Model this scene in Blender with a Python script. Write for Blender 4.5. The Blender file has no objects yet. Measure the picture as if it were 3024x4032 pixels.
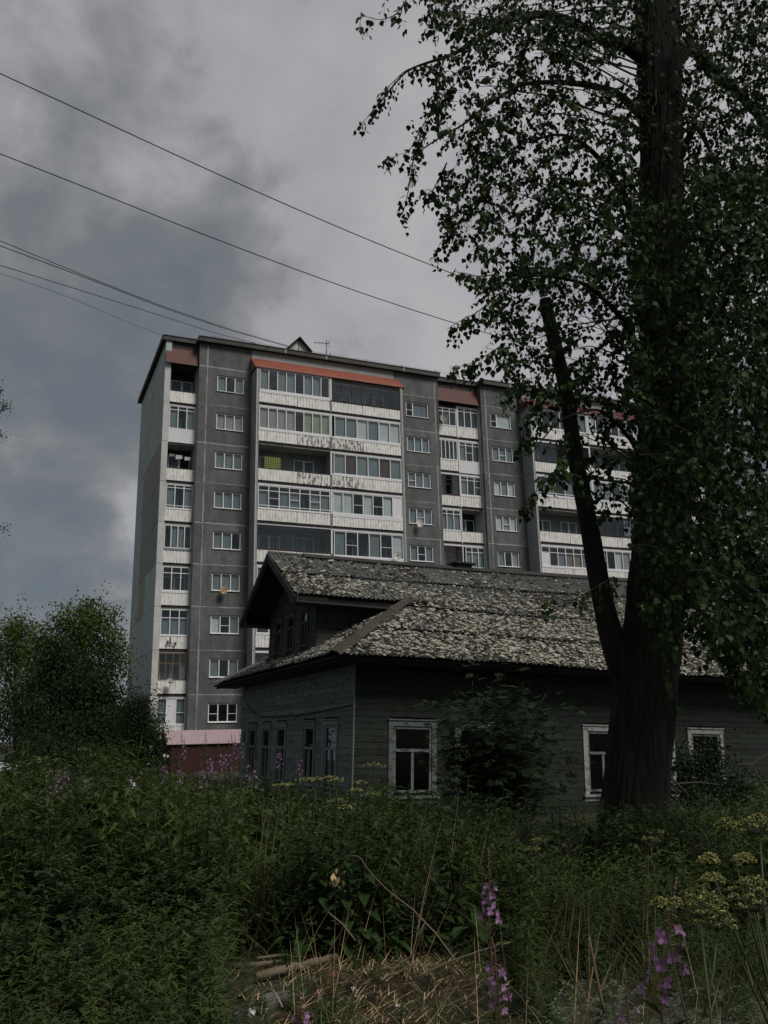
import bpy, math, random
import numpy as np
from mathutils import Matrix, Vector

# ---------------------------------------------------------------- camera
random.seed(7)
rng = np.random.default_rng(7)
sc = bpy.context.scene
COL = sc.collection
# world axes: X along the front of the apartment block, Y away from the camera, Z up
RB = np.array([[0.9213085, -0.3882447, -0.0213697],
               [0.0774898, 0.237185, -0.968369],
               [0.3810327, 0.8905107, 0.2486056]])
FPX, CAMZ = 3401.98, 3.0
CAM = np.array([0.0, 0.0, CAMZ])
HEAD = np.array([0.3810327, 0.8905107]) / math.hypot(0.3810327, 0.8905107)
cd = bpy.data.cameras.new("camera")
cam = bpy.data.objects.new("camera", cd)
COL.objects.link(cam)
m = Matrix.Identity(4)
for i in range(3):
    m[i][0], m[i][1], m[i][2], m[i][3] = RB[0, i], -RB[1, i], -RB[2, i], CAM[i]
cam.matrix_world = m
cd.sensor_fit = 'VERTICAL'
cd.sensor_height = 36.0
cd.sensor_width = 27.0
cd.lens = FPX / 4032 * 36.0
cd.clip_start = 0.05
cd.clip_end = 3000
sc.camera = cam
sc.render.resolution_x, sc.render.resolution_y = 768, 1024

# ---------------------------------------------------------------- world, sun, exposure
SUN_DIR = Vector((0.24, -0.60, 0.76)).normalized()     # towards the sun
SUN_EL = math.asin(SUN_DIR.z)
w = bpy.data.worlds.new("World")
sc.world = w
w.use_nodes = True
nt = w.node_tree
nt.nodes.clear()


def N(nt, typ, **kw):
    n = nt.nodes.new(typ)
    for k, v in kw.items():
        setattr(n, k, v)
    return n


def L(nt, a, ao, b, bi):
    nt.links.new(a.outputs[ao], b.inputs[bi])


def math_node(nt, op, a, b=None, c=None, clamp=False):
    n = nt.nodes.new('ShaderNodeMath')
    n.operation = op
    n.use_clamp = clamp
    for i, v in enumerate((a, b, c)):
        if v is None:
            continue
        if isinstance(v, (int, float)):
            n.inputs[i].default_value = v
        else:
            nt.links.new(v, n.inputs[i])
    return n.outputs[0]


def mix_col(nt, fac, a, b, blend='MIX'):
    n = nt.nodes.new('ShaderNodeMix')
    n.data_type = 'RGBA'
    n.blend_type = blend
    for s, v in ((n.inputs[0], fac), (n.inputs[6], a), (n.inputs[7], b)):
        if isinstance(v, (int, float)):
            s.default_value = v
        elif isinstance(v, tuple):
            s.default_value = (*v[:3], 1)
        else:
            nt.links.new(v, s)
    return n.outputs[2]


def ramp(nt, fac, stops):
    n = nt.nodes.new('ShaderNodeValToRGB')
    e = n.color_ramp.elements
    while len(e) < len(stops):
        e.new(0.5)
    for el, (p, c) in zip(e, stops):
        el.position = p
        el.color = (*c, 1) if len(c) == 3 else c
    nt.links.new(fac, n.inputs[0])
    return n.outputs[0]


def build_sky():
    tc = N(nt, 'ShaderNodeTexCoord')
    sky = N(nt, 'ShaderNodeTexSky', sky_type='NISHITA')
    sky.sun_disc = False
    sky.sun_elevation = SUN_EL
    sky.sun_rotation = math.atan2(SUN_DIR.x, SUN_DIR.y)
    sep = N(nt, 'ShaderNodeSeparateXYZ')
    L(nt, tc, 'Generated', sep, 0)
    x, y, z = sep.outputs
    zz = math_node(nt, 'ADD', math_node(nt, 'MAXIMUM', z, 0.0), 0.55)
    u = math_node(nt, 'DIVIDE', x, zz)
    v = math_node(nt, 'DIVIDE', y, zz)
    cmb = N(nt, 'ShaderNodeCombineXYZ')
    nt.links.new(u, cmb.inputs[0])
    nt.links.new(v, cmb.inputs[1])
    cmb.inputs[2].default_value = SKY_SEED

    def noise(scale, det, rough, dist, off=0.0):
        n = N(nt, 'ShaderNodeTexNoise')
        mp = N(nt, 'ShaderNodeMapping')
        mp.inputs['Location'].default_value = (off, off * 0.7, off * 1.3)
        L(nt, cmb, 0, mp, 0)
        L(nt, mp, 0, n, 'Vector')
        n.inputs['Scale'].default_value = scale
        n.inputs['Detail'].default_value = det
        n.inputs['Roughness'].default_value = rough
        n.inputs['Distortion'].default_value = dist
        return n.outputs[0]
    big = noise(1.5, 4, 0.5, 0.5)
    mid = noise(3.6, 8, 0.55, 0.35, 3.1)
    fine = noise(9.0, 8, 0.6, 0.2, 8.2)
    f = math_node(nt, 'ADD', math_node(nt, 'MULTIPLY', big, 0.58), math_node(nt, 'MULTIPLY', mid, 0.42))
    f = math_node(nt, 'ADD', f, math_node(nt, 'MULTIPLY', math_node(nt, 'SUBTRACT', fine, 0.5), 0.19))
    # the cover thins out and brightens overhead, it is heavier low down
    f = math_node(nt, 'ADD', f, math_node(nt, 'MULTIPLY', math_node(nt, 'SUBTRACT', z, 0.50), 0.26))
    # and a front of heavier cloud lies on the -X side
    fr = math_node(nt, 'MULTIPLY', math_node(nt, 'SUBTRACT', x, 0.13), 0.55)
    fr = math_node(nt, 'MAXIMUM', math_node(nt, 'MINIMUM', fr, 0.055), -0.05)
    f = math_node(nt, 'ADD', f, fr)
    cloud = ramp(nt, f, [(0.38, (0.80, 0.93, 1.04)), (0.44, (1.02, 1.10, 1.16)), (0.485, (1.48, 1.49, 1.55)), (0.525, (2.12, 2.08, 2.17)), (0.62, (2.62, 2.52, 2.58))])
    # below the horizon the clouds give way to plain dull light
    low = math_node(nt, 'MULTIPLY', math_node(nt, 'ADD', z, 0.02), 6.0, clamp=True)
    cloud = mix_col(nt, low, (1.05, 1.2, 1.4), cloud)
    col = mix_col(nt, 0.965, sky.outputs[0], cloud)
    bg = N(nt, 'ShaderNodeBackground')
    nt.links.new(col, bg.inputs[0])
    bg.inputs[1].default_value = 0.108
    out = N(nt, 'ShaderNodeOutputWorld')
    L(nt, bg, 0, out, 0)


SKY_SEED = 5.9
build_sky()
sd = bpy.data.lights.new("sun", 'SUN')
sd.energy = 1.5
sd.angle = math.radians(22)
sd.color = (1.0, 0.955, 0.885)
sun = bpy.data.objects.new("sun", sd)
COL.objects.link(sun)
sun.rotation_euler = SUN_DIR.to_track_quat('Z', 'Y').to_euler()
sun.location = (20, -20, 60)
vs = sc.view_settings
vs.view_transform = 'Standard'
vs.look = 'None'
vs.exposure = 0.62
vs.gamma = 1.0
vs.use_curve_mapping = False
sc.cycles.max_bounces = 6
sc.cycles.transparent_max_bounces = 12
sc.cycles.use_denoising = True


# ---------------------------------------------------------------- helpers
def ray(px, py):
    return RB.T @ np.array([px - 1512.0, py - 2016.0, FPX])


def at_r(px, py, r):
    """point seen at photo pixel (px, py) at horizontal forward distance r"""
    v = ray(px, py)
    return CAM + v * (r / (v[0] * HEAD[0] + v[1] * HEAD[1]))


def at_y(px, py, Y):
    v = ray(px, py)
    return CAM + v * (Y / v[1])


def depth_of(p):
    return float(RB[2] @ (np.asarray(p, float) - CAM))


def pix(p):
    c = RB @ (np.asarray(p, float) - CAM)
    return c[0] / c[2] * FPX + 1512, c[1] / c[2] * FPX + 2016


def sstep(t, a, b):
    t = np.clip((np.asarray(t, float) - a) / (b - a), 0, 1)
    return t * t * (3 - 2 * t)


def ground_z(x, y):
    x = np.asarray(x, float)
    y = np.asarray(y, float)
    r = x * HEAD[0] + y * HEAD[1]
    dip = sstep(r, 4.5, 10.5) * (1 - sstep(r, 27, 36)) * (0.35 + 0.65 * sstep(x, 1.0, 6.5))
    bumps = 0.05 * np.sin(1.7 * x + 0.6 * y) * np.cos(1.3 * y - 0.4 * x) + 0.03 * np.sin(3.9 * x + 1.1) * np.sin(3.3 * y)
    return 1.48 - 0.60 * dip + bumps * np.clip(1 - r / 60, 0.2, 1)


class MB:
    """collects faces of one mesh"""

    def __init__(s):
        s.v, s.f, s.mi = [], [], []

    def poly(s, pts, mi=0):
        n = len(s.v)
        s.v.extend([tuple(map(float, p)) for p in pts])
        s.f.append(tuple(range(n, n + len(pts))))
        s.mi.append(mi)

    def box(s, x0, x1, y0, y1, z0, z1, mi=0):
        n = len(s.v)
        s.v.extend([(x0, y0, z0), (x1, y0, z0), (x1, y1, z0), (x0, y1, z0), (x0, y0, z1), (x1, y0, z1), (x1, y1, z1), (x0, y1, z1)])
        for q in ((0, 3, 2, 1), (4, 5, 6, 7), (0, 1, 5, 4), (1, 2, 6, 5), (2, 3, 7, 6), (3, 0, 4, 7)):
            s.f.append(tuple(n + i for i in q))
            s.mi.append(mi)
        return s

    def hexa(s, pts, mi=0):
        """8 points, bottom ring then top ring"""
        n = len(s.v)
        s.v.extend([tuple(map(float, p)) for p in pts])
        for q in ((0, 3, 2, 1), (4, 5, 6, 7), (0, 1, 5, 4), (1, 2, 6, 5), (2, 3, 7, 6), (3, 0, 4, 7)):
            s.f.append(tuple(n + i for i in q))
            s.mi.append(mi)
        return s

    def bar(s, a, b, wx, wy, mi=0):
        """square bar from a to b"""
        a, b = np.array(a, float), np.array(b, float)
        d = (b - a) / np.linalg.norm(b - a)
        up = np.array([0, 0, 1.0]) if abs(d[2]) < 0.9 else np.array([1.0, 0, 0])
        e = np.cross(d, up)
        e /= np.linalg.norm(e)
        g = np.cross(e, d)
        r = []
        for p in (a, b):
            for i, j in ((-1, -1), (1, -1), (1, 1), (-1, 1)):
                r.append(p + e * i * wx / 2 + g * j * wy / 2)
        return s.hexa(r, mi)

    def tube(s, pts, rad, n=8, mi=0, cap=True):
        pts = [np.array(p, float) for p in pts]
        if np.isscalar(rad):
            rad = [rad] * len(pts)
        base = len(s.v)
        ref = None
        for i, p in enumerate(pts):
            d = pts[min(i + 1, len(pts) - 1)] - pts[max(i - 1, 0)]
            d = d / (np.linalg.norm(d) + 1e-9)
            if ref is None:
                ref = np.array([1.0, 0, 0]) if abs(d[0]) < 0.8 else np.array([0, 1.0, 0])
            e = np.cross(d, ref)
            e /= np.linalg.norm(e) + 1e-9
            g = np.cross(e, d)
            ref = g if np.linalg.norm(np.cross(d, g)) > 0.3 else ref
            for k in range(n):
                a = 2 * math.pi * k / n
                s.v.append(tuple(p + rad[i] * (math.cos(a) * e + math.sin(a) * g)))
        for i in range(len(pts) - 1):
            for k in range(n):
                a, b = base + i * n + k, base + i * n + (k + 1) % n
                s.f.append((a, b, b + n, a + n))
                s.mi.append(mi)
        if cap:
            s.f.append(tuple(base + k for k in range(n))[::-1])
            s.f.append(tuple(base + (len(pts) - 1) * n + k for k in range(n)))
            s.mi += [mi, mi]
        return s

    def mesh(s, name, off=(0, 0, 0)):
        me = bpy.data.meshes.new(name)
        o = np.array(off, float)
        me.from_pydata([tuple(np.array(p) - o) for p in s.v] if any(off) else s.v, [], s.f)
        return me

    def build(s, name, mats, parent=None, off=None, smooth=False):
        if off is None:
            off = tuple(parent.get('_off', (0, 0, 0))) if parent is not None else (0, 0, 0)
        me = s.mesh(name, off)
        if not isinstance(mats, (list, tuple)):
            mats = [mats]
        for mt in mats:
            me.materials.append(mt)
        if len(mats) > 1:
            me.polygons.foreach_set('material_index', s.mi)
        if smooth:
            me.polygons.foreach_set('use_smooth', [True] * len(me.polygons))
        o = bpy.data.objects.new(name, me)
        COL.objects.link(o)
        if parent is not None:
            o.parent = parent
        if parent is not None and '_off' in parent:
            o['_off'] = parent['_off']
        return o


def tag(o, label=None, cat=None, group=None, kind=None):
    for k, v in (('label', label), ('category', cat), ('group', group), ('kind', kind)):
        if v:
            o[k] = v
    return o


def empty(name, loc, label=None, cat=None, group=None, world_coords=True):
    """a thing's base; its parts are given in world coordinates when world_coords is set"""
    o = bpy.data.objects.new(name, None)
    COL.objects.link(o)
    o.location = loc
    o.empty_display_size = 0.3
    if world_coords:
        o['_off'] = tuple(float(c) for c in loc)
    return tag(o, label, cat, group)


def place(name, me, parent=None, loc=(0, 0, 0), rot=None, scale=None):
    o = bpy.data.objects.new(name, me)
    COL.objects.link(o)
    if parent is not None:
        o.parent = parent
        if '_off' in parent:
            f = parent['_off']
            loc = (loc[0] - f[0], loc[1] - f[1], loc[2] - f[2])
    o.location = loc
    if rot is not None:
        o.rotation_euler = rot
    if scale is not None:
        o.scale = scale
    return o


def np_mesh(name, V, F, mat, parent=None, tint=None, smooth=False):
    """V (n,3), F (m,k) arrays -> one mesh object; tint: per-vertex value in an attribute"""
    V = np.asarray(V, np.float32)
    F = np.asarray(F, np.int32)
    me = bpy.data.meshes.new(name)
    me.vertices.add(len(V))
    me.vertices.foreach_set('co', V.ravel())
    k = F.shape[1]
    me.loops.add(F.size)
    me.loops.foreach_set('vertex_index', F.ravel())
    me.polygons.add(len(F))
    me.polygons.foreach_set('loop_start', np.arange(0, F.size, k, dtype=np.int32))
    me.update(calc_edges=True)
    if smooth:
        me.polygons.foreach_set('use_smooth', np.ones(len(F), bool))
    if tint is not None:
        a = me.attributes.new('tint', 'FLOAT', 'POINT')
        a.data.foreach_set('value', np.asarray(tint, np.float32))
    me.materials.append(mat)
    o = bpy.data.objects.new(name, me)
    COL.objects.link(o)
    if parent is not None:
        o.parent = parent
    return o


# ---------------------------------------------------------------- materials
def new_mat(name):
    mt = bpy.data.materials.new(name)
    mt.use_nodes = True
    t = mt.node_tree
    t.nodes.clear()
    out = N(t, 'ShaderNodeOutputMaterial')
    p = N(t, 'ShaderNodeBsdfPrincipled')
    L(t, p, 0, out, 0)
    return mt, t, p, out


def noise_out(t, scale, det=4, rough=0.55, stretch=(1, 1, 1), coords='Object', dist=0.0, off=0.0):
    tc = N(t, 'ShaderNodeTexCoord')
    mp = N(t, 'ShaderNodeMapping')
    mp.inputs['Scale'].default_value = stretch
    mp.inputs['Location'].default_value = (off, off, off)
    n = N(t, 'ShaderNodeTexNoise')
    L(t, tc, coords, mp, 0)
    L(t, mp, 0, n, 'Vector')
    n.inputs['Scale'].default_value = scale
    n.inputs['Detail'].default_value = det
    n.inputs['Roughness'].default_value = rough
    n.inputs['Distortion'].default_value = dist
    return n.outputs[0]


def bump(t, p, h, strength, dist=0.02):
    b = N(t, 'ShaderNodeBump')
    b.inputs['Strength'].default_value = strength
    b.inputs['Distance'].default_value = dist
    t.links.new(h, b.inputs['Height'])
    L(t, b, 0, p, 'Normal')


def sc3(c, k):
    return tuple(min(1.0, x * k) for x in c)


def M_noise(name, col, col2=None, scale=4, det=5, rough=0.85, lo=0.35, hi=0.65, stretch=(1, 1, 1), bmp=0.0, bscale=None, bdist=0.02, spec=0.3, rand=0.0, metal=0.0, fine=0.0):
    mt, t, p, out = new_mat(name)
    n = noise_out(t, scale, det, 0.6, stretch)
    c = ramp(t, n, [(lo, col), (hi, col2 or sc3(col, 0.7))])
    if fine:
        n2 = noise_out(t, scale * 9, 3, 0.6, stretch, off=4)
        c = mix_col(t, 1.0, c, ramp(t, n2, [(0.3, (1 - fine,) * 3), (0.7, (1 + fine,) * 3)]), 'MULTIPLY')
    if rand:
        oi = N(t, 'ShaderNodeObjectInfo')
        k = math_node(t, 'ADD', math_node(t, 'MULTIPLY', oi.outputs['Random'], 2 * rand), 1 - rand)
        cc = N(t, 'ShaderNodeCombineXYZ')
        for i in range(3):
            t.links.new(k, cc.inputs[i])
        c = mix_col(t, 1.0, c, cc.outputs[0], 'MULTIPLY')
    t.links.new(c, p.inputs['Base Color'])
    p.inputs['Roughness'].default_value = rough
    p.inputs['Specular IOR Level'].default_value = spec
    p.inputs['Metallic'].default_value = metal
    if bmp:
        bump(t, p, noise_out(t, bscale or scale * 5, 6, 0.65, stretch, off=9), bmp, bdist)
    return mt


def M_glass(name='window_glass', tint=(0.80, 0.86, 0.86), refl=1.0):
    mt = bpy.data.materials.new(name)
    mt.use_nodes = True
    t = mt.node_tree
    t.nodes.clear()
    out = N(t, 'ShaderNodeOutputMaterial')
    tr = N(t, 'ShaderNodeBsdfTransparent')
    tr.inputs[0].default_value = (*tint, 1)
    gl = N(t, 'ShaderNodeBsdfGlossy')
    gl.inputs['Roughness'].default_value = 0.03
    gl.inputs[0].default_value = (0.9, 0.95, 1, 1)
    lw = N(t, 'ShaderNodeLayerWeight')
    lw.inputs[0].default_value = 0.5
    k = math_node(t, 'ADD', math_node(t, 'MULTIPLY', math_node(t, 'POWER', lw.outputs['Facing'], 4.0), 0.9), 0.05 * refl, clamp=True)
    mx = N(t, 'ShaderNodeMixShader')
    t.links.new(k, mx.inputs[0])
    L(t, tr, 0, mx, 1)
    L(t, gl, 0, mx, 2)
    L(t, mx, 0, out, 0)
    return mt


def M_leaf(name, col, col2, trans=0.22, rough=0.45, spec=0.35, scale=0.8, tintamt=0.5):
    """foliage; colour varies with the 'tint' attribute of each plant or leaf and with place"""
    mt = bpy.data.materials.new(name)
    mt.use_nodes = True
    t = mt.node_tree
    t.nodes.clear()
    out = N(t, 'ShaderNodeOutputMaterial')
    p = N(t, 'ShaderNodeBsdfPrincipled')
    at = N(t, 'ShaderNodeAttribute', attribute_name='tint')
    n = noise_out(t, scale, 3)
    f = math_node(t, 'ADD', math_node(t, 'MULTIPLY', at.outputs['Fac'], tintamt), math_node(t, 'MULTIPLY', n, 1 - tintamt))
    c = ramp(t, f, [(0.2, col), (0.75, col2)])
    t.links.new(c, p.inputs['Base Color'])
    p.inputs['Roughness'].default_value = rough
    p.inputs['Specular IOR Level'].default_value = spec
    tl = N(t, 'ShaderNodeBsdfTranslucent')
    tcol = mix_col(t, 1.0, c, (0.9, 1.25, 0.5), 'MULTIPLY')
    t.links.new(tcol, tl.inputs[0])
    mx = N(t, 'ShaderNodeMixShader')
    mx.inputs[0].default_value = trans
    L(t, p, 0, mx, 1)
    L(t, tl, 0, mx, 2)
    L(t, mx, 0, out, 0)
    return mt

# ---------------------------------------------------------------- ground
m_ground = M_noise('soil', (0.055, 0.047, 0.035), (0.03, 0.034, 0.02), scale=0.7, det=8, rough=0.95, bmp=0.6, bscale=6, bdist=0.05)


def build_ground():
    xs = np.concatenate([np.linspace(-1500, -60, 10), np.linspace(-50, -14, 19), np.linspace(-12, 26, 96), np.linspace(28, 70, 22), np.linspace(90, 1500, 10)])
    ys = np.concatenate([np.linspace(-1500, -40, 10), np.linspace(-30, -4, 14), np.linspace(-3, 30, 100), np.linspace(32, 80, 25), np.linspace(100, 1500, 10)])
    X, Y = np.meshgrid(xs, ys)
    Z = ground_z(X, Y)
    V = np.stack([X, Y, Z], -1).reshape(-1, 3)
    nx, ny = len(xs), len(ys)
    i = np.arange(ny - 1)[:, None] * nx + np.arange(nx - 1)[None]
    F = np.stack([i, i + 1, i + nx + 1, i + nx], -1).reshape(-1, 4)
    return tag(np_mesh('ground', V, F, m_ground, smooth=True), 'dark soil and turf under the weeds', kind='structure')


build_ground()

# ---------------------------------------------------------------- apartment block
Y0, YB, YR = 55.89, 54.45, 56.42          # plane of the grey bays, of the big loggia blocks, of the recessed loggias
PITCH, S0 = 2.797, 25.22                  # storey height, floor level of the top storey
def SK(k): return S0 - PITCH * k


m_grey = M_noise('grey_render', (0.136, 0.139, 0.139), (0.084, 0.087, 0.088), scale=0.8, det=9, rough=0.95, bmp=0.5, bscale=26, bdist=0.03, rand=0.13, fine=0.2, stretch=(1.6, 1, 0.6))
m_green = M_noise('green_grey_panel', (0.46, 0.52, 0.49), (0.38, 0.44, 0.415), scale=0.6, det=7, rough=0.95, bmp=0.25, bscale=30, stretch=(1, 1, 0.35), rand=0.06, fine=0.1)
m_brown = M_noise('brown_painted_panel', (0.36, 0.345, 0.305), (0.315, 0.30, 0.268), scale=0.8, rough=0.95, rand=0.05, fine=0.1)
m_darkp = M_noise('slate_painted_panel', (0.31, 0.345, 0.342), (0.26, 0.29, 0.29), scale=0.8, rough=0.95, rand=0.05, fine=0.1)
m_pier = M_noise('whitewashed_concrete', (0.55, 0.55, 0.54), (0.42, 0.42, 0.41), scale=1.2, det=8, rough=0.9, stretch=(1, 1, 0.4), bmp=0.2, fine=0.1)
m_fin = M_noise('pale_grey_concrete', (0.30, 0.32, 0.32), (0.23, 0.25, 0.25), scale=1.0, det=8, rough=0.92, stretch=(1, 1, 0.4), bmp=0.2, fine=0.1)
m_attic = M_noise('attic_panel', (0.33, 0.355, 0.345), (0.27, 0.29, 0.285), scale=1.0, det=8, rough=0.92, bmp=0.3, bscale=24)
m_seal = M_noise('joint_sealant', (0.36, 0.365, 0.365), (0.25, 0.25, 0.255), scale=3, rough=0.9)
m_white = M_noise('white_plastic_frame', (0.76, 0.77, 0.77), (0.68, 0.69, 0.69), scale=2, rough=0.45)
m_whitep = M_noise('white_smooth_panel', (0.68, 0.69, 0.71), (0.61, 0.62, 0.64), scale=1.2, rough=0.6)
m_steel = M_noise('dark_steel_frame', (0.045, 0.040, 0.040), (0.03, 0.028, 0.028), scale=5, rough=0.7)
m_woodfr = M_noise('varnished_wood_frame', (0.20, 0.125, 0.055), (0.14, 0.085, 0.04), scale=6, rough=0.6, stretch=(1, 1, 0.2))
m_redfr = M_noise('dark_red_frame', (0.07, 0.036, 0.03), (0.045, 0.026, 0.022), scale=5, rough=0.7)
m_room = M_noise('dim_room', (0.035, 0.035, 0.036), (0.025, 0.025, 0.027), scale=1, rough=0.9)
m_logw = M_noise('loggia_wall', (0.26, 0.285, 0.28), (0.20, 0.22, 0.215), scale=1.5, rough=0.95, bmp=0.3)
m_logdark = M_noise('shaded_loggia_wall', (0.055, 0.05, 0.045), (0.035, 0.032, 0.03), scale=1.5, rough=0.95)  # darker copy of the loggia wall with the recess shade painted in
m_slab = M_noise('slab_edge', (0.40, 0.40, 0.385), (0.22, 0.22, 0.21), scale=2.5, det=7, rough=0.95, lo=0.4, hi=0.7)
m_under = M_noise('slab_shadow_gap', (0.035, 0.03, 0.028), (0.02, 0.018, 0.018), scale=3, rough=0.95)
m_redtin = M_noise('red_tin', (0.255, 0.075, 0.047), (0.21, 0.063, 0.041), scale=1.5, rough=0.55, rand=0.05, fine=0.06)
m_redshade = M_noise('shaded_red_tin', (0.105, 0.034, 0.028), (0.08, 0.027, 0.023), scale=1.5, rough=0.6, fine=0.08)  # red tin darkened to carry the shade under the roof overhang
m_fascia = M_noise('roof_fascia', (0.085, 0.09, 0.082), (0.06, 0.064, 0.058), scale=2, rough=0.9, rand=0.1)
m_roof = M_noise('roofing_felt', (0.05, 0.05, 0.05), (0.035, 0.035, 0.035), scale=2, rough=0.95)
m_dishw = M_noise('dish_white', (0.55, 0.54, 0.52), (0.45, 0.44, 0.42), scale=6, rough=0.5)
m_dishr = M_noise('dish_rust', (0.40, 0.33, 0.22), (0.30, 0.14, 0.04), scale=3.5, rough=0.7, lo=0.4, hi=0.6)
m_metal = M_noise('dull_metal', (0.10, 0.10, 0.10), (0.07, 0.07, 0.07), scale=5, rough=0.6)
m_glass = M_glass('window_glass', (0.93, 0.96, 0.96), 1.0)
m_curt = {
    'w': M_noise('white_blind', (0.58, 0.59, 0.59), (0.50, 0.51, 0.51), scale=2, rough=0.9),
    't': M_noise('teal_net_curtain', (0.215, 0.245, 0.245), (0.15, 0.172, 0.172), scale=3, rough=0.95, stretch=(3, 1, 0.3)),
    'b': M_noise('blue_net_curtain', (0.20, 0.232, 0.258), (0.14, 0.165, 0.185), scale=3, rough=0.95, stretch=(3, 1, 0.3)),
    'g': M_noise('green_blind', (0.30, 0.33, 0.22), (0.24, 0.27, 0.185), scale=2, rough=0.95),
    'p': M_noise('pinkish_curtain', (0.38, 0.345, 0.34), (0.29, 0.265, 0.265), scale=3, rough=0.95, stretch=(3, 1, 0.3)),
    'n': M_noise('tan_blind', (0.22, 0.185, 0.13), (0.18, 0.15, 0.11), scale=2, rough=0.95),
    'r': M_noise('brick_red_wall', (0.10, 0.042, 0.022), (0.05, 0.026, 0.017), scale=2, rough=0.95),
}


def M_tin(name, base, grime, amount, rust):
    """painted corrugated sheet with flaking paint, rust streaks and grime; varies from sheet to sheet"""
    mt, t, p, out = new_mat(name)
    oi = N(t, 'ShaderNodeObjectInfo')
    tc = N(t, 'ShaderNodeTexCoord')
    cmb = N(t, 'ShaderNodeVectorMath', operation='ADD')
    mp = N(t, 'ShaderNodeMapping')
    L(t, tc, 'Object', mp, 0)
    mp.inputs['Scale'].default_value = (9, 1, 1.1)
    sc_ = N(t, 'ShaderNodeVectorMath', operation='SCALE')
    cc = N(t, 'ShaderNodeCombineXYZ')
    for i in range(3):
        t.links.new(oi.outputs['Random'], cc.inputs[i])
    L(t, cc, 0, sc_, 0)
    sc_.inputs['Scale'].default_value = 61.0
    L(t, mp, 0, cmb, 0)
    L(t, sc_, 0, cmb, 1)
    n1 = N(t, 'ShaderNodeTexNoise')
    L(t, cmb, 0, n1, 'Vector')
    n1.inputs['Scale'].default_value = 1.7
    n1.inputs['Detail'].default_value = 7
    n1.inputs['Roughness'].default_value = 0.68
    c = ramp(t, n1.outputs[0], [(0.34, base), (0.50, sc3(base, 0.84)), (0.50 + amount, grime)])
    n2 = N(t, 'ShaderNodeTexNoise')
    mp2 = N(t, 'ShaderNodeMapping')
    L(t, cmb, 0, mp2, 0)
    mp2.inputs['Scale'].default_value = (1, 1, 0.15)
    L(t, mp2, 0, n2, 'Vector')
    n2.inputs['Scale'].default_value = 2.6
    n2.inputs['Detail'].default_value = 3
    c = mix_col(t, ramp(t, n2.outputs[0], [(0.66, (0, 0, 0)), (0.78, (rust, rust, rust))]), c, (0.26, 0.13, 0.06))
    t.links.new(c, p.inputs['Base Color'])
    p.inputs['Roughness'].default_value = 0.6
    return mt


m_tin = M_tin('white_corrugated_tin', (0.84, 0.83, 0.80), (0.42, 0.41, 0.39), 0.22, 0.7)
m_tinbad = M_tin('peeling_corrugated_tin', (0.78, 0.765, 0.73), (0.17, 0.165, 0.155), 0.04, 0.9)

blk = empty('apartment_building', (8.0, Y0, 1.2), 'nine-storey grey concrete apartment block with white loggias and red awnings', 'building')


def wall_hole(mb, x0, x1, y0, y1, z0, z1, hole=None, room=True, mi=0, mi_room=1, roomd=0.9):
    """wall panel facing -Y with an optional window hole and the dim room behind it"""
    if hole is None:
        mb.box(x0, x1, y0, y1, z0, z1, mi)
        return
    a, b, c, d = hole
    for q in ((x0, a, z0, z1), (b, x1, z0, z1), (a, b, z0, c), (a, b, d, z1)):
        mb.poly([(q[0], y0, q[2]), (q[1], y0, q[2]), (q[1], y0, q[3]), (q[0], y0, q[3])], mi)
    for p, q in (((x0, z0), (x1, z0)), ((x1, z0), (x1, z1)), ((x1, z1), (x0, z1)), ((x0, z1), (x0, z0))):
        mb.poly([(p[0], y0, p[1]), (p[0], y1, p[1]), (q[0], y1, q[1]), (q[0], y0, q[1])], mi)
    for p, q in (((a, c), (a, d)), ((a, d), (b, d)), ((b, d), (b, c)), ((b, c), (a, c))):
        mb.poly([(p[0], y0, p[1]), (p[0], y1, p[1]), (q[0], y1, q[1]), (q[0], y0, q[1])], mi)
    if room:
        yr = y1 + roomd
        mb.poly([(a, yr, c), (b, yr, c), (b, yr, d), (a, yr, d)], mi_room)
        for p, q in (((a, c), (a, d)), ((a, d), (b, d)), ((b, d), (b, c)), ((b, c), (a, c))):
            mb.poly([(p[0], y1, p[1]), (p[0], yr, p[1]), (q[0], yr, q[1]), (q[0], y1, q[1])], mi_room)


_cm = {}


def curtain(parent, x0, x1, z0, z1, y, key, folds=True):
    mb = MB()
    n = max(4, int((x1 - x0) / 0.07)) if folds and key not in 'wgn' else 1
    for i in range(n):
        a, b = x0 + (x1 - x0) * i / n, x0 + (x1 - x0) * (i + 1) / n
        ya, yb = y + (0.02 if i % 2 else 0), y + (0.02 if (i + 1) % 2 else 0)
        mb.poly([(a, ya, z0), (b, yb, z0), (b, yb, z1), (a, ya, z1)])
    return mb.build('curtain' if folds else 'blind', m_curt[key], parent)


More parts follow.
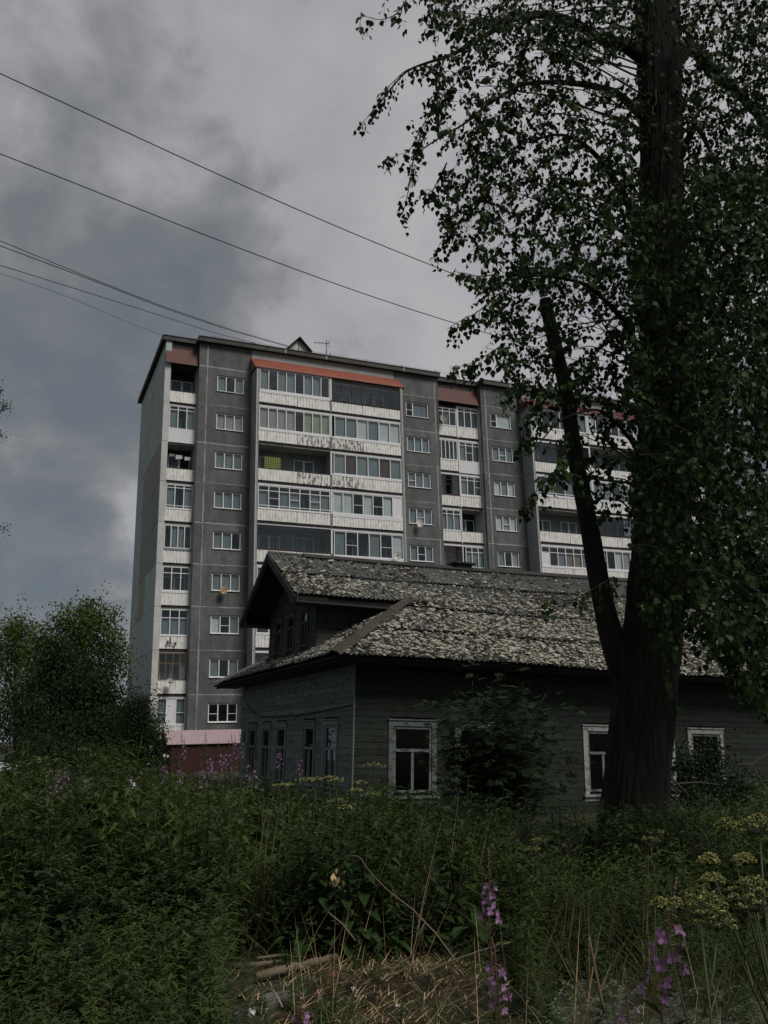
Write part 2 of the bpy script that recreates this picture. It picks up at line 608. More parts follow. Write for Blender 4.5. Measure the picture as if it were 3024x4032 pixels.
def glazing(parent, name, x0, x1, y, z0, z1, cols, panes, fm, bar=0.055, top=None, bottom=None, cross=(), sill=0.0, thick=0.06, glass=True):
    """frame with columns at relative positions cols; panes: one letter per column
    (. clear, x open (no glass), w t b g p n r curtain or blind behind the glass, W solid white panel)"""
    mb = MB()
    xs = [x0 + (x1 - x0) * c for c in ([0] + list(cols) + [1])]
    mb.box(x0, x1, y, y + thick, z1 - bar, z1)
    mb.box(x0, x1, y, y + thick, z0, z0 + bar)
    for i, x in enumerate(xs):
        w2 = bar * (1.0 if 0 < i < len(xs) - 1 else 0.9) / 2
        xx = min(max(x, x0 + w2), x1 - w2)
        mb.box(xx - w2, xx + w2, y - 0.002, y + thick + 0.002, z0 + bar, z1 - bar)
    zt = z1 - top if top else None
    zb = z0 + bottom if bottom else None
    for zz in (zt, zb):
        if zz:
            mb.box(x0 + bar * 0.9, x1 - bar * 0.9, y + 0.003, y + thick - 0.003, zz - bar * 0.4, zz + bar * 0.4)
    for ci in cross:
        zc = z0 + (z1 - z0) * 0.45
        mb.box(xs[ci] + bar * 0.4, xs[ci + 1] - bar * 0.4, y + 0.004, y + thick - 0.004, zc - 0.016, zc + 0.016)
    if sill:
        mb.box(x0 - 0.03, x1 + 0.03, y - sill, y + 0.02, z0 - 0.035, z0 - 0.002)
    fr = mb.build(name, fm, parent)
    for i in range(len(xs) - 1):
        a, b = xs[i] + bar * 0.5, xs[i + 1] - bar * 0.5
        k = panes[i % len(panes)]
        if k == 'x':
            continue
        segs = [(z0 + bar, z1 - bar)]
        if zt:
            segs = [(z0 + bar, zt - bar * 0.4), (zt + bar * 0.4, z1 - bar)]
        if k == 'W':
            MB().box(a, b, y + 0.02, y + 0.04, segs[0][0], segs[0][1]).build('panel', m_whitep, fr)
            segs = segs[1:]
        for s0, s1 in segs:
            if glass:
                MB().box(a, b, y + thick * 0.45, y + thick * 0.45 + 0.006, s0, s1).build('pane', m_glass, fr)
        if k in m_curt:
            curtain(fr, a, b, z0 + bar * 1.2, (zt or z1) - bar * 0.8, y + thick + 0.06, k)
    return fr


def window(x0, x1, y, z0, z1, panes, cross=(), cols=(0.335, 0.67)):
    return glazing(blk, 'window', x0 + 0.02, x1 - 0.02, y + 0.07, z0 + 0.02, z1 - 0.02, cols, panes, m_white, bar=0.06, cross=cross, sill=0.14)


def ribbon(pts, y, wmin, wmax, axis):
    """irregular smear of sealant along a joint on a wall that faces -Y"""
    mb = MB()
    (a, b) = pts
    n = max(3, int(np.hypot(b[0] - a[0], b[1] - a[1]) / 0.22))
    prev = None
    w_ = random.uniform(wmin, wmax)
    for i in range(n + 1):
        t = i / n
        x, z = a[0] + (b[0] - a[0]) * t, a[1] + (b[1] - a[1]) * t
        w_ = min(wmax, max(wmin, w_ + random.uniform(-1, 1) * (wmax - wmin) * 0.45))
        o = random.uniform(-0.012, 0.012)
        c = [(x, y, z - w_ / 2 + o), (x, y, z + w_ / 2 + o)] if axis == 'h' else [(x - w_ / 2 + o, y, z), (x + w_ / 2 + o, y, z)]
        if prev:
            mb.poly([prev[0], c[0], c[1], prev[1]])
        prev = c
    if mb.f:
        mb.build('sealant_strip', m_seal, blk)


GREY_WIN = ['t.t', 'ppp', 'ttt', 'tbt', 'tt.', 'ttt', 'w.t', 't.t', '...', ]
BAYS = [(10.24, 13.95, 11.52, 10.81), (25.0, 28.68, 25.92, 28.40), (32.45, 36.0, 33.25, 32.86), (47.6, 51.2, 48.5, 50.9)]


def grey_bay(xa, xb, wx, joint, bi):
    for k in range(9):
        s = SK(k)
        z0, z1 = s + 0.02, s + PITCH - 0.02
        hole = (wx, wx + 1.9, s + 1.07, s + 2.28)
        narrow = (xa, joint - 0.015) if joint - xa < xb - joint else (joint + 0.015, xb)
        wide = (joint + 0.015, xb) if joint - xa < xb - joint else (xa, joint - 0.015)
        mb = MB()
        wall_hole(mb, wide[0], wide[1], Y0, Y0 + 0.3, z0, z1, hole)
        mb.build('wall_panel', [m_grey, m_room], blk)
        mb = MB().box(narrow[0], narrow[1], Y0, Y0 + 0.3, z0, z1)
        mb.build('wall_panel', m_grey, blk)
        if bi == 0:
            panes, cross = GREY_WIN[k], {6: (1,), 8: (0, 2)}.get(k, ())
        else:
            panes = random.choice(['ttt', 't.t', '.tt', 'b.t', 'tbt', '.t.', 'twt'])
            cross = random.choice([(), (0,), (1,), (1,), ()])
            if bi == 1:
                panes, cross = [('.b', (0,)), ('bbb', ()), ('tbb', (0,)), ('btb', (1,)), ('t.b', (1,)), ('ttt', ()), ('t.t', ()), ('ttt', ()), ('t.t', ())][k]
            if bi == 2:
                panes, cross = [('.w', (0,)), ('btb', (1,)), ('wtw', ()), ('wpw', (1,)), ('t.p', ()), ('ttt', ()), ('t.t', ()), ('ttt', ()), ('t.t', ())][k]
        cols = (0.30,) if len(panes) == 2 else (0.335, 0.67)
        window(wx, wx + 1.9, Y0, s + 1.07, s + 2.28, panes, cross, cols)
        ribbon(((xa + 0.02, s), (xb - 0.05, s)), Y0 - 0.004, 0.03, 0.085, 'h')
        ribbon(((joint, s + 0.03), (joint, s + PITCH - 0.03)), Y0 - 0.006, 0.03, 0.10, 'v')
    # attic storey panel and plinth
    MB().box(xa, xb, Y0, Y0 + 0.3, SK(0) + PITCH + 0.02, 29.74).build('attic_panel', m_grey, blk)
    ribbon(((xa + 0.02, SK(0) + PITCH), (xb - 0.05, SK(0) + PITCH)), Y0 - 0.004, 0.03, 0.10, 'h')
    ribbon(((joint, 28.05), (joint, 29.6)), Y0 - 0.006, 0.04, 0.12, 'v')
    MB().box(xa + 0.05, xb - 0.05, Y0 + 0.05, Y0 + 0.4, 1.0, SK(8) - 0.02).build('plinth', m_darkp, blk)


for bi, (a, b, wx, j) in enumerate(BAYS):
    grey_bay(a, b, wx, j, bi)

_sheet = {}


def sheet_mesh(n, bad):
    """corrugated sheet one unit wide and high, facing -Y"""
    if (n, bad) not in _sheet:
        mb = MB()
        prof = []
        for i in range(n):
            a = i / n
            prof += [(a, 0.0), (a + 0.74 / n, 0.0), (a + 0.80 / n, 0.03), (a + 0.93 / n, 0.03)]
        prof.append((1.0, 0.0))
        for p, q in zip(prof[:-1], prof[1:]):
            mb.poly([(p[0], p[1], 0), (q[0], q[1], 0), (q[0], q[1], 1), (p[0], p[1], 1)])
        me = mb.mesh('parapet_sheet')
        me.materials.append(m_tinbad if bad else m_tin)
        _sheet[(n, bad)] = me
    return _sheet[(n, bad)]


def parapet(x0, x1, y, z0, z1, seams, style='c', bad=()):
    xs = [x0] + list(seams) + [x1]
    for i in range(len(xs) - 1):
        a, b = xs[i] + 0.012, xs[i + 1] - 0.012
        if style == 's':
            MB().box(a, b, y - 0.01, y + 0.03, z0 - 0.12, z1 + 0.1).build('parapet_panel', m_whitep, blk)
        else:
            n = max(4, round((b - a) / 0.215))
            o = place('parapet_sheet', sheet_mesh(n, i in bad), blk, (a, y + random.uniform(-0.008, 0.008), z0 + random.uniform(-0.015, 0.01)), scale=(b - a, 1, z1 - z0))
    MB().box(x0, x1, y + 0.09, y + 0.14, z0 + 0.07, z1 - 0.02).build('parapet_backing', m_logw, blk)


def balcony_door(x, y, s, w_=1.5, flip=False):
    """door with a window beside it on the back wall of a loggia"""
    mb = MB()
    d0, d1 = (x, x + 0.75) if not flip else (x + w_ - 0.75, x + w_)
    w0, w1 = (x + 0.75, x + w_) if not flip else (x, x + w_ - 0.75)
    yy = y - 0.03
    for a, b, c, d in ((d0, d1, s + 0.1, s + 2.2), (w0, w1, s + 0.9, s + 2.2)):
        for q in ((a, a + 0.07, c, d), (b - 0.07, b, c, d), (a + 0.07, b - 0.07, c, c + 0.07), (a + 0.07, b - 0.07, d - 0.07, d)):
            mb.box(q[0], q[1], yy - 0.05, yy, q[2], q[3])
    fr = mb.build('balcony_door', m_white, blk)
    for a, b, c, d in ((d0, d1, s + 0.1, s + 2.2), (w0, w1, s + 0.9, s + 2.2)):
        MB().box(a + 0.07, b - 0.07, yy - 0.02, yy - 0.01, c + 0.07, d - 0.07).build('pane', random.choice([m_curt['b'], m_curt['t'], m_room]), fr)


def loggia(x0, x1, yf, yb, k, seams, spec, doors=(), dark=False):
    """one storey of a loggia between x0 and x1"""
    s = SK(k)
    # floor slab with a pale edge and a dark strip painted as shade in the gap under the parapet
    MB().box(x0, x1, yf + 0.09, yb, s - 0.13, s).build('floor_slab', m_slab, blk)
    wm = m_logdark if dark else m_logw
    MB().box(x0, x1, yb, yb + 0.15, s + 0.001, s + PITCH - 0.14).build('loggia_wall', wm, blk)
    ph = spec.get('ph', 0.80)
    parapet(x0, x1, yf, s + 0.10, s + 0.10 + ph, seams, spec.get('style', 'c'), spec.get('bad', ()))
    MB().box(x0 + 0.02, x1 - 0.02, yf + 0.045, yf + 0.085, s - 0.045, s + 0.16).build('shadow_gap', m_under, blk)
    for dx, fl in doors:
        balcony_door(x0 + dx, yb, s, 1.5, fl)
    top = s + PITCH - 0.135
    z0 = s + 0.10 + ph
    g = spec.get('g')
    if g:
        band = g.get('band', 0.14)
        if band:
            MB().box(x0 + 0.02, x1 - 0.02, yf - 0.015, yf + 0.05, z0 + 0.003, z0 + band).build('sill_band', g.get('bandmat', m_whitep), blk)
        zt = top - g.get('drop', 0.12)
        if g.get('drop', 0.12) > 0.03:
            MB().box(x0 + 0.01, x1 - 0.01, yf - 0.01, yf + 0.06, zt + 0.002, top - 0.002).build('head_band', g.get('headmat', m_whitep), blk)
        glazing(blk, 'loggia_glazing', x0 + g.get('l', 0.03), x1 - g.get('r', 0.03), yf + 0.01, z0 + band + 0.004, zt, g['cols'], g['panes'], g.get('fm', m_white), bar=g.get('bar', 0.055), top=g.get('top'), bottom=g.get('bottom'), cross=g.get('cross', ()))
    else:
        mb = MB().box(x0 + 0.02, x1 - 0.02, yf + 0.05, yf + 0.09, z0 + 0.05, z0 + 0.09)
        for i in range(4):
            xx = x0 + 0.1 + (x1 - x0 - 0.24) * i / 3
            mb.box(xx, xx + 0.03, yf + 0.055, yf + 0.085, z0 - 0.1, z0 + 0.05)
        mb.build('hand_rail', m_steel, blk)


def cols(n):
    return [i / n for i in range(1, n)]


def gl(n, panes, **kw):
    return dict(cols=cols(n), panes=panes, **kw)


def generic(w_):
    n = 3 if w_ < 3 else random.choice([6, 7, 8])
    r = random.random()
    if r < 0.18:
        return {}
    if r < 0.36:
        return {'g': gl(n, '.', fm=m_steel, bar=0.045, top=0.4, band=0)}
    return {'g': gl(n, ''.join(random.choice('..ttbw.p') for _ in range(n)), top=random.choice([None, 0.38, None]), band=random.choice([0.12, 0.16, 0.1]), cross=tuple(random.sample(range(n), n // 3)))}


# big loggia blocks (two flats wide) standing out on side fins
BLOCK1 = {
    (0, 0): {'ph': 0.72, 'g': gl(8, 't.tt.bt.', band=0.2, drop=0.10, bar=0.05)},
    (0, 1): {'ph': 0.72, 'g': gl(7, '.......', fm=m_steel, band=0.10, bandmat=m_under, drop=0.25, headmat=m_under, top=0.32, bar=0.04)},
    (1, 0): {'ph': 0.74, 'bad': (1,), 'g': gl(8, 'pppp.ggg', band=0.16)},
    (1, 1): {'ph': 0.74, 'bad': (0,), 'g': gl(6, 'tbwbww', band=0.16, l=0.2)},
    (2, 0): {'bad': (1,)},
    (2, 1): {'bad': (0,), 'g': gl(6, 'trtbrt', band=0.15, l=0.12, drop=0.10)},
    (3, 0): {'ph': 0.78, 'g': gl(7, 'b.bb.bt', top=0.36, bottom=0.2, cross=(1, 3, 5), band=0.07)},
    (3, 1): {'ph': 0.66, 'g': gl(7, 'ww.w.wW', cross=(2, 4), band=0.26)},
    (4, 0): {'g': gl(8, '........', fm=m_steel, top=0.5, band=0.1, bandmat=m_steel, bar=0.045, drop=0.05)},
    (4, 1): {'ph': 0.5, 'g': gl(6, 't..t.w', band=0.22, cross=(1, 4), l=0.1, drop=0.1)},
    (5, 0): {'g': gl(7, 'bb.....', fm=m_white, band=0.1)},
}
BLOCK2 = {
    (0, 0): {'g': gl(6, 't....t', band=0.1)},
    (1, 0): {'g': gl(5, '..x.x', fm=m_steel, band=0.1, bandmat=m_under, bar=0.045, top=0.35)},
    (2, 0): {'g': gl(6, 'bb.bb.', band=0.12, bottom=0.2)},
    (3, 0): {},
    (4, 0): {'g': gl(7, 'W.bnnb.', band=0.12, top=0.45)},
    (2, 1): {'g': gl(6, 'bb.t..', band=0.12)},
    (3, 1): {'g': gl(6, '...bb.', fm=m_steel, band=0.1, bandmat=m_under)},
}


def fin(x0, x1, side):
    for k in range(9):
        s = SK(k)
        MB().box(x0, x1, YB - 0.03, Y0 - 0.002, s - 0.11, s + PITCH - 0.13).build('side_fin', m_fin, blk)
    mb = MB()
    for k in range(9):
        s = SK(k)
        w_ = 0.05
        mb.box(x0 - 0.004 if side < 0 else x1 - w_, x0 + w_ if side < 0 else x1 + 0.004, YB - 0.045, YB - 0.031, s - 0.105, s + PITCH - 0.135)
    mb.build('fin_edge', m_pier, blk)
    MB().box(x0, x1, YB - 0.03, Y0, 1.0, SK(8) - 0.11).build('side_fin', m_fin, blk)


for b_i, (xa, spec) in enumerate(((13.95, BLOCK1), (36.0, BLOCK2))):
    xb = xa + 11.0
    xm = xa + 5.42
    fin(xa, xa + 0.18, -1)
    fin(xb - 0.17, xb, 1)
    for k in range(9):
        s = SK(k)
        MB().box(xm - 0.05, xm + 0.05, YB + 0.02, Y0 - 0.002, s + 0.001, s + PITCH - 0.135).build('party_wall', m_logw, blk)
        MB().box(xm - 0.06, xm + 0.06, YB - 0.012, YB + 0.018, s + 0.9, s + PITCH - 0.135).build('party_post', m_whitep, blk)
        sL = spec.get((k, 0)) if (k, 0) in spec else generic(5)
        sR = spec.get((k, 1)) if (k, 1) in spec else generic(5)
        loggia(xa + 0.19, xm - 0.065, YB, Y0, k, [xa + 2.95], sL, doors=((0.45, False), (2.9, True)))
        loggia(xm + 0.065, xb - 0.18, YB, Y0, k, [xm + 2.45], sR, doors=((0.5, True), (3.1, False)))
    # roof over the top loggia, sloping red awning, attic panels above
    MB().box(xa, xb, YB + 0.05, Y0, SK(0) + PITCH - 0.134, SK(0) + PITCH - 0.02).build('loggia_ceiling', m_slab, blk)
    aw = MB()
    n = 26
    ax0, ax1 = xa - 0.12, xb + 0.25
    for i in range(n):
        a, b = ax0 + (ax1 - ax0) * i / n, ax0 + (ax1 - ax0) * (i + 1) / n
        mid = a + (b - a) * 0.8
        aw.poly([(a, YB - 0.10, 27.86), (mid, YB - 0.10, 27.86), (mid, Y0 - 0.03, 29.14), (a, Y0 - 0.03, 29.14)])
        aw.poly([(mid, YB - 0.10, 27.86), (b, YB - 0.10, 27.865), (b, Y0 - 0.03, 29.145), (mid, Y0 - 0.03, 29.14)])
    aw.poly([(ax0, YB - 0.10, 27.86), (ax0, Y0 - 0.03, 29.14), (ax0, Y0 - 0.03, 27.86)])
    aw.poly([(ax1, YB - 0.10, 27.86), (ax1, Y0 - 0.03, 27.86), (ax1, Y0 - 0.03, 29.14)])
    aw.poly([(ax0, YB - 0.10, 27.84), (ax1, YB - 0.10, 27.84), (ax1, YB - 0.10, 27.90), (ax0, YB - 0.10, 27.90)])
    tag(aw.build('awning', m_redtin if b_i == 0 else m_redshade, blk), 'long sloping red tin awning over the top loggias')
    for i in range(2):
        MB().box(xa + 5.5 * i + 0.01, xa + 5.5 * (i + 1) - 0.01, Y0 - 0.02, Y0 + 0.25, 28.02, 29.74).build('attic_panel', m_attic, blk)
    MB().box(xa, xb, Y0 + 0.16, Y0 + 0.3, 1.0, 28.01).build('rear_wall', m_logw, blk)

# recessed loggias
RECESS_L = [
    {'ph': 0.78}, {'style': 's', 'g': gl(3, 't.t', top=0.28, band=0.05, drop=0.05)}, {'ph': 0.82},
    {'g': gl(3, 'b.b', top=0.22, bottom=0.2, band=0.06, drop=0.05)}, {'g': gl(4, '.tt.', band=0.16, bandmat=m_curt['b'], drop=0.05, top=None)},
    {'g': gl(3, '...', top=0.42, band=0.14, fm=m_white, drop=0.03)}, {'g': gl(3, 'bbb', top=0.55, band=0.06, drop=0.03)},
    {'g': gl(4, '...b', top=0.68, band=0.02, fm=m_woodfr, drop=0.02)}, {'g': gl(3, 'tWt', cross=(0, 2), band=0.1, drop=0.05)},
]
RECESS_M = [
    ({'g': gl(3, '.t.', top=0.3, band=0.04, drop=0.25, headmat=m_under)}, {'g': gl(3, '...', top=0.3, band=0.03, drop=0.1)}),
    ({'g': gl(5, '.....', band=0.05, bar=0.06)}, {'style': 's', 'g': gl(3, 't..', top=0.28, cross=(1,), band=0.05)}),
    ({'g': gl(3, '.x.', fm=m_redfr, band=0.05, bandmat=m_redfr, top=0.4)}, {'g': gl(3, 'b..', top=0.32, cross=(2,), band=0.12)}),
    ({'g': gl(3, 'btb', top=0.32, band=0.04)}, {}),
    ({'g': gl(3, '..x', fm=m_redfr, band=0.05, bandmat=m_redfr, top=0.4)}, {'g': gl(3, 'tbt', top=0.4, band=0.05, l=0.2)}),
]


def recess(xa, xb, units, first):
    """xa..xb: opening; units: list of (x0, x1)"""
    for k in range(9):
        for ui, (x0, x1) in enumerate(units):
            if first:
                spec = RECESS_L[k]
            else:
                spec = RECESS_M[k][ui] if k < 5 else generic(2)
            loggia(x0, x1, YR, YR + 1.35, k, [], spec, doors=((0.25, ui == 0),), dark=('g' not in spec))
        if len(units) == 2:
            xm = (units[0][1] + units[1][0]) / 2
            MB().box(xm - 0.04, xm + 0.04, YR - 0.03, YR + 1.35, SK(k) + 0.001, SK(k) + PITCH - 0.135).build('party_wall', m_whitep, blk)
    MB().box(xa, xb, YR + 0.02, YR + 1.5, 28.0, 29.74).build('attic_panel', m_logdark, blk)  # attic strip coloured dark for the shadow below the roof edge
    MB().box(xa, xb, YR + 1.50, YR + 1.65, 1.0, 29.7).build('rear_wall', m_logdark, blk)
    aw = MB()
    n = 16
    for i in range(n):
        wx0 = 8.02 if first else xa - 0.02
        a, b = wx0 + (xb + 0.02 - wx0) * i / n, wx0 + (xb + 0.02 - wx0) * (i + 1) / n
        md = (a + b) / 2
        aw.poly([(a, YR - 0.33, 28.02), (md, YR - 0.33, 28.04), (md, YR + 0.015, 29.27), (a, YR + 0.015, 29.25)])
        aw.poly([(md, YR - 0.33, 28.04), (b, YR - 0.33, 28.02), (b, YR + 0.015, 29.25), (md, YR + 0.015, 29.27)])
    tag(aw.build('awning', m_redshade, blk), 'dull red tin awning over the recessed loggias')


recess(8.4, 10.24, [(8.40, 10.22)], True)
recess(28.68, 32.45, [(28.70, 30.50), (30.58, 32.43)], False)
recess(51.2, 55.0, [(51.22, 53.0), (53.08, 54.98)], False)
# white pier at the front of the end wall
for k in range(9):
    s = SK(k)
    MB().box(8.0, 8.40, YR - 0.06, YR + 0.3, s + 0.012, s + PITCH - 0.012).build('end_pier', m_pier, blk)
MB().box(8.0, 8.40, YR - 0.06, YR + 0.3, 28.02, 29.74).build('end_pier', m_green, blk)
MB().box(8.0, 8.40, YR - 0.06, YR + 0.3, 1.0, SK(8) - 0.01).build('end_pier', m_pier, blk)
# bay side returns
for x, d in ((10.24, 1), (28.68, -1), (32.45, 1), (51.2, -1)):
    for k in range(9):
        s = SK(k)
        MB().box(min(x, x + d * 0.15) + 0.001, max(x, x + d * 0.15), Y0 + 0.302, YR + 1.5, s + 0.01, s + PITCH - 0.01).build('bay_side', m_green if d > 0 else m_grey, blk)
    MB().box(min(x, x + d * 0.15) + 0.001, max(x, x + d * 0.15), Y0 + 0.302, YR + 1.5, 28.02, 29.74).build('bay_side', m_grey, blk)
# end wall, panel by panel
YE = 68.75
ec = [(YR + 0.30, 61.38), (61.38, 64.95), (64.95, YE)]
for k in range(-1, 9):
    s = SK(k)
    z1 = s + PITCH if k >= 0 else 29.74
    for c, (ya, yb) in enumerate(ec):
        mt = m_green
        if k == 2 - 0 and c < 2:
            mt = m_brown
        if k in (2, 3, 4, 5) and c == 1:
            mt = m_brown
        if k in (3, 4) and c == 0:
            mt = m_darkp
        if k == 2 and c == 0:
            mt = m_brown
        MB().box(8.0, 8.28, ya + 0.012, yb - 0.012, s + 0.015, z1 - 0.015).build('wall_panel', mt, blk)
MB().box(8.03, 8.3, YR + 0.3, YE, 1.0, SK(8) - 0.01).build('plinth', m_darkp, blk)
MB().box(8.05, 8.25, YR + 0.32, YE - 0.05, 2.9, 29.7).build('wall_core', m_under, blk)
# far parts: back wall, roof slab
MB().box(8.3, 58.6, YE - 0.3, YE, 1.0, 29.7).build('rear_wall', m_green, blk)
MB().box(58.3, 58.6, Y0 + 0.3, YE - 0.31, 1.0, 29.7).build('end_wall', m_green, blk)
for (a, b) in ((55.0, 58.6),):
    MB().box(a, b, Y0, Y0 + 0.3, 1.0, 29.74).build('wall_panel', m_grey, blk)
    for k in range(9):
        s = SK(k)
        MB().box(a + 0.9, a + 2.8, Y0 - 0.03, Y0 - 0.001, s + 1.07, s + 2.28).build('window', m_white, blk)
        MB().box(a + 1.0, a + 2.7, Y0 - 0.036, Y0 - 0.031, s + 1.17, s + 2.18).build('window_pane', m_curt['t'], blk)
roof_zones = [(7.78, 10.1, YR - 0.14), (10.1, 28.78, Y0 - 0.30), (28.78, 32.35, YR - 0.14), (32.35, 51.3, Y0 - 0.30), (51.3, 54.9, YR - 0.14), (54.9, 58.8, Y0 - 0.3)]
for (a, b, yf) in roof_zones:
    MB().box(a, b, yf, YE + 0.3, 29.76, 30.0).build('roof_slab', m_roof, blk)
    n = max(1, round((b - a) / 2.9))
    for i in range(n):
        xa, xb = a + (b - a) * i / n, a + (b - a) * (i + 1) / n
        MB().box(xa + 0.02, xb - 0.02, yf - 0.05, yf - 0.002, 29.74, 30.06).build('fascia_board', m_fascia, blk)
        if i and random.random() < 0.8:
            MB().box(xa - 0.06, xa + 0.06, yf - 0.06, yf - 0.051, 29.75, 30.05).build('fascia_joint', m_seal, blk)
    MB().box(a, b, yf - 0.10, yf + 0.5, 30.062, 30.10).build('roof_edge_strip', m_metal, blk)
MB().box(7.72, 7.777, YR - 0.14, YE + 0.3, 29.72, 30.08).build('fascia_board', m_fascia, blk)
MB().box(28.73, 28.779, Y0 - 0.3, YR - 0.14, 29.74, 30.06).build('fascia_board', m_fascia, blk)
MB().box(10.05, 10.099, Y0 - 0.34, YR - 0.2, 29.74, 30.06).build('fascia_board', m_fascia, blk)
MB().box(32.30, 32.349, Y0 - 0.34, YR - 0.2, 29.74, 30.06).build('fascia_board', m_fascia, blk)
# roof edge guard wire on little posts
gp = []
for x in np.arange(11.2, 50, 2.9):
    y = Y0 + 0.1
    if 28.6 < x < 32.4:
        y = YR + 0.1
    MB().bar((x, y, 30.08), (x, y, 30.46), 0.03, 0.03).bar((x - 0.08, y, 30.40), (x + 0.08, y, 30.40), 0.02, 0.02).build('guard_post', m_metal, blk)
    gp.append((x, y, 30.41))
MB().tube(gp, 0.009, 4).build('guard_wire', m_metal, blk)
# gabled vent house on the roof
vx, vy = 18.72, Y0 + 4.2
vh = MB()
w2, zt, ze = 0.72, 33.35, 32.55
vh.poly([(vx - w2, vy, 30.0), (vx + w2, vy, 30.0), (vx + w2, vy, ze), (vx, vy, zt - 0.1), (vx - w2, vy, ze)])
vh.poly([(vx - w2, vy, 30), (vx - w2, vy, ze), (vx - w2, vy + 2.2, ze), (vx - w2, vy + 2.2, 30)])
vh.poly([(vx + w2, vy, 30), (vx + w2, vy + 2.2, 30), (vx + w2, vy + 2.2, ze), (vx + w2, vy, ze)])
vent = vh.build('vent_house', m_pier, blk)
rf = MB()
for sgn in (-1, 1):
    e = vx + sgn * (w2 + 0.30)
    rf.hexa([(vx, vy - 0.35, zt - 0.03), (e, vy - 0.35, ze - 0.33), (e, vy + 2.4, ze - 0.33), (vx, vy + 2.4, zt - 0.03),
             (vx, vy - 0.35, zt + 0.05), (e + sgn * 0.03, vy - 0.35, ze - 0.27), (e + sgn * 0.03, vy + 2.4, ze - 0.27), (vx, vy + 2.4, zt + 0.05)])
rf.build('vent_roof', m_roof, vent)
MB().box(vx - 0.02, vx + 0.02, vy - 0.03, vy - 0.002, 32.3, zt - 0.15).build('cover_strip', m_fascia, vent)
MB().box(vx - w2, vx + w2, vy - 0.04, vy - 0.002, 32.0, 32.3).build('shutter', m_pier, vent)


# ---- things fixed to the block
def dish(loc, r, mt, yaw, tilt, label, oval=1.0, mark=None):
    rt = empty('satellite_dish', loc, label, 'satellite dish', 'satellite dishes on the apartment block', world_coords=False)
    rt.rotation_euler = (math.radians(tilt), 0, math.radians(yaw))
    mb = MB()
    rings, seg = 4, 20
    idx = {}
    for i in range(rings + 1):
        for j in range(seg):
            a = 2 * math.pi * j / seg
            rr = r * i / rings
            mb.v.append((rr * math.cos(a) * oval, -0.28 * rr * rr / r - 0.06 + 0.28 * 0 + 0.0, rr * math.sin(a) * 1.1))
    for i in range(rings):
        for j in range(seg):
            k = (j + 1) % seg
            mb.f.append((i * seg + j, i * seg + k, (i + 1) * seg + k, (i + 1) * seg + j))
            mb.mi.append(0)
    mb.build('reflector', mt, rt, off=(0, 0, 0), smooth=True)
    MB().bar((0, -0.07, -r * 1.05), (0.04, -r * 1.05, -r * 0.95), 0.025, 0.025).build('feed_arm', m_metal, rt, off=(0, 0, 0))
    MB().tube([(0.04, -r * 1.0, -r * 0.95), (0.03, -r * 1.22, -r * 0.8)], 0.035, 8).build('receiver', m_metal, rt, off=(0, 0, 0))
    MB().bar((0, -0.06, 0), (0, 0.24, -0.12), 0.05, 0.05).build('wall_bracket', m_metal, rt, off=(0, 0, 0))
    if mark:
        q = MB()
        for (cx_, cz_, w_, h_) in ((-0.03, 0.05, 0.05, 0.025), (0.03, 0.02, 0.06, 0.03)):
            q.tube([(cx_ * r / 0.25 - w_, -0.085, cz_), (cx_ * r / 0.25, -0.09, cz_ + h_ * 0.5), (cx_ * r / 0.25 + w_, -0.085, cz_)], [h_ * 0.4, h_, h_ * 0.4], 6)
        q.build('print_mark', mark, rt, off=(0, 0, 0))
    return rt


m_mark = M_noise('dish_print', (0.03, 0.03, 0.05), (0.12, 0.03, 0.03), scale=9, rough=0.6)
dish((12.2, Y0 - 0.30, 12.27), 0.25, m_dishr, 12, -12, 'rusty orange satellite dish below a window of the grey bay')
dish((9.12, YR - 0.32, 6.36), 0.26, m_dishw, -12, -12, 'white satellite dish with printed mark on the low corner loggia', mark=m_mark)
dish((26.62, Y0 - 0.32, 17.84), 0.30, m_dishw, -16, -10, 'white satellite dish under a window right of the white loggias', 0.8)
dish((24.12, YB - 0.30, 14.98), 0.27, m_dishw, -20, -10, 'white satellite dish just above the old slate roof', 0.85, mark=m_mark)
dish((29.22, YR - 0.35, 26.6), 0.34, M_noise('dish_cream', (0.42, 0.38, 0.31), (0.36, 0.33, 0.27), scale=4), -38, -6, 'cream oval satellite dish on the recessed top loggia', 0.75)

an = empty('roof_antenna', (20.62, Y0 + 3.0, 30.0), 'thin television aerial mast with crossbars on the roof', 'antenna')
mb = MB().bar((20.62, Y0 + 3, 30.0), (20.62, Y0 + 3, 33.0), 0.05, 0.05)
mb.build('mast', m_metal, an)
mb = MB().bar((19.6, Y0 + 3.0, 32.62), (20.85, Y0 + 3.0, 32.74), 0.035, 0.035)
for i in range(6):
    x = 19.65 + i * 0.22
    mb.bar((x, Y0 + 2.8, 32.62 + i * 0.02), (x, Y0 + 3.2, 32.62 + i * 0.02), 0.02, 0.02)
mb.build('boom', m_metal, an)
MB().bar((20.83, Y0 + 3, 32.35), (20.86, Y0 + 3, 33.1), 0.03, 0.03).bar((20.6, Y0 + 3, 32.5), (20.9, Y0 + 3, 32.95), 0.02, 0.02).build('reflector', m_metal, an)
an = empty('roof_antenna', (20.2, Y0 + 1.0, 30.0), 'short stubby aerial beside the tall roof mast', 'antenna')
MB().bar((20.2, Y0 + 1, 30.0), (20.2, Y0 + 1, 31.1), 0.04, 0.04).build('mast', m_metal, an)
MB().bar((19.85, Y0 + 1, 30.7), (20.55, Y0 + 1, 30.75), 0.03, 0.03).bar((19.85, Y0 + 1, 30.5), (19.85, Y0 + 1, 31.1), 0.02, 0.02).bar((20.55, Y0 + 1, 30.5), (20.55, Y0 + 1, 31.1), 0.02, 0.02).build('boom', m_metal, an)

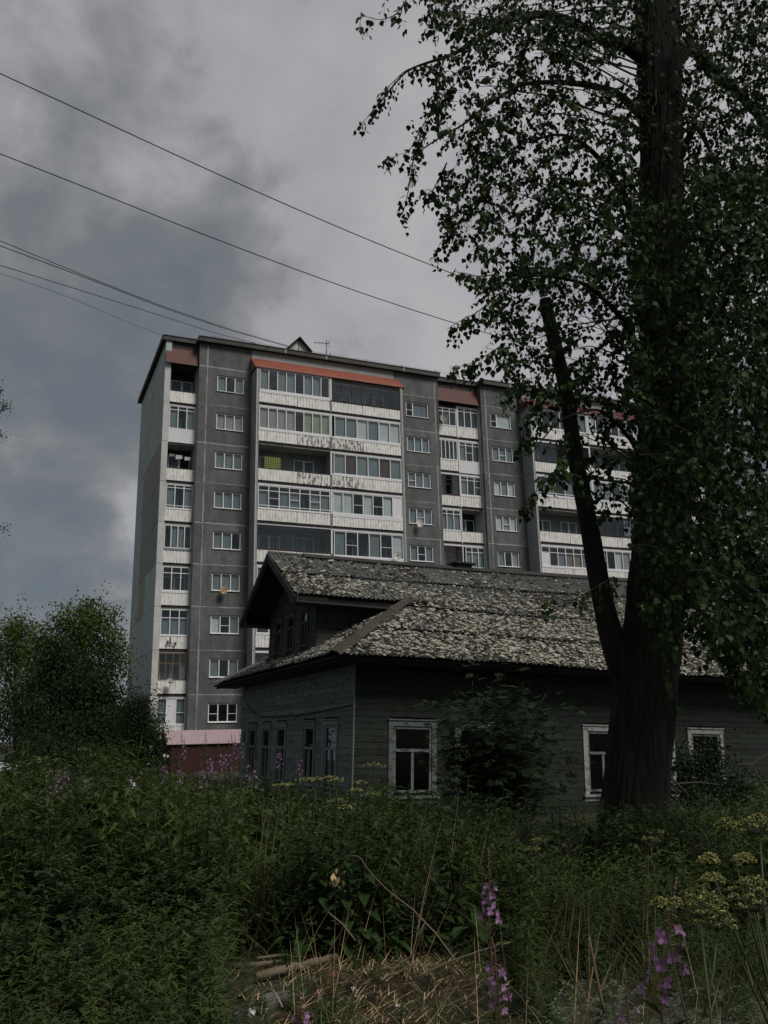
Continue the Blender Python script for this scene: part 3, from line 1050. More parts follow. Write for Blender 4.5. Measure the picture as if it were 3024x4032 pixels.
# old bracket aerial hung on the parapet
br = empty('wall_bracket', (9.12, YR - 0.05, 8.95), 'black iron bracket hung on the parapet of the corner loggia', 'bracket')
MB().bar((9.1, YR - 0.06, 9.3), (9.1, YR - 0.10, 8.85), 0.05, 0.05).build('upright', m_steel, br)
MB().bar((8.9, YR - 0.12, 8.9), (9.42, YR - 0.14, 8.86), 0.04, 0.04).build('crossbar', m_steel, br)
MB().box(8.86, 8.96, YR - 0.18, YR - 0.10, 8.82, 9.04).build('clamp', m_steel, br)
MB().box(9.36, 9.46, YR - 0.18, YR - 0.10, 8.76, 8.96).build('clamp', m_steel, br)

# washing and a checked blanket
def cloth(name, x0, x1, z0, z1, y, mt, label, cat, group=None):
    mb = MB()
    n = 6
    for i in range(n):
        a, b = x0 + (x1 - x0) * i / n, x0 + (x1 - x0) * (i + 1) / n
        da, db = 0.02 * math.sin(i * 1.7), 0.02 * math.sin((i + 1) * 1.7)
        mb.hexa([(a, y + da, z0 + 0.01 * i), (b, y + db, z0 + 0.01 * (i + 1)), (b, y + db + 0.015, z0 + 0.01 * (i + 1)), (a, y + da + 0.015, z0 + 0.01 * i),
                 (a, y, z1), (b, y, z1), (b, y + 0.015, z1), (a, y + 0.015, z1)])
    c = ((x0 + x1) / 2, y, z0)
    return tag(mb.build(name, mt, off=c), label, cat, group) if False else tag(_at(mb, name, mt, c), label, cat, group)


def _at(mb, name, mt, c, smooth=False):
    """one-mesh thing with its origin at c"""
    o = mb.build(name, mt, off=c, smooth=smooth)
    o.location = c
    return o


m_linen = M_noise('white_linen', (0.50, 0.51, 0.56), (0.42, 0.43, 0.47), scale=4, rough=0.9)
s2 = SK(2)
cloth('washing', 8.98, 9.42, s2 + 1.62, s2 + 1.92, YR + 0.1, m_linen, 'white shirt hung in the middle of the dark corner loggia', 'laundry', 'washing in the dark corner loggia')
cloth('washing', 9.58, 9.98, s2 + 1.60, s2 + 1.86, YR + 0.12, m_linen, 'white cloth hung right of the shirt in the corner loggia', 'laundry', 'washing in the dark corner loggia')
cloth('washing', 8.55, 8.92, s2 + 1.80, s2 + 1.98, YR + 0.16, m_curt['t'], 'greenish cloth hung left of the shirt in the corner loggia', 'laundry', 'washing in the dark corner loggia')
mt_, t_, p_, _o = new_mat('checked_blanket')
tc_ = N(t_, 'ShaderNodeTexCoord')
sp_ = N(t_, 'ShaderNodeSeparateXYZ')
L(t_, tc_, 'Object', sp_, 0)
fx = math_node(t_, 'FRACT', math_node(t_, 'MULTIPLY', sp_.outputs[0], 6.2))
fz = math_node(t_, 'FRACT', math_node(t_, 'MULTIPLY', sp_.outputs[2], 6.2))
k_ = math_node(t_, 'MULTIPLY', math_node(t_, 'GREATER_THAN', fx, 0.42), math_node(t_, 'GREATER_THAN', fz, 0.42))
t_.links.new(mix_col(t_, k_, (0.085, 0.11, 0.02), (0.27, 0.27, 0.11)), p_.inputs['Base Color'])
p_.inputs['Roughness'].default_value = 0.95
cloth('blanket', 14.62, 15.75, s2 + 0.9, s2 + 1.82, YB + 0.12, mt_, 'yellow-green checked blanket hung over the open loggia rail', 'blanket')

# ---------------------------------------------------------------- old wooden house (sunk towards its far right end)
HO = (7.5959823, 19.8973827, 2.5448598)
HM = np.array([[0.9992116, -0.004874, 0.0394014], [0.0050109, 0.9999817, -0.0033764], [-0.0393843, 0.0035712, 0.9992178]])
hs = empty('wooden_house', HO, 'old weathered wooden house with a mossy corrugated slate roof and gabled attic', 'house', world_coords=False)
hs.rotation_euler = Matrix([list(map(float, r)) for r in HM]).to_euler()


def hw(p):
    return HM @ np.asarray(p, float) + np.array(HO)


def M_plank(name, col, col2, peel=None, grain=(1.2, 1.2, 26), scale=1.6):
    mt, t, p, out = new_mat(name)
    oi = N(t, 'ShaderNodeObjectInfo')
    n = noise_out(t, scale, 6, 0.65, grain, dist=0.3)
    c = ramp(t, n, [(0.32, col), (0.68, col2)])
    if peel:
        pn = noise_out(t, 3.5, 7, 0.7, (1, 1, 2.5), off=5)
        c = mix_col(t, ramp(t, pn, [(0.53, (0, 0, 0)), (0.60, (1, 1, 1))]), c, peel)
    k = math_node(t, 'ADD', math_node(t, 'MULTIPLY', oi.outputs['Random'], 0.45), 0.78)
    cc = N(t, 'ShaderNodeCombineXYZ')
    for i in range(3):
        t.links.new(k, cc.inputs[i])
    c = mix_col(t, 1.0, c, cc.outputs[0], 'MULTIPLY')
    t.links.new(c, p.inputs['Base Color'])
    p.inputs['Roughness'].default_value = 0.85
    p.inputs['Specular IOR Level'].default_value = 0.25
    bump(t, p, n, 0.35, 0.01)
    return mt


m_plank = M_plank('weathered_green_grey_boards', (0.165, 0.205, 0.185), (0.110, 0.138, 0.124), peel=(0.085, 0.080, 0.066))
m_plankshade = M_plank('shaded_weathered_boards', (0.025, 0.034, 0.027), (0.015, 0.020, 0.016), peel=(0.015, 0.013, 0.010))  # long-wall boards, darkened in colour for the shade of the tree crown
m_attbd = M_plank('dark_attic_boards', (0.055, 0.066, 0.061), (0.037, 0.043, 0.040), peel=(0.034, 0.031, 0.028))
m_trim = M_plank('peeling_window_trim', (0.155, 0.182, 0.172), (0.105, 0.125, 0.118), peel=(0.055, 0.050, 0.042), grain=(8, 8, 1.2))
m_trimg = M_plank('green_window_trim', (0.175, 0.215, 0.198), (0.125, 0.155, 0.143), grain=(8, 8, 1.2))
m_trimw = M_plank('pale_window_trim', (0.30, 0.318, 0.31), (0.23, 0.243, 0.24), peel=(0.13, 0.12, 0.11), grain=(8, 8, 1.2))
m_olive = M_plank('olive_attic_trim', (0.085, 0.085, 0.060), (0.06, 0.06, 0.045), grain=(8, 8, 1.2))
m_soffit = M_plank('bare_soffit_boards', (0.048, 0.044, 0.038), (0.032, 0.029, 0.025), grain=(1, 20, 1))
m_rust = M_noise('rusty_ridge_tin', (0.056, 0.044, 0.033), (0.036, 0.029, 0.023), scale=2.5, det=7, rough=0.8, rand=0.15, fine=0.15)
m_ridge = M_noise('tarred_ridge_board', (0.045, 0.042, 0.040), (0.028, 0.026, 0.025), scale=4, rough=0.9)
m_inside = M_noise('dark_interior_eave_shade', (0.022, 0.020, 0.018), (0.014, 0.013, 0.012), scale=2, rough=0.95)
m_oldglass = M_glass('old_window_glass', (0.55, 0.6, 0.6), 0.55)
m_blueplate = M_noise('blue_enamel', (0.03, 0.07, 0.16), (0.025, 0.055, 0.12), scale=5, rough=0.5)


def M_slate():
    mt, t, p, out = new_mat('grey_corrugated_slate')
    n = noise_out(t, 1.3, 7, 0.6)
    c = ramp(t, n, [(0.3, (0.088, 0.095, 0.090)), (0.7, (0.050, 0.054, 0.052))])
    n2 = noise_out(t, 14, 6, 0.7, off=3)
    c = mix_col(t, ramp(t, n2, [(0.60, (0, 0, 0)), (0.67, (1, 1, 1))]), c, (0.21, 0.21, 0.185))
    n3 = noise_out(t, 5, 6, 0.7, off=7)
    c = mix_col(t, ramp(t, n3, [(0.60, (0, 0, 0)), (0.72, (0.8, 0.8, 0.8))]), c, (0.030, 0.027, 0.022))
    oi = N(t, 'ShaderNodeObjectInfo')
    k = math_node(t, 'ADD', math_node(t, 'MULTIPLY', oi.outputs['Random'], 0.3), 0.85)
    cc = N(t, 'ShaderNodeCombineXYZ')
    for i in range(3):
        t.links.new(k, cc.inputs[i])
    c = mix_col(t, 1.0, c, cc.outputs[0], 'MULTIPLY')
    t.links.new(c, p.inputs['Base Color'])
    p.inputs['Roughness'].default_value = 0.9
    bump(t, p, n2, 0.4, 0.01)
    return mt


m_slate = M_slate()
EV, ZE, RY = 0.88, 2.22, 5.46               # eave overhang, eave height, ridge y
XL, XR, HX = -0.87, 23.9, 2.36              # roof ends, top of the hip
WAVE, AMP = 0.14, 0.024


def ridge_z(x):
    return 5.86 + 0.024 * (x + 0.8) - 0.04 * math.sin((x + 0.8) / 12 * math.pi)


def eave_sag(x):
    return 0.03 * math.sin(x * 0.55)


def P_main(x, y, h, back=False):
    """point on the long slope at plan position (x, y), h above the sheet plane"""
    t = (y + EV) / (RY + EV)
    z = (ZE + eave_sag(x)) * (1 - t) + ridge_z(x) * t
    yy = 2 * RY - y if back else y
    return (x, yy + (0.5 * h if back else -0.5 * h), z + 0.86 * h)


T2 = 0.585


def P_end(x, y, h):
    return (x - 0.5 * h, y, ZE + (x + 0.9) * T2 + 0.86 * h)


def sheet(x0, x1, ya, yb, Pf, clip, lift):
    """corrugated sheet from x0 to x1 (across the waves), ya (low) to yb (high)"""
    mb = MB()
    n = max(2, int(round((x1 - x0) / WAVE * 6)))
    prev = None
    dj = random.uniform(-0.012, 0.012)
    for i in range(n + 1):
        x = x0 + (x1 - x0) * i / n
        c = AMP * math.cos(2 * math.pi * x / WAVE)
        lo, hi = ya, clip(x, yb) if clip else yb
        jag = random.uniform(-0.012, 0.012)
        if hi <= lo + 0.03:
            prev = None
            continue
        cur = [Pf(x, lo + jag * 0.6, c + lift + 0.065 + dj), Pf(x, (lo + hi) / 2, c + lift + 0.03 + dj), Pf(x, hi, c + lift + dj)]
        if prev:
            for k in range(2):
                mb.poly([prev[k], cur[k], cur[k + 1], prev[k + 1]])
        prev = cur
    if mb.f:
        mb.build('slate_sheet', m_slate, hs, off=(0, 0, 0))


def roof_sheets():
    rows = [(-0.93, 0.62), (0.56, 2.12), (2.02, 3.98), (3.90, 5.42)]
    rows_up = [(2.40, 3.98), (3.90, 5.42)]
    for back in (False, True):
        Pf = (lambda x, y, h, b=back: P_main(x, y, h, b))
        for ri, (ya, yb) in enumerate(rows):
            x = XL
            j = 0
            while x < XR - 0.2:
                x1 = min(x + WAVE * 7 + 0.02, XR)
                xa = x - (0.0 if j % 2 else 0.0)
                yl = ya
                clip = None
                if x < HX + 0.1 and ya < 2.3:
                    if ri == 2:
                        yl = 2.40 if x1 < HX + 0.9 else ya
                    else:
                        clip = lambda xx, top: min(top, xx - 0.02)
                if not (clip and x1 < ya):
                    sheet(xa, x1, yl + random.uniform(-0.03, 0.03), yb, Pf, clip, 0.006 * (j % 2) + 0.004)
                x = x1 - 0.02
                j += 1
    # filler strip on the long slope between the hip top and the upper eave
    # end slope: waves run along x, sheets stepped along y
    y = -0.95
    j = 0
    while y < 12.35:
        y1 = min(y + WAVE * 7 + 0.02, 12.4)

        def clip(yy, top):
            lim = min(yy - 0.02, 10.92 - yy - 0.02 + 0.9)
            if 3.02 < yy < 7.95:
                lim = min(lim, 0.02)
            return min(top, lim, 2.36)
        for (xa, xb) in ((-0.93, 0.55), (0.48, 2.4)):
            if xa > 0.3 and 3.1 < (y + y1) / 2 < 7.9:
                continue
            sheet(y, y1, xa + random.uniform(-0.02, 0.02), xb, lambda a, b, h: P_end(b, a, h), clip, 0.006 * (j % 2) + 0.004)
        y = y1 - 0.02
        j += 1


roof_sheets()


def hbox(name, mt, *a, parent=None):
    return MB().box(*a).build(name, mt, parent or hs, off=(0, 0, 0))


# soffit boarding under the sheets, eave boards, barge boards
def slope_board(name, mt, x0, x1, ya, yb, h0, h1, back=False):
    mb = MB()
    mb.hexa([P_main(x0, ya, h0, back), P_main(x1, ya, h0, back), P_main(x1, yb, h0, back), P_main(x0, yb, h0, back),
             P_main(x0, ya, h1, back), P_main(x1, ya, h1, back), P_main(x1, yb, h1, back), P_main(x0, yb, h1, back)])
    return mb.build(name, mt, hs, off=(0, 0, 0))


for back in (False, True):
    slope_board('roof_decking', m_soffit, XL + 0.06, HX + 0.9, 2.46, RY - 0.06, -0.10, -0.045, back)
    for i_ in range(14):
        xa_, xb_ = HX + 0.9 + (XR - HX - 1.0) * i_ / 14, HX + 0.9 + (XR - HX - 1.0) * (i_ + 1) / 14
        slope_board('roof_decking', m_soffit, xa_ + 0.002, xb_, -0.80, RY - 0.06, -0.13, -0.07, back)
    slope_board('barge_board', m_attbd, XL - 0.035, XL + 0.0, 2.36, RY - 0.02, -0.17, 0.0, back)
    slope_board('barge_board', m_soffit, XL + 0.002, XL + 0.03, 2.36, RY - 0.04, -0.26, -0.10, back)
mb = MB()
mb.hexa([P_main(-0.8, -0.80, -0.13), P_main(HX + 0.898, -0.82, -0.10), P_main(HX + 0.898, 2.3, -0.10), P_main(2.3, 2.3, -0.10),
         P_main(-0.8, -0.82, -0.045), P_main(HX + 0.898, -0.82, -0.045), P_main(HX + 0.898, 2.3, -0.045), P_main(2.3, 2.3, -0.045)])
mb.build('roof_decking', m_soffit, hs, off=(0, 0, 0))
mb = MB()
mb.hexa([P_end(-0.86, -0.8, -0.10), P_end(2.2, 2.3, -0.10), P_end(2.2, 8.6, -0.10), P_end(-0.86, 12.2, -0.10),
         P_end(-0.86, -0.8, -0.045), P_end(2.2, 2.3, -0.045), P_end(2.2, 8.6, -0.045), P_end(-0.86, 12.2, -0.045)])
mb.build('roof_decking', m_soffit, hs, off=(0, 0, 0))
hbox('eave_board', m_inside, -0.72, XR - 0.1, -0.71, -0.68, 2.09, 2.21)  # near-black colour stands in for the shade under the eaves
hbox('eave_board', m_inside, -0.72, -0.69, -0.678, 12.2, 2.09, 2.21)
hbox('eave_soffit', m_soffit, -0.68, XR - 0.2, -0.675, -0.03, 2.125, 2.15)
hbox('eave_soffit', m_soffit, -0.68, -0.03, -0.028, 12.1, 2.125, 2.15)
# boxed returns under the upper eaves
for ya, yb in ((2.40, 3.07), (7.89, 8.52)):
    hbox('eave_return', m_attbd, XL + 0.04, 2.5, ya, yb, 3.93, 3.97)
    hbox('eave_return_face', m_attbd, XL + 0.04, XL + 0.07, ya, yb, 3.975, 4.30)
    e = ya if ya < 5 else yb - 0.03
    hbox('eave_board', m_inside, XL + 0.075, 2.45, e + 0.04, e + 0.07, 3.98, 4.10)  # coloured dark for the shade below the upper roof
# ridge board and rusty hip caps
mb = MB()
for back in (False, True):
    for i in range(12):
        xa, xb = 0.2 + (XR - 0.2) * i / 12, 0.2 + (XR - 0.2) * (i + 1) / 12
        mb = MB()
        mb.hexa([P_main(xa + 0.01, 5.24, 0.04, back), P_main(xb, 5.24, 0.04, back), P_main(xb, 5.46, 0.045, back), P_main(xa + 0.01, 5.46, 0.045, back),
                 P_main(xa + 0.01, 5.24, 0.085, back), P_main(xb, 5.24, 0.085, back), P_main(xb, 5.46, 0.10, back), P_main(xa + 0.01, 5.46, 0.10, back)])
        mb.build('ridge_board', m_ridge, hs, off=(0, 0, 0))
for i in range(6):
    xa, xb = XL + (0.2 - XL) * i / 6, XL + (0.2 - XL) * (i + 1) / 6
    MB().tube([(xa, RY, ridge_z(xa) + 0.0), (xb + 0.02, RY, ridge_z(xb) + 0.0)], [0.075, 0.08], 8).build('ridge_cap', m_slate, hs, off=(0, 0, 0), smooth=True)
for i in range(4):
    ta, tb = i / 4, (i + 1) / 4 + 0.02
    def hp_(t, d, up):
        x = -0.97 + (HX + 0.98) * t
        z = ZE + (x + 0.9) * T2 + up
        return (x + d, x - d, z)
    o = 0.012 * (i % 2)
    mb = MB()
    w0, w1 = 0.155 - 0.03 * ta, 0.155 - 0.03 * tb
    prof = [(-1.0, 0.0), (-0.6, 0.075), (0, 0.115), (0.6, 0.075), (1.0, 0.0)]
    for (a, ha), (b, hb) in zip(prof[:-1], prof[1:]):
        mb.poly([hp_(ta, w0 * a, 0.02 + ha + o), hp_(ta, w0 * b, 0.02 + hb + o), hp_(tb, w1 * b, 0.02 + hb + o), hp_(tb, w1 * a, 0.02 + ha + o)])
    tag(mb.build('hip_cap', m_rust, hs, off=(0, 0, 0), smooth=True), 'rusty brown sheet-metal cap over the roof hip')
# low chimney cover at the ridge
ch = hbox('chimney', m_ridge, 5.6, 6.15, 5.3, 5.85, 5.7, 6.13)
hbox('chimney_lid', m_ridge, 5.48, 6.27, 5.2, 5.95, 6.135, 6.19, parent=ch)

# ---- plank walls
LWIN = [(0.88, 2.17), (2.67, 3.94), (6.53, 7.79), (8.31, 9.58), (10.08, 11.37), (14.2, 15.5), (17.0, 18.3), (19.5, 20.8)]
EWIN = [(1.02, 2.17), (2.79, 3.91), (5.44, 6.60), (7.11, 8.23), (8.80, 9.95)]
WZ0, WZ1 = -0.94, 0.81
PZ0, PH = -2.0, 0.152


def planks(spans_of_row, mt, axis, at, z0, z1, out, ph=PH, seams=()):
    """rows of boards; axis 'x': wall faces -y at y=at; axis 'y': wall faces -x at x=at"""
    k = 0
    z = z0
    while z < z1 - 0.02:
        zt = min(z + ph, z1)
        for (a, b) in spans_of_row(z, zt):
            cuts = [a] + [s for s in seams if a + 0.4 < s < b - 0.4 and random.random() < 0.55] + [b]
            for p, q in zip(cuts[:-1], cuts[1:]):
                d = random.uniform(0, 0.006)
                sl = random.uniform(-0.004, 0.004)
                g = 0.004 + random.uniform(0, 0.004)
                p_, q_ = p + 0.003, q - 0.003
                f0, f1 = at - 0.028 - d, at - 0.020 - d          # lower edge laps out a little
                if axis == 'x':
                    pts = [(p_, f0, z + g + sl), (q_, f0, z + g - sl), (q_, at, z + g - sl), (p_, at, z + g + sl), (p_, f1, zt + sl), (q_, f1, zt - sl), (q_, at, zt - sl), (p_, at, zt + sl)]
                else:
                    pts = [(f0, q_, z + g + sl), (f0, p_, z + g - sl), (at, p_, z + g - sl), (at, q_, z + g + sl), (f1, q_, zt + sl), (f1, p_, zt - sl), (at, p_, zt - sl), (at, q_, zt + sl)]
                MB().hexa(pts).build('plank', mt, hs, off=(0, 0, 0))
        z = zt
        k += 1


def spans(a, b, wins):
    def f(z, zt):
        if zt <= WZ0 + 0.02 or z >= WZ1 - 0.06:
            return [(a, b)]
        r, x = [], a
        for (p, q) in wins:
            r.append((x, p + 0.05))
            x = q - 0.05
        r.append((x, b))
        return r
    return f


planks(spans(0.0, 23.4, LWIN), m_plankshade, 'x', 0.0, PZ0, 2.12, -1, seams=(4.2, 5.3, 12.0))
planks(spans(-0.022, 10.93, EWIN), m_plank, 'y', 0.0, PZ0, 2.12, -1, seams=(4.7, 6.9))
# attic walls
planks(lambda z, zt: [(3.09, 7.87)] if zt < 2.84 or z > 4.1 else [(3.09, 3.78), (4.49, 5.13), (5.90, 6.45), (7.2, 7.87)], m_attbd, 'y', 0.0, 2.70, 4.0, -1, ph=0.13)


def gable_rows(z, zt):
    h = 7.87 - RY
    k = (5.55 - zt) / (5.55 - 3.9)
    hw_ = max(0.05, 2.95 * k)
    hw_ = min(hw_, 2.39)
    return [(RY - hw_, RY + hw_)]


planks(gable_rows, m_attbd, 'y', 0.0, 4.0, 5.5, -1, ph=0.13)
planks(lambda z, zt: [(0.0, 3.4)], m_attbd, 'x', 3.09, 2.70, 3.94, -1, ph=0.13)
# corner strip, plain inner walls that keep the inside dark
hbox('corner_strip', m_trimg, -0.045, -0.031, -0.045, 0.03, PZ0, 2.12)


def inner_wall(axis, at, a, b, z0, z1, holes, name='inner_wall'):
    """thin dark wall behind the boards with window holes and shallow dark rooms"""
    mb = MB()
    x = a
    def quad(p, q, c, d):
        if q - p < 0.01:
            return
        if axis == 'x':
            mb.poly([(p, at, c), (q, at, c), (q, at, d), (p, at, d)])
        else:
            mb.poly([(at, q, c), (at, p, c), (at, p, d), (at, q, d)])
    for (p, q, c, d) in holes:
        quad(x, p, z0, z1)
        quad(p, q, z0, c)
        quad(p, q, d, z1)
        dd = 0.9
        if axis == 'x':
            for e in (((p, c), (p, d)), ((p, d), (q, d)), ((q, d), (q, c)), ((q, c), (p, c))):
                mb.poly([(e[0][0], at, e[0][1]), (e[0][0], at + dd, e[0][1]), (e[1][0], at + dd, e[1][1]), (e[1][0], at, e[1][1])])
            mb.poly([(p, at + dd, c), (q, at + dd, c), (q, at + dd, d), (p, at + dd, d)])
        else:
            for e in (((p, c), (p, d)), ((p, d), (q, d)), ((q, d), (q, c)), ((q, c), (p, c))):
                mb.poly([(at, e[0][0], e[0][1]), (at + dd, e[0][0], e[0][1]), (at + dd, e[1][0], e[1][1]), (at, e[1][0], e[1][1])])
            mb.poly([(at + dd, p, c), (at + dd, q, c), (at + dd, q, d), (at + dd, p, d)])
        x = q
    quad(x, b, z0, z1)
    mb.build(name, m_inside, hs, off=(0, 0, 0))


inner_wall('x', 0.004, 0.0, 23.4, PZ0, 2.14, [(a + 0.13, b - 0.13, -0.86, 0.67) for a, b in LWIN])
inner_wall('y', 0.004, 0.0, 10.93, PZ0, 2.14, [(a + 0.13, b - 0.13, -0.86, 0.67) for a, b in EWIN])
inner_wall('y', 0.004, 3.09, 7.87, 2.3, 4.0, [(a + 0.1, b - 0.1, 2.97, 3.98) for a, b in ((3.73, 4.54), (5.08, 5.95), (6.40, 7.25))], 'attic_inner_wall')
hbox('rear_wall', m_plankshade, 0.0, 23.4, 10.93, 10.96, PZ0, 2.2)
mb = MB()
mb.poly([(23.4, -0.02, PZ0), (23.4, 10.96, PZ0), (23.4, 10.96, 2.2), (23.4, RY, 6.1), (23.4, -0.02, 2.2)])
mb.build('gable_wall', m_plankshade, hs, off=(0, 0, 0))


def old_window(axis, a, b, z0, z1, tm, sm, transom, top_gap=0.0, sill=True, tw=0.13, mull=True):
    """carved-off simple surround, sash with a transom light and two lower casements"""
    def T(u, d, z):
        return (u, -d, z) if axis == 'x' else (-d, u, z)
    def bx(mb, u0, u1, d0, d1, c0, c1):
        if axis == 'x':
            mb.box(u0, u1, -d1, -d0, c0, c1)
        else:
            mb.box(-d1, -d0, u0, u1, c0, c1)
    mb = MB()
    j = lambda: random.uniform(-0.006, 0.006)
    bx(mb, a + j(), a + tw, 0.0, 0.058, z0, z1 - tw - 0.002)
    bx(mb, b - tw, b + j(), 0.0, 0.058, z0, z1 - tw - 0.002)
    bx(mb, a - 0.012, b + 0.012, 0.0, 0.062, z1 - tw, z1)
    bx(mb, a - 0.03, b + 0.03, 0.0, 0.09, z1 + 0.002, z1 + 0.035)
    o = mb.build('window_surround', tm, hs, off=(0, 0, 0))
    i0, i1, c0, c1 = a + tw + 0.004, b - tw - 0.004, z0 + 0.065, z1 - tw - 0.006
    mb = MB()
    fw = 0.06
    bx(mb, i0, i0 + fw, -0.03, 0.03, c0, c1)
    bx(mb, i1 - fw, i1, -0.03, 0.03, c0, c1)
    bx(mb, i0 + fw, i1 - fw, -0.03, 0.03, c1 - fw, c1)
    bx(mb, i0 + fw, i1 - fw, -0.03, 0.03, c0, c0 + fw)
    bx(mb, i0 + fw, i1 - fw, -0.03, 0.045, transom - 0.035, transom + 0.035)
    um = (i0 + i1) / 2
    if mull:
        bx(mb, um - 0.035, um + 0.035, -0.03, 0.028, c0 + fw, transom - 0.036)
    mb.build('sash', sm, o, off=(0, 0, 0))
    for (p, q, r, s) in ((i0 + fw, i1 - fw, transom + 0.036, c1 - fw), (i0 + fw, um - 0.036, c0 + fw, transom - 0.036), (um + 0.036, i1 - fw, c0 + fw, transom - 0.036)):
        if random.random() < 0.93:
            mb = MB()
            bx(mb, p, q, -0.012, -0.008, r, s)
            mb.build('pane', m_oldglass, o, off=(0, 0, 0))
    if sill:
        mb = MB()
        bx(mb, a - 0.06, b + 0.06, 0.0, 0.12, z0 - 0.06, z0 - 0.004)
        mb.build('sill', tm, o, off=(0, 0, 0))
        mb = MB()
        bx(mb, a - 0.02, b + 0.03, 0.0, 0.055, z0 - 0.17, z0 - 0.064)
        mb.build('sill_apron', tm, o, off=(0, 0, 0))


for i, (a, b) in enumerate(LWIN):
    old_window('x', a, b, WZ0, WZ1, m_trim if i < 2 else m_trimw, m_trim, 0.11)
for (a, b) in EWIN:
    old_window('y', a, b, WZ0, WZ1 - 0.0, m_trimg, m_trimg, 0.11, tw=0.12)
for (a, b) in ((3.73, 4.54), (5.08, 5.95), (6.40, 7.25)):
    old_window('y', a, b, 2.87, 4.06, m_olive, m_olive, 3.62, sill=False, tw=0.1)
# slack cable and enamel number plate on the end wall
MB().tube([(-0.05, 10.3, 1.55), (-0.06, 9.4, 1.22), (-0.06, 8.3, 1.06), (-0.06, 6.9, 1.01), (-0.06, 4.5, 1.0), (-0.06, 2.5, 1.06), (-0.06, 0.05, 1.14)], 0.016, 5).build('cable', m_steel, hs, off=(0, 0, 0))
hbox('number_plate', m_blueplate, -0.05, -0.036, 10.30, 10.62, 0.28, 0.60)


# ---- moss and lichen cushions on the slates
def dome_template(n=6):
    v = [(math.cos(2 * math.pi * i / n), math.sin(2 * math.pi * i / n), -0.15) for i in range(n)]
    v += [(0.72 * math.cos(2 * math.pi * (i + 0.5) / n), 0.72 * math.sin(2 * math.pi * (i + 0.5) / n), 0.45) for i in range(n)]
    v += [(0, 0, 0.75)]
    f = []
    for i in range(n):
        j = (i + 1) % n
        f += [(i, j, n + i), (j, n + j, n + i), (n + i, n + j, 2 * n)]
    return np.array(v), np.array(f)


def scatter_moss(name, mt, count, rmin, rmax, dens, seed, tall=(0.4, 0.8), ride=0.0, el=(0.8, 1.5)):
    r_ = np.random.default_rng(seed)
    tv, tf = dome_template()
    Vs, Fs = [], []
    k = 0
    tries = 0
    while k < count and tries < count * 30:
        tries += 1
        u = r_.random()
        if u < 0.09:
            y, x = r_.uniform(-0.9, 9), r_.uniform(-0.92, 2.2)
            if x > y - 0.1 or (3.0 < y < 7.95 and x > -0.05):
                continue
            p = np.array(P_end(x, y, 0.0))
            nrm = np.array([-0.5, 0, 0.86])
            d = 0.75
            lf_ = 0.065 * max(0.0, 1 - ((x + 0.93) % 1.41) / 1.45)
            wv = AMP * math.cos(2 * math.pi * y / WAVE)
        else:
            x, y = r_.uniform(XL, XR), r_.uniform(-0.92, 5.3)
            if x < HX + 0.05 and (y > x - 0.12) and y < 2.42:
                continue
            p = np.array(P_main(x, y, 0.0))
            nrm = np.array([0, -0.5, 0.86])
            d = dens(x, y)
            ra_, rb_ = next((q for q in ((3.90, 5.42), (2.02, 3.98), (0.56, 2.12), (-0.93, 0.62)) if y >= q[0]), (-0.93, 0.62))
            lf_ = 0.065 * max(0.0, 1 - (y - ra_) / (rb_ - ra_))
            wv = AMP * math.cos(2 * math.pi * x / WAVE)
        if r_.random() > d:
            continue
        R = rmin + (rmax - rmin) * r_.random() ** 2.2
        a = r_.normal(0, 0.5)
        c, s = math.cos(a), math.sin(a)
        v = tv * np.array([R * r_.uniform(*el), R * r_.uniform(0.55, 0.95), R * r_.uniform(*tall)])
        v = v * (1 + r_.uniform(-0.28, 0.28, (len(v), 1)))
        v = v @ np.array([[c, s, 0], [-s, c, 0], [0, 0, 1]])
        e1 = np.array([1.0, 0, 0]) if abs(nrm[0]) < 0.2 else np.array([0, 1.0, 0])
        e2 = np.cross(nrm, e1)
        B = np.stack([e1, e2, nrm])
        Vs.append(v @ B + p + nrm * (wv * 0.7 + 0.012 + lf_ + ride * r_.random()))
        Fs.append(tf + k * len(tv))
        k += 1
    o = np_mesh(name, np.concatenate(Vs), np.concatenate(Fs), mt, hs)
    o['kind'] = 'stuff'
    return o


def dens_main(x, y):
    t = (y + EV) / (RY + EV)
    b = float(np.interp(t, [0, 0.40, 0.58, 0.72, 0.80, 1.0], [1.0, 1.0, 0.62, 0.34, 0.16, 0.08]))
    if x < 1.5 and 2.4 < y < 4.2:
        b += 0.25 * (1 - sstep(x, -0.3, 1.5))
    patch = 0.5 + 0.5 * math.sin(1.3 * x + 2.1 * y) * math.sin(0.7 * x - 1.7 * y + 1)
    b *= (0.50 + 0.6 * patch) if t < 0.42 else (0.12 + 1.0 * patch)
    if x > 8:
        b *= 0.75
    return float(min(1.0, b))


m_lichen = M_noise('pale_lichen', (0.46, 0.44, 0.37), (0.13, 0.12, 0.09), scale=5, det=5, rough=0.95, bmp=0.6, bscale=60, bdist=0.01)
m_moss = M_noise('brown_moss', (0.040, 0.034, 0.020), (0.016, 0.014, 0.010), scale=7, det=5, rough=0.98, bmp=0.6, bscale=70, bdist=0.01)
scatter_moss('lichen', m_lichen, 18500, 0.012, 0.058, dens_main, 3, (0.35, 0.8), 0.05, (0.9, 2.0))
scatter_moss('moss', m_moss, 14000, 0.025, 0.085, lambda x, y: 0.07 + 0.93 * dens_main(x, y + 0.2), 4, (0.6, 1.1))

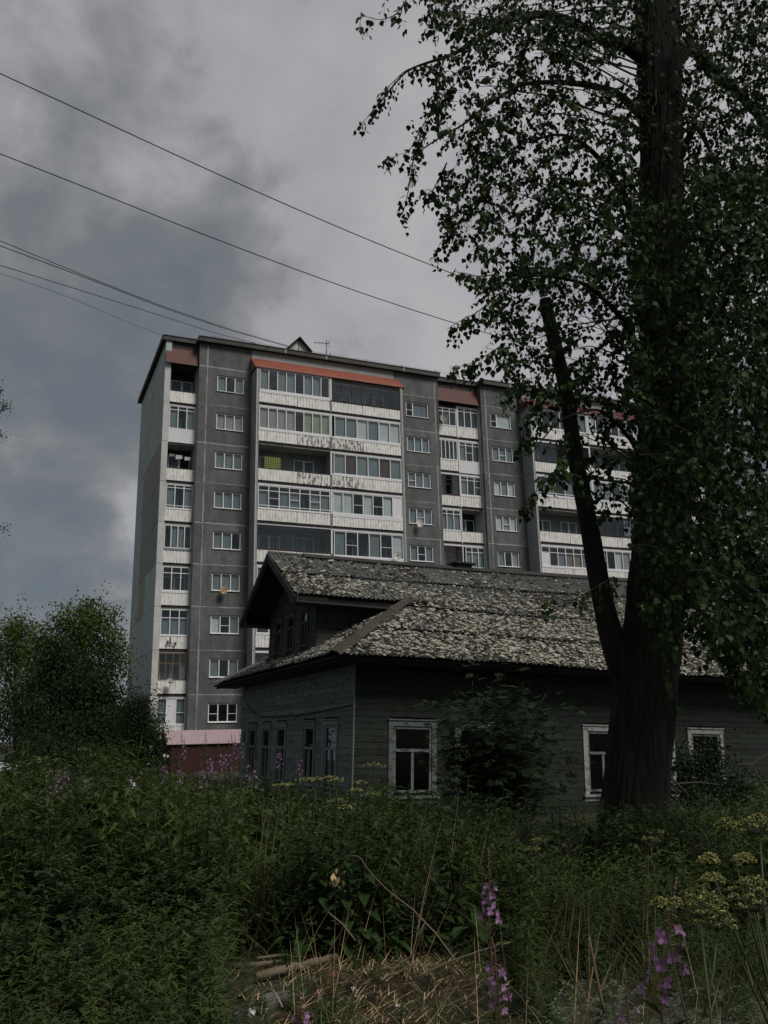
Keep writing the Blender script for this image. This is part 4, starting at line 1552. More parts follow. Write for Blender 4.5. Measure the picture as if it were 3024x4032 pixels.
# ---------------------------------------------------------------- poplar in the foreground
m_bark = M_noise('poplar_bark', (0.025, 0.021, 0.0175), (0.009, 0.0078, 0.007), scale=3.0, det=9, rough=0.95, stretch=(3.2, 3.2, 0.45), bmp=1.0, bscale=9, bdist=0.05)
m_twig = M_noise('twig_bark', (0.042, 0.037, 0.031), (0.028, 0.025, 0.021), scale=6, rough=0.9)
m_pleaf = M_leaf('poplar_leaf', (0.012, 0.020, 0.007), (0.034, 0.066, 0.017), trans=0.12, rough=0.55, spec=0.10, tintamt=0.75)
R_TREE = 11.0
DS = 3024 / 1659.0
tb_ = at_r(2490, 3090, R_TREE)
pop = empty('poplar_tree', (tb_[0], tb_[1], float(ground_z(tb_[0], tb_[1]))), 'big old poplar with a furrowed dark trunk and hanging leafy branches', 'tree')
trunk_px = [(2486, 3420, 272), (2490, 3300, 262), (2504, 3090, 250), (2534, 2785, 236), (2554, 2600, 228), (2598, 2200, 220), (2616, 1830, 212), (2622, 1580, 198), (2615, 1340, 190), (2605, 800, 170), (2602, 500, 165), (2587, 0, 168), (2570, -500, 165), (2555, -1300, 150), (2540, -2500, 120)]


def tube_px(pxs, r):
    P, R = [], []
    for (x, y, w_) in pxs:
        p = at_r(x, y, r)
        P.append(p)
        R.append(w_ / 2 / FPX * depth_of(p))
    return P, R


def resample(P, R, step):
    P = np.array(P)
    d = np.r_[0, np.cumsum(np.linalg.norm(np.diff(P, axis=0), axis=1))]
    n = max(2, int(d[-1] / step))
    t = np.linspace(0, d[-1], n + 1)
    return np.stack([np.interp(t, d, P[:, i]) for i in range(3)], 1), np.interp(t, d, R)


def bark_tube(name, P, R, seg, step, parent, ridge=0.05):
    P, R = resample(P, R, step)
    # smooth the path a little
    for _ in range(4):
        P[1:-1] = (P[:-2] + 2 * P[1:-1] + P[2:]) / 4
        R[1:-1] = (R[:-2] + 2 * R[1:-1] + R[2:]) / 4
    V, F = [], []
    off = np.array(pop['_off'])
    nrid = max(5, int(seg / 3.6))
    ph = rng.random(nrid) * 6.28
    for i, (p, r) in enumerate(zip(P, R)):
        d = P[min(i + 1, len(P) - 1)] - P[max(i - 1, 0)]
        d /= np.linalg.norm(d)
        e = np.cross(d, [0, 1.0, 0.1])
        e /= np.linalg.norm(e)
        g = np.cross(e, d)
        for k in range(seg):
            a = 2 * math.pi * k / seg
            z = i * step
            dr = 1.3 * math.sin(z * 1.3 + 2 * a + ph[0]) + 0.9 * math.sin(z * 3.1 - 5 * a + ph[1]) + 0.5 * math.sin(z * 7.7 + 9 * a + ph[2])
            f = abs(math.sin(a * nrid / 2 + dr)) ** 0.8 * (0.55 + 0.45 * math.sin(z * 4.3 + 7 * a + ph[3]) * math.sin(z * 2.2 - 11 * a))
            f2 = math.sin(3 * a + z * 0.8) * 0.35 + math.sin(2 * a - z * 0.5 + 1) * 0.4
            rr = r * (1 - ridge + ridge * 1.6 * f + ridge * 0.9 * f2) + r * 0.02 * (rng.random() - 0.5)
            V.append(p + rr * (math.cos(a) * e + math.sin(a) * g) - off)
    for i in range(len(P) - 1):
        for k in range(seg):
            a, b = i * seg + k, i * seg + (k + 1) % seg
            F.append((a, b, b + seg, a + seg))
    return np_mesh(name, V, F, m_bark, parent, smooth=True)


P, R = tube_px(trunk_px, R_TREE)
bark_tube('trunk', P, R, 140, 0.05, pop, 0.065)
# leaning sawn-off second stem
stem2 = [(2440, 2760, 120), (2425, 2650, 110), (2400, 2480, 92), (2370, 2350, 82), (2318, 2065, 72), (2268, 1823, 62), (2225, 1520, 56), (2195, 1400, 54), (2150, 1205, 50)]
P, R = [], []
for i_, (x_, y_, w_) in enumerate(stem2):
    p_ = at_r(x_ + (70 if i_ == 0 else 30 if i_ == 1 else 0), y_, R_TREE - 0.02 * i_)
    P.append(p_)
    R.append(w_ / 2 / FPX * depth_of(p_))
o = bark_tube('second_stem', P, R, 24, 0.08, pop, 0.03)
tag(o, 'leaning bare second stem, sawn off at the top')
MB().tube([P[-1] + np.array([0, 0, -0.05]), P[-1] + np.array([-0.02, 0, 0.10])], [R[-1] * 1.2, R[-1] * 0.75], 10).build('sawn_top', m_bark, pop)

LIMBS = [
    [(2560, 250, 11.0, 62), (2440, 162, 10.8, 50), (2369, 169, 10.6, 44), (2339, 134, 10.5, 40), (2274, 94, 10.4, 38), (2200, 65, 10.2, 34), (2114, 54, 10.0, 30), (2023, 72, 9.8, 27), (1951, 115, 9.6, 24), (1873, 163, 9.5, 20), (1782, 217, 9.3, 15), (1662, 253, 9.1, 10), (1595, 277, 9.0, 8), (1500, 400, 8.9, 6)],
    [(2590, 520, 11.0, 46), (2430, 360, 10.6, 30), (2300, 331, 10.3, 24), (2180, 322, 10.1, 20), (2053, 328, 9.9, 16), (1903, 422, 9.6, 12), (1842, 482, 9.5, 9), (1700, 560, 9.3, 6), (1620, 620, 9.2, 5)],
    [(2650, 260, 11.0, 66), (2720, 170, 11.2, 56), (2811, 288, 11.3, 46), (2910, 367, 11.4, 40), (2995, 462, 11.5, 34), (3100, 640, 11.6, 24), (3180, 800, 11.7, 14)],
    [(2590, 980, 11.0, 44), (2470, 800, 10.6, 34), (2400, 670, 10.3, 26), (2300, 560, 10.0, 18), (2200, 520, 9.8, 12), (2080, 560, 9.6, 8)],
    [(2640, 700, 11.0, 40), (2740, 480, 10.7, 26), (2800, 600, 10.4, 16), (2850, 760, 10.2, 9)],
    [(2580, 1500, 10.9, 40), (2450, 1250, 10.3, 24), (2320, 1120, 9.8, 16), (2150, 1080, 9.4, 11), (1990, 1100, 9.2, 7), (1880, 1190, 9.1, 5)],
    [(2660, 1700, 10.8, 36), (2780, 1450, 10.2, 24), (2880, 1480, 9.8, 15), (2980, 1700, 9.5, 9)],
    [(2590, 1950, 10.8, 24), (2480, 1720, 10.0, 16), (2360, 1600, 9.5, 10), (2200, 1650, 9.2, 7), (2080, 1800, 9.0, 5)],
    [(2680, 2200, 10.7, 26), (2800, 2050, 10.0, 16), (2930, 2180, 9.6, 10), (3010, 2420, 9.3, 6)],
    [(2620, 900, 11.0, 40), (2760, 800, 11.4, 30), (2880, 860, 11.6, 22), (2990, 1010, 11.7, 14), (3080, 1180, 11.8, 8)],
]
for lb in LIMBS:
    P = [at_r(x, y, r) for (x, y, r, w_) in lb]
    R = [max(0.004, w_ / 2 / FPX * depth_of(p) * 0.95) for p, (x, y, r, w_) in zip(P, lb)]
    P2, R2 = resample(P, R, 0.12)
    for _ in range(3):
        P2[1:-1] = (P2[:-2] + 2 * P2[1:-1] + P2[2:]) / 4
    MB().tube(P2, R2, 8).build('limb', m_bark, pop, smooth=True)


def leaf_template():
    """poplar leaf: broad ovate blade folded at the midrib, petiole end at the origin, tip along +x"""
    side = [(0.02, 0.16), (0.13, 0.36), (0.34, 0.43), (0.60, 0.27), (0.80, 0.10)]
    v = [(0, 0, 0)] + [(x, y, 0.10 * y) for x, y in side] + [(1.0, 0, -0.05)] + [(x, -y, 0.10 * y) for x, y in side[::-1]]
    v += [(0.35, 0, -0.03)]
    n = len(v) - 1
    f = [(i, (i + 1) % n, n) for i in range(n)]
    return np.array(v), np.array(f)


LV, LF = leaf_template()


class Foliage:
    """many leaves gathered into one mesh"""

    def __init__(s, tv, tf, seed):
        s.tv, s.tf = tv, tf
        s.o, s.x, s.n, s.k, s.t = [], [], [], [], []
        s.rng = np.random.default_rng(seed)

    def add(s, origin, axis, normal, size, tint):
        s.o.append(origin)
        s.x.append(axis)
        s.n.append(normal)
        s.k.append(size)
        s.t.append(tint)

    def frames(s):
        O, X, Nn, K = map(np.array, (s.o, s.x, s.n, s.k))
        X = X / np.linalg.norm(X, axis=1, keepdims=True)
        Nn = Nn - (Nn * X).sum(1, keepdims=True) * X
        Nn = Nn / (np.linalg.norm(Nn, axis=1, keepdims=True) + 1e-9)
        Yy = np.cross(Nn, X)
        return O, X, Yy, Nn, K

    def build(s, name, mat, parent=None, off=(0, 0, 0)):
        O, X, Yy, Nn, K = s.frames()
        tv, tf = s.tv, s.tf
        V = (O[:, None] + K[:, None, None] * (tv[None, :, 0:1] * X[:, None] + tv[None, :, 1:2] * Yy[:, None] + tv[None, :, 2:3] * Nn[:, None])).reshape(-1, 3) - np.array(off)
        F = (tf[None] + (np.arange(len(O)) * len(tv))[:, None, None]).reshape(-1, tf.shape[1])
        return np_mesh(name, V, F, mat, parent, tint=np.repeat(s.t, len(tv)))


crown = Foliage(LV, LF, 11)
solo = Foliage(LV, LF, 12)           # leaves kept as single objects
twigs = MB()
UP = np.array([0, 0, 1.0])


def twig(start, direc, length, nleaf, sag, store, lsize=0.075, rad=0.004):
    """a drooping twig with alternate hanging leaves"""
    r_ = crown.rng
    p = np.array(start, float)
    d = np.array(direc, float)
    d /= np.linalg.norm(d)
    n = 7
    pts = [p.copy()]
    for i in range(n):
        d = d + np.array([0, 0, -sag / n]) + r_.normal(0, 0.07, 3)
        d /= np.linalg.norm(d)
        p = p + d * length / n
        pts.append(p.copy())
    twigs.tube(pts, np.linspace(rad, rad * 0.35, len(pts)), 3, cap=False)
    pts = np.array(pts)
    tw_t = r_.random()
    for j in range(nleaf):
        t = (0.12 + 0.88 * (j + r_.random() * 0.6) / nleaf) * n
        i = min(int(t), n - 1)
        q = pts[i] + (pts[i + 1] - pts[i]) * (t - i)
        dd = pts[i + 1] - pts[i]
        dd /= np.linalg.norm(dd)
        side = np.cross(dd, UP)
        side = side / (np.linalg.norm(side) + 1e-6) * (1 if j % 2 else -1)
        pet = dd * 0.35 + side * r_.uniform(0.3, 0.9) + np.array([0, 0, -0.55]) + r_.normal(0, 0.3, 3)
        pet /= np.linalg.norm(pet)
        pl = r_.uniform(0.025, 0.05)
        a = q + pet * pl
        ax = pet * 0.5 + np.array([0, 0, -0.9]) + r_.normal(0, 0.42, 3)
        nn = r_.normal(0, 1, 3) + np.array([0, 0, 0.35])
        store.add(a, ax, nn, lsize * r_.uniform(0.62, 1.2), np.clip(0.5 * tw_t + 0.5 * r_.random(), 0, 1))
        if store is solo:
            twigs.tube([q, a], 0.0012, 3, cap=False)


# sprays that stand out against the sky: (points along the branch in photo pixels, distance, leaves)
SPRAYS = [
    ([(1900, 120), (1780, 217), (1662, 253), (1595, 277), (1530, 340), (1481, 416), (1440, 470), (1396, 518)], 9.0, 46),
    ([(1790, 330), (1700, 430), (1640, 540), (1610, 600), (1560, 610), (1515, 640)], 9.0, 34),
    ([(1660, 520), (1625, 640), (1612, 730), (1590, 830), (1580, 860)], 8.9, 26),
    ([(1600, 0), (1560, 60), (1500, 80), (1420, 60), (1415, 110)], 8.6, 16),
    ([(1760, 640), (1700, 760), (1690, 740), (1660, 765)], 9.2, 14),
    ([(1880, 780), (1800, 880), (1730, 960), (1710, 1010)], 9.2, 26),
    ([(1960, 1080), (1880, 1090), (1830, 1075), (1790, 1070)], 8.8, 22),
    ([(1960, 1160), (1880, 1230), (1800, 1270), (1755, 1300)], 8.7, 22),
    ([(1990, 1350), (1900, 1410), (1830, 1440), (1770, 1445)], 8.7, 26),
    ([(2060, 1480), (1990, 1560), (1950, 1540)], 8.7, 14),
    ([(2180, 1500), (2090, 1620), (2060, 1700), (2070, 1790)], 8.6, 22),
    ([(2240, 1700), (2170, 1900), (2100, 1940), (2060, 1990), (2050, 2030)], 8.4, 24),
    ([(2290, 1880), (2200, 1850), (2130, 1880), (2110, 1900)], 8.4, 14),
    ([(2420, 2270), (2320, 2330), (2250, 2370), (2170, 2350), (2120, 2380)], 8.2, 14),
    ([(2620, 2450), (2640, 2560), (2650, 2680), (2630, 2740), (2600, 2770)], 8.4, 11),
    ([(2860, 2500), (2900, 2620), (2880, 2740)], 8.6, 10),
]
for pts, r0, nl in SPRAYS:
    P = np.array([at_r(x, y, r0 + 0.12 * i) for i, (x, y) in enumerate(pts)])
    P2, R2 = resample(P, np.linspace(0.009, 0.002, len(P)), 0.06)
    P2[1:-1] = (P2[:-2] + 2 * P2[1:-1] + P2[2:]) / 4
    twigs.tube(P2, R2, 4, cap=False)
    for j in range(nl):
        t = (j + 0.5 * crown.rng.random()) / nl * (len(P2) - 1)
        i = min(int(t), len(P2) - 2)
        q = P2[i]
        dd = P2[i + 1] - P2[i]
        dd /= np.linalg.norm(dd)
        side = np.cross(dd, UP)
        side = side / (np.linalg.norm(side) + 1e-6) * (1 if j % 2 else -1)
        pet = dd * 0.4 + side * crown.rng.uniform(0.2, 1) + np.array([0, 0, -0.5]) + crown.rng.normal(0, 0.35, 3)
        pet /= np.linalg.norm(pet)
        a = q + pet * crown.rng.uniform(0.03, 0.07)
        twigs.tube([q, a], 0.0013, 3, cap=False)
        st = solo if len(solo.o) < 300 else crown
        st.add(a, pet * 0.4 + np.array([0, 0, -1.0]) + crown.rng.normal(0, 0.35, 3), crown.rng.normal(0, 1, 3), 0.078 * crown.rng.uniform(0.7, 1.25), crown.rng.random())
        if crown.rng.random() < 0.55:
            twig(q, pet + np.array([0, 0, -0.5]), crown.rng.uniform(0.12, 0.26), 5, 0.6, crown, 0.072, 0.002)


def inside(poly, x, y):
    c = False
    n = len(poly)
    for i in range(n):
        x1, y1 = poly[i]
        x2, y2 = poly[(i + 1) % n]
        if (y1 > y) != (y2 > y) and x < (x2 - x1) * (y - y1) / (y2 - y1) + x1:
            c = not c
    return c


# the crown's masses: outline in photo pixels at the tree's own distance, thickness in metres, twigs
MASSES = [
    ([(1640, -60), (2520, -60), (2500, 150), (2300, 250), (2050, 200), (1850, 160), (1720, 110), (1660, 40)], (8.8, 10.6), 300),
    ([(1700, 190), (1900, 140), (2200, 200), (2500, 300), (2520, 700), (2300, 760), (2100, 700), (1900, 640), (1760, 560), (1690, 400)], (8.8, 11.0), 350),
    ([(1760, 640), (2000, 640), (2300, 700), (2540, 700), (2540, 1050), (2200, 1080), (1960, 1060), (1840, 980), (1740, 860)], (8.8, 11.4), 340),
    ([(1900, 1040), (2200, 1020), (2540, 1000), (2560, 1500), (2400, 1600), (2150, 1560), (2030, 1500), (1960, 1400), (1900, 1250)], (9.6, 12.2), 330),
    ([(2040, 1500), (2250, 1540), (2500, 1560), (2560, 1900), (2500, 2060), (2330, 2050), (2250, 1950), (2120, 1760)], (10.2, 12.0), 90),
    ([(2450, 760), (2800, 760), (2760, 1400), (2740, 2000), (2680, 2400), (2560, 2380), (2480, 1900), (2480, 1300)], (8.4, 10.4), 480),
    ([(2660, -60), (3080, -60), (3080, 700), (2900, 760), (2720, 700), (2690, 300)], (9.0, 12.0), 430),
    ([(2690, 640), (3080, 640), (3080, 1500), (2720, 1500)], (8.2, 12.0), 820),
    ([(2700, 1450), (3080, 1450), (3080, 2250), (2900, 2300), (2720, 2150)], (8.0, 11.6), 580),
    ([(2700, 2150), (2860, 2250), (3080, 2250), (3080, 2780), (2960, 2700), (2860, 2620), (2760, 2460)], (8.0, 10.4), 200),
    ([(2560, 2250), (2700, 2250), (2680, 2560), (2600, 2560)], (8.4, 9.8), 30),
    ([(2480, -60), (2720, -60), (2720, 760), (2500, 760)], (9.4, 12.6), 90),
]
for poly, (ra, rb), cnt in MASSES:
    xs, ys = [p[0] for p in poly], [p[1] for p in poly]
    k = 0
    while k < cnt:
        x, y = crown.rng.uniform(min(xs), max(xs)), crown.rng.uniform(min(ys), max(ys))
        if not inside(poly, x, y):
            continue
        k += 1
        p = at_r(x, y, crown.rng.uniform(ra, rb))
        a = crown.rng.random() * 6.28
        lean = -0.35 if x < 2450 else 0.25
        d = np.array([math.cos(a) + lean, math.sin(a), crown.rng.uniform(-0.7, 0.5)])
        L_ = crown.rng.uniform(0.25, 0.55)
        twig(p - d / np.linalg.norm(d) * L_ * 0.4, d, L_, int(crown.rng.integers(8, 14)), 1.1, crown)
# the rest of the crown, above the frame and towards the camera's right
for k in range(1900):
    a = crown.rng.random() * 6.28
    rr = 4.4 * math.sqrt(crown.rng.random())
    z = crown.rng.uniform(9.5, 19.0)
    wd = math.sin(math.pi * (z - 6.5) / 14.0) ** 0.7
    q = np.array([tb_[0] + 0.4 + rr * wd * math.cos(a), tb_[1] + 0.3 + rr * wd * math.sin(a), z])
    qx, qy = pix(q)
    if qy > -120 and depth_of(q) > 0:
        continue
    d = np.array([math.cos(a), math.sin(a), crown.rng.uniform(-0.7, 0.5)])
    twig(q, d, crown.rng.uniform(0.4, 0.7), 12, 1.0, crown, lsize=0.115)
# finer boughs that carry the masses
for i in range(90):
    poly, (ra, rb), cnt = MASSES[int(crown.rng.integers(len(MASSES)))]
    q = poly[int(crown.rng.integers(len(poly)))]
    c = np.mean(np.array(poly), axis=0)
    t = crown.rng.uniform(0.2, 0.85)
    e = at_r(c[0] + (q[0] - c[0]) * t, c[1] + (q[1] - c[1]) * t, crown.rng.uniform(ra, rb))
    s0 = at_r(2600 + crown.rng.uniform(-40, 40), float(np.clip(c[1] + crown.rng.uniform(-100, 450), 0, 2300)), R_TREE)
    mid = (s0 + e) / 2 + np.array([0, 0, crown.rng.uniform(0.1, 0.5)])
    ts = np.linspace(0, 1, 10)[:, None]
    B = (1 - ts) ** 2 * s0 + 2 * ts * (1 - ts) * mid + ts ** 2 * e + crown.rng.normal(0, 0.02, (10, 3))
    twigs.tube(B, np.linspace(0.017, 0.004, 10), 5, cap=False)
off = np.array(pop['_off'])
ct = np_mesh('twigs', np.array(twigs.v) - off, np.array(twigs.f), m_twig, pop)
ct['kind'] = 'stuff'
cf = crown.build('crown', m_pleaf, pop, off)
cf['kind'] = 'stuff'
# the single leaves on the outstanding sprays
lm = bpy.data.meshes.new('leaf')
lm.from_pydata([tuple(v) for v in LV], [], [tuple(int(i) for i in f) for f in LF])
lm.materials.append(m_pleaf)
ta_ = lm.attributes.new('tint', 'FLOAT', 'POINT')
ta_.data.foreach_set('value', np.full(len(LV), 0.5, np.float32))
O_, X_, Y_, N_, K_ = solo.frames()
for o_, x_, y_, n_, k_ in zip(O_, X_, Y_, N_, K_):
    lo = bpy.data.objects.new('leaf', lm)
    COL.objects.link(lo)
    lo.parent = pop
    mm = Matrix.Identity(4)
    for i in range(3):
        mm[i][0], mm[i][1], mm[i][2], mm[i][3] = x_[i] * k_, y_[i] * k_, n_[i] * k_, o_[i] - off[i]
    lo.matrix_local = mm

# ---------------------------------------------------------------- other trees and bushes
def quad_leaf():
    v = [(0, 0, 0), (0.45, 0.34, 0.07), (1, 0, 0), (0.45, -0.34, 0.07), (0.5, 0, -0.02)]
    return np.array(v, float), np.array([(0, 1, 4), (1, 2, 4), (2, 3, 4), (3, 0, 4)])


QV, QF = quad_leaf()


def compound_leaf(pairs=5):
    """rowan leaf: paired narrow leaflets along a rib"""
    V, F = [], []
    for i in range(pairs + 1):
        x = 0.22 + 0.78 * i / pairs if i < pairs else 1.0
        for sgn in ((1, -1) if i < pairs else (0,)):
            b = len(V)
            L_ = 0.30 * (1 - 0.25 * abs(i / pairs - 0.5))
            if sgn:
                V += [(x, 0, 0), (x - 0.01, sgn * L_ * 0.45, 0.02), (x + 0.11, sgn * L_, -0.03), (x + 0.14, sgn * L_ * 0.45, 0.0)]
            else:
                V += [(x, 0, 0), (x + 0.12, 0.04, 0), (x + 0.28, 0, -0.03), (x + 0.12, -0.04, 0)]
            F += [(b, b + 1, b + 2, b + 3)]
    return np.array(V, float), np.array(F)


m_rowan = M_leaf('rowan_leaf', (0.014, 0.024, 0.010), (0.026, 0.043, 0.018), trans=0.12, tintamt=0.7, spec=0.12, rough=0.6)
m_birch = M_leaf('birch_leaf', (0.042, 0.064, 0.016), (0.082, 0.112, 0.030), trans=0.2, tintamt=0.6, scale=0.25, spec=0.12, rough=0.6)
m_darkfol = M_leaf('dark_shrub_leaf', (0.013, 0.022, 0.009), (0.026, 0.039, 0.014), trans=0.12, tintamt=0.6, scale=0.25, spec=0.1, rough=0.6)
m_stem = M_noise('shrub_stem', (0.06, 0.05, 0.042), (0.04, 0.034, 0.03), scale=5, rough=0.95)


def leafy_tree(name, label, px, base_y, r, blobs, leaf, mat, seed, trunk_r=0.12, tmpl=None, droop=0.3, group=None, cat='tree', stems=7, base_z=None, name_crown='crown', core=0.2):
    """blobs: (px, py, radius in px across, vertical radius, depth offset, count)"""
    r_ = np.random.default_rng(seed)
    p0 = at_r(px, base_y, r)
    z0 = float(ground_z(p0[0], p0[1])) if base_z is None else base_z
    root = empty(name, (p0[0], p0[1], z0), label, cat, group)
    off = np.array(root['_off'])
    fol = Foliage(*(tmpl or (QV, QF)), seed)
    br = MB()
    base = np.array([p0[0], p0[1], z0])
    cs = []
    for (bx, by, rx, ry, dr, cnt) in blobs:
        c = at_r(bx, by, r + dr)
        k = depth_of(c) / FPX
        cs.append((c, rx * k, ry * k))
        lat = np.array([HEAD[1], -HEAD[0], 0])
        fwd = np.array([HEAD[0], HEAD[1], 0])
        n_cl = max(3, int(cnt * 2.7) // 14)
        for _ in range(n_cl):
            u = r_.normal(0, 1, 3)
            u /= np.linalg.norm(u)
            rad = core + (1 - core) * r_.random() ** 0.6
            rad *= 1 + 0.30 * r_.normal()
            q = c + (lat * u[0] * rx + fwd * u[1] * rx * 0.9 + np.array([0, 0, 1]) * u[2] * ry) * k * rad
            t0 = r_.random()
            sp = leaf * 1.9
            for _j in range(14):
                w_ = q + r_.normal(0, 1, 3) * np.array([sp, sp, sp * 0.8])
                ax = r_.normal(0, 0.7, 3) + np.array([0, 0, -droop])
                fol.add(w_, ax, r_.normal(0, 0.8, 3) + np.array([0, 0, 0.8]), leaf * r_.uniform(0.7, 1.35), np.clip(0.55 * t0 + 0.45 * r_.random() + 0.12 * u[2], 0, 1))
    top = max(cs, key=lambda q: q[0][2])[0]
    tr = []
    for i in range(9):
        t = i / 8
        tr.append(base + (top - base) * t + np.array([0.25 * math.sin(3 * t + seed) * t, 0.2 * math.sin(2 * t) * t, 0]))
    MB().tube(tr, np.linspace(trunk_r, trunk_r * 0.2, 9), 8).build('trunk', m_stem, root, smooth=True)
    for i in range(stems):
        c, a, b = cs[i % len(cs)]
        s0 = tr[2 + (i * 2) % 5]
        e = c + r_.normal(0, 0.35, 3) * np.array([a, a, b])
        mid = (s0 + e) / 2 + np.array([0, 0, 0.12 * np.linalg.norm(e - s0)])
        ts = np.linspace(0, 1, 7)[:, None]
        B = (1 - ts) ** 2 * s0 + 2 * ts * (1 - ts) * mid + ts ** 2 * e
        MB().tube(B, np.linspace(trunk_r * 0.42, trunk_r * 0.08, 7), 5).build('branch', m_stem, root, smooth=True)
    fo = fol.build(name_crown, mat, root, off)
    fo['kind'] = 'stuff'
    return root


G_ = 'trees left of the apartment block'
leafy_tree('birch_tree', 'pale green birch at the far left edge of the trees', 60, 3000, 50, [(-60, 2600, 150, 200, 2, 1700), (60, 2560, 130, 140, 0, 1400), (130, 2720, 110, 210, -1, 1600), (20, 2820, 170, 150, 1, 1500), (75, 2475, 60, 50, 0, 300), (170, 2530, 50, 70, 0, 260)], 0.145, m_birch, 21, 0.16, group=G_)
leafy_tree('birch_tree', 'tall birch with a wispy light top beside the apartment block', 330, 3000, 46, [(330, 2480, 130, 110, 0, 1500), (400, 2580, 110, 120, 1, 900), (260, 2600, 140, 130, 0, 1500), (450, 2520, 55, 60, 0, 170), (345, 2400, 60, 40, 0, 260), (470, 2600, 45, 80, 0, 140), (250, 2460, 50, 60, 0, 250), (420, 2440, 40, 50, 0, 120)], 0.135, m_birch, 22, 0.18, group=G_)
leafy_tree('spruce_tree', 'dense dark tree in front of the tall birch', 280, 3020, 42, [(220, 2620, 100, 120, 0, 1300), (270, 2760, 160, 160, 0, 2400), (380, 2750, 130, 150, -1, 2000), (150, 2850, 150, 120, -1, 1700), (420, 2880, 140, 120, -2, 1900), (300, 2900, 180, 100, -2, 1900)], 0.14, m_darkfol, 23, 0.2, droop=0.9, group=G_)
leafy_tree('corner_shrub', 'dark leafy shrub at the foot of the white corner pier', 550, 3030, 36, [(540, 2790, 65, 85, 0, 900), (570, 2880, 90, 90, 0, 1300), (500, 2900, 90, 110, 0, 1300), (610, 2900, 40, 50, -1, 200), (590, 2980, 70, 60, 0, 700), (480, 2980, 110, 60, -1, 900)], 0.085, m_darkfol, 24, 0.07, cat='shrub', group='shrubs by the block')
leafy_tree('roadside_bush', 'dark low bush half hiding the white car', 170, 3040, 28, [(150, 2950, 110, 70, 0, 1000), (260, 2970, 120, 60, 0, 1000), (100, 3000, 55, 45, -1, 450), (380, 2990, 110, 50, 0, 900)], 0.075, m_darkfol, 25, 0.05, cat='bush', group='shrubs by the block')
# tree just outside the frame, three sprays of which reach in
leafy_tree('roadside_tree', 'leaf sprays of a tree reaching in at the left edge', -420, 3000, 24, [(-2, 1535, 22, 8, 0, 30), (12, 1602, 26, 10, 0, 45), (-14, 1575, 16, 30, 0, 30), (-2, 1712, 20, 22, 0, 50), (2, 2078, 14, 18, 0, 26), (-260, 1700, 190, 400, 0, 1500), (-420, 1500, 250, 320, 0, 1500), (-400, 2150, 200, 260, 0, 1000)], 0.055, m_darkfol, 26, 0.2, stems=9, core=0.1)

# rowan in front of the house wall
CV, CF = compound_leaf()


def rowan():
    r_ = np.random.default_rng(31)
    R0_ = 17.6
    p0 = at_r(1960, 3200, R0_)
    z0 = float(ground_z(p0[0], p0[1]))
    root = empty('rowan_bush', (p0[0], p0[1], z0), 'dark rowan bush with feathery leaves against the house wall', 'bush')
    off = np.array(root['_off'])
    fol = Foliage(CV, CF, 31)
    base = np.array([p0[0], p0[1], z0])
    tips = [(1790, 2720), (1860, 2680), (1960, 2650), (2060, 2690), (1720, 2800), (1760, 2900), (2150, 2730), (2190, 2820), (2120, 2900), (1900, 2790), (2010, 2800), (1840, 2960), (2080, 3000), (2220, 2930), (1700, 2960), (1980, 2960), (2230, 3040), (1770, 3040), (2000, 2720), (1930, 2880)]
    for ti, (tx, ty) in enumerate(tips):
        e = at_r(tx, ty, R0_ + r_.uniform(-0.7, 0.9))
        s0 = base + np.array([r_.uniform(-0.25, 0.25), r_.uniform(-0.2, 0.2), 0])
        mid = (s0 + e) / 2 + np.array([(s0[0] - e[0]) * 0.25, 0, 0.3])
        ts = np.linspace(0, 1, 12)[:, None]
        B = (1 - ts) ** 2 * s0 + 2 * ts * (1 - ts) * mid + ts ** 2 * e
        MB().tube(B, np.linspace(0.022, 0.004, 12), 5).build('stem', m_stem, root, smooth=True)
        for j in range(190):
            t = r_.uniform(0.3, 1.0)
            i = min(int(t * 11), 10)
            q = B[i] + r_.normal(0, 0.27, 3)
            a = r_.random() * 6.28
            ax = np.array([math.cos(a), math.sin(a), r_.uniform(-0.5, 0.35)])
            fol.add(q, ax, np.array([0, 0, 1.0]) + r_.normal(0, 0.35, 3), r_.uniform(0.17, 0.27), np.clip(0.25 + 0.5 * t * r_.random() + 0.3 * r_.random(), 0, 1))
    fo = fol.build('crown', m_rowan, root, off)
    fo['kind'] = 'stuff'


rowan()
leafy_tree('leafy_bush', 'leafy bush in front of the last house window, right of the trunk', 2740, 3200, 14.5, [(2700, 3020, 70, 80, 0, 420), (2790, 2990, 80, 70, 0, 420), (2720, 3120, 110, 60, 0, 520), (2860, 3100, 110, 60, -1, 520), (2960, 3140, 90, 60, 0, 380)], 0.05, m_rowan, 33, 0.03, cat='bush')
# bare crooked branches beside it
bb = at_r(2960, 3200, 13.0)
bbr = empty('dead_branch', (bb[0], bb[1], float(ground_z(bb[0], bb[1]))), 'bare crooked branches leaning over the weeds at the right edge', 'branch')
for pts in ([(3040, 3180), (3024, 3120), (2960, 3010), (3000, 2980), (3030, 2965)], [(2960, 3010), (2900, 3015), (2870, 3000)], [(2680, 3120), (2640, 3085), (2760, 3080), (2830, 3090), (2860, 3130)], [(2640, 3060), (2690, 3110), (2730, 3150)]):
    MB().tube([at_r(x, y, 13.0 + 0.1 * i) for i, (x, y) in enumerate(pts)], np.linspace(0.018, 0.007, len(pts)), 5).build('branch', m_stem, bbr, smooth=True)

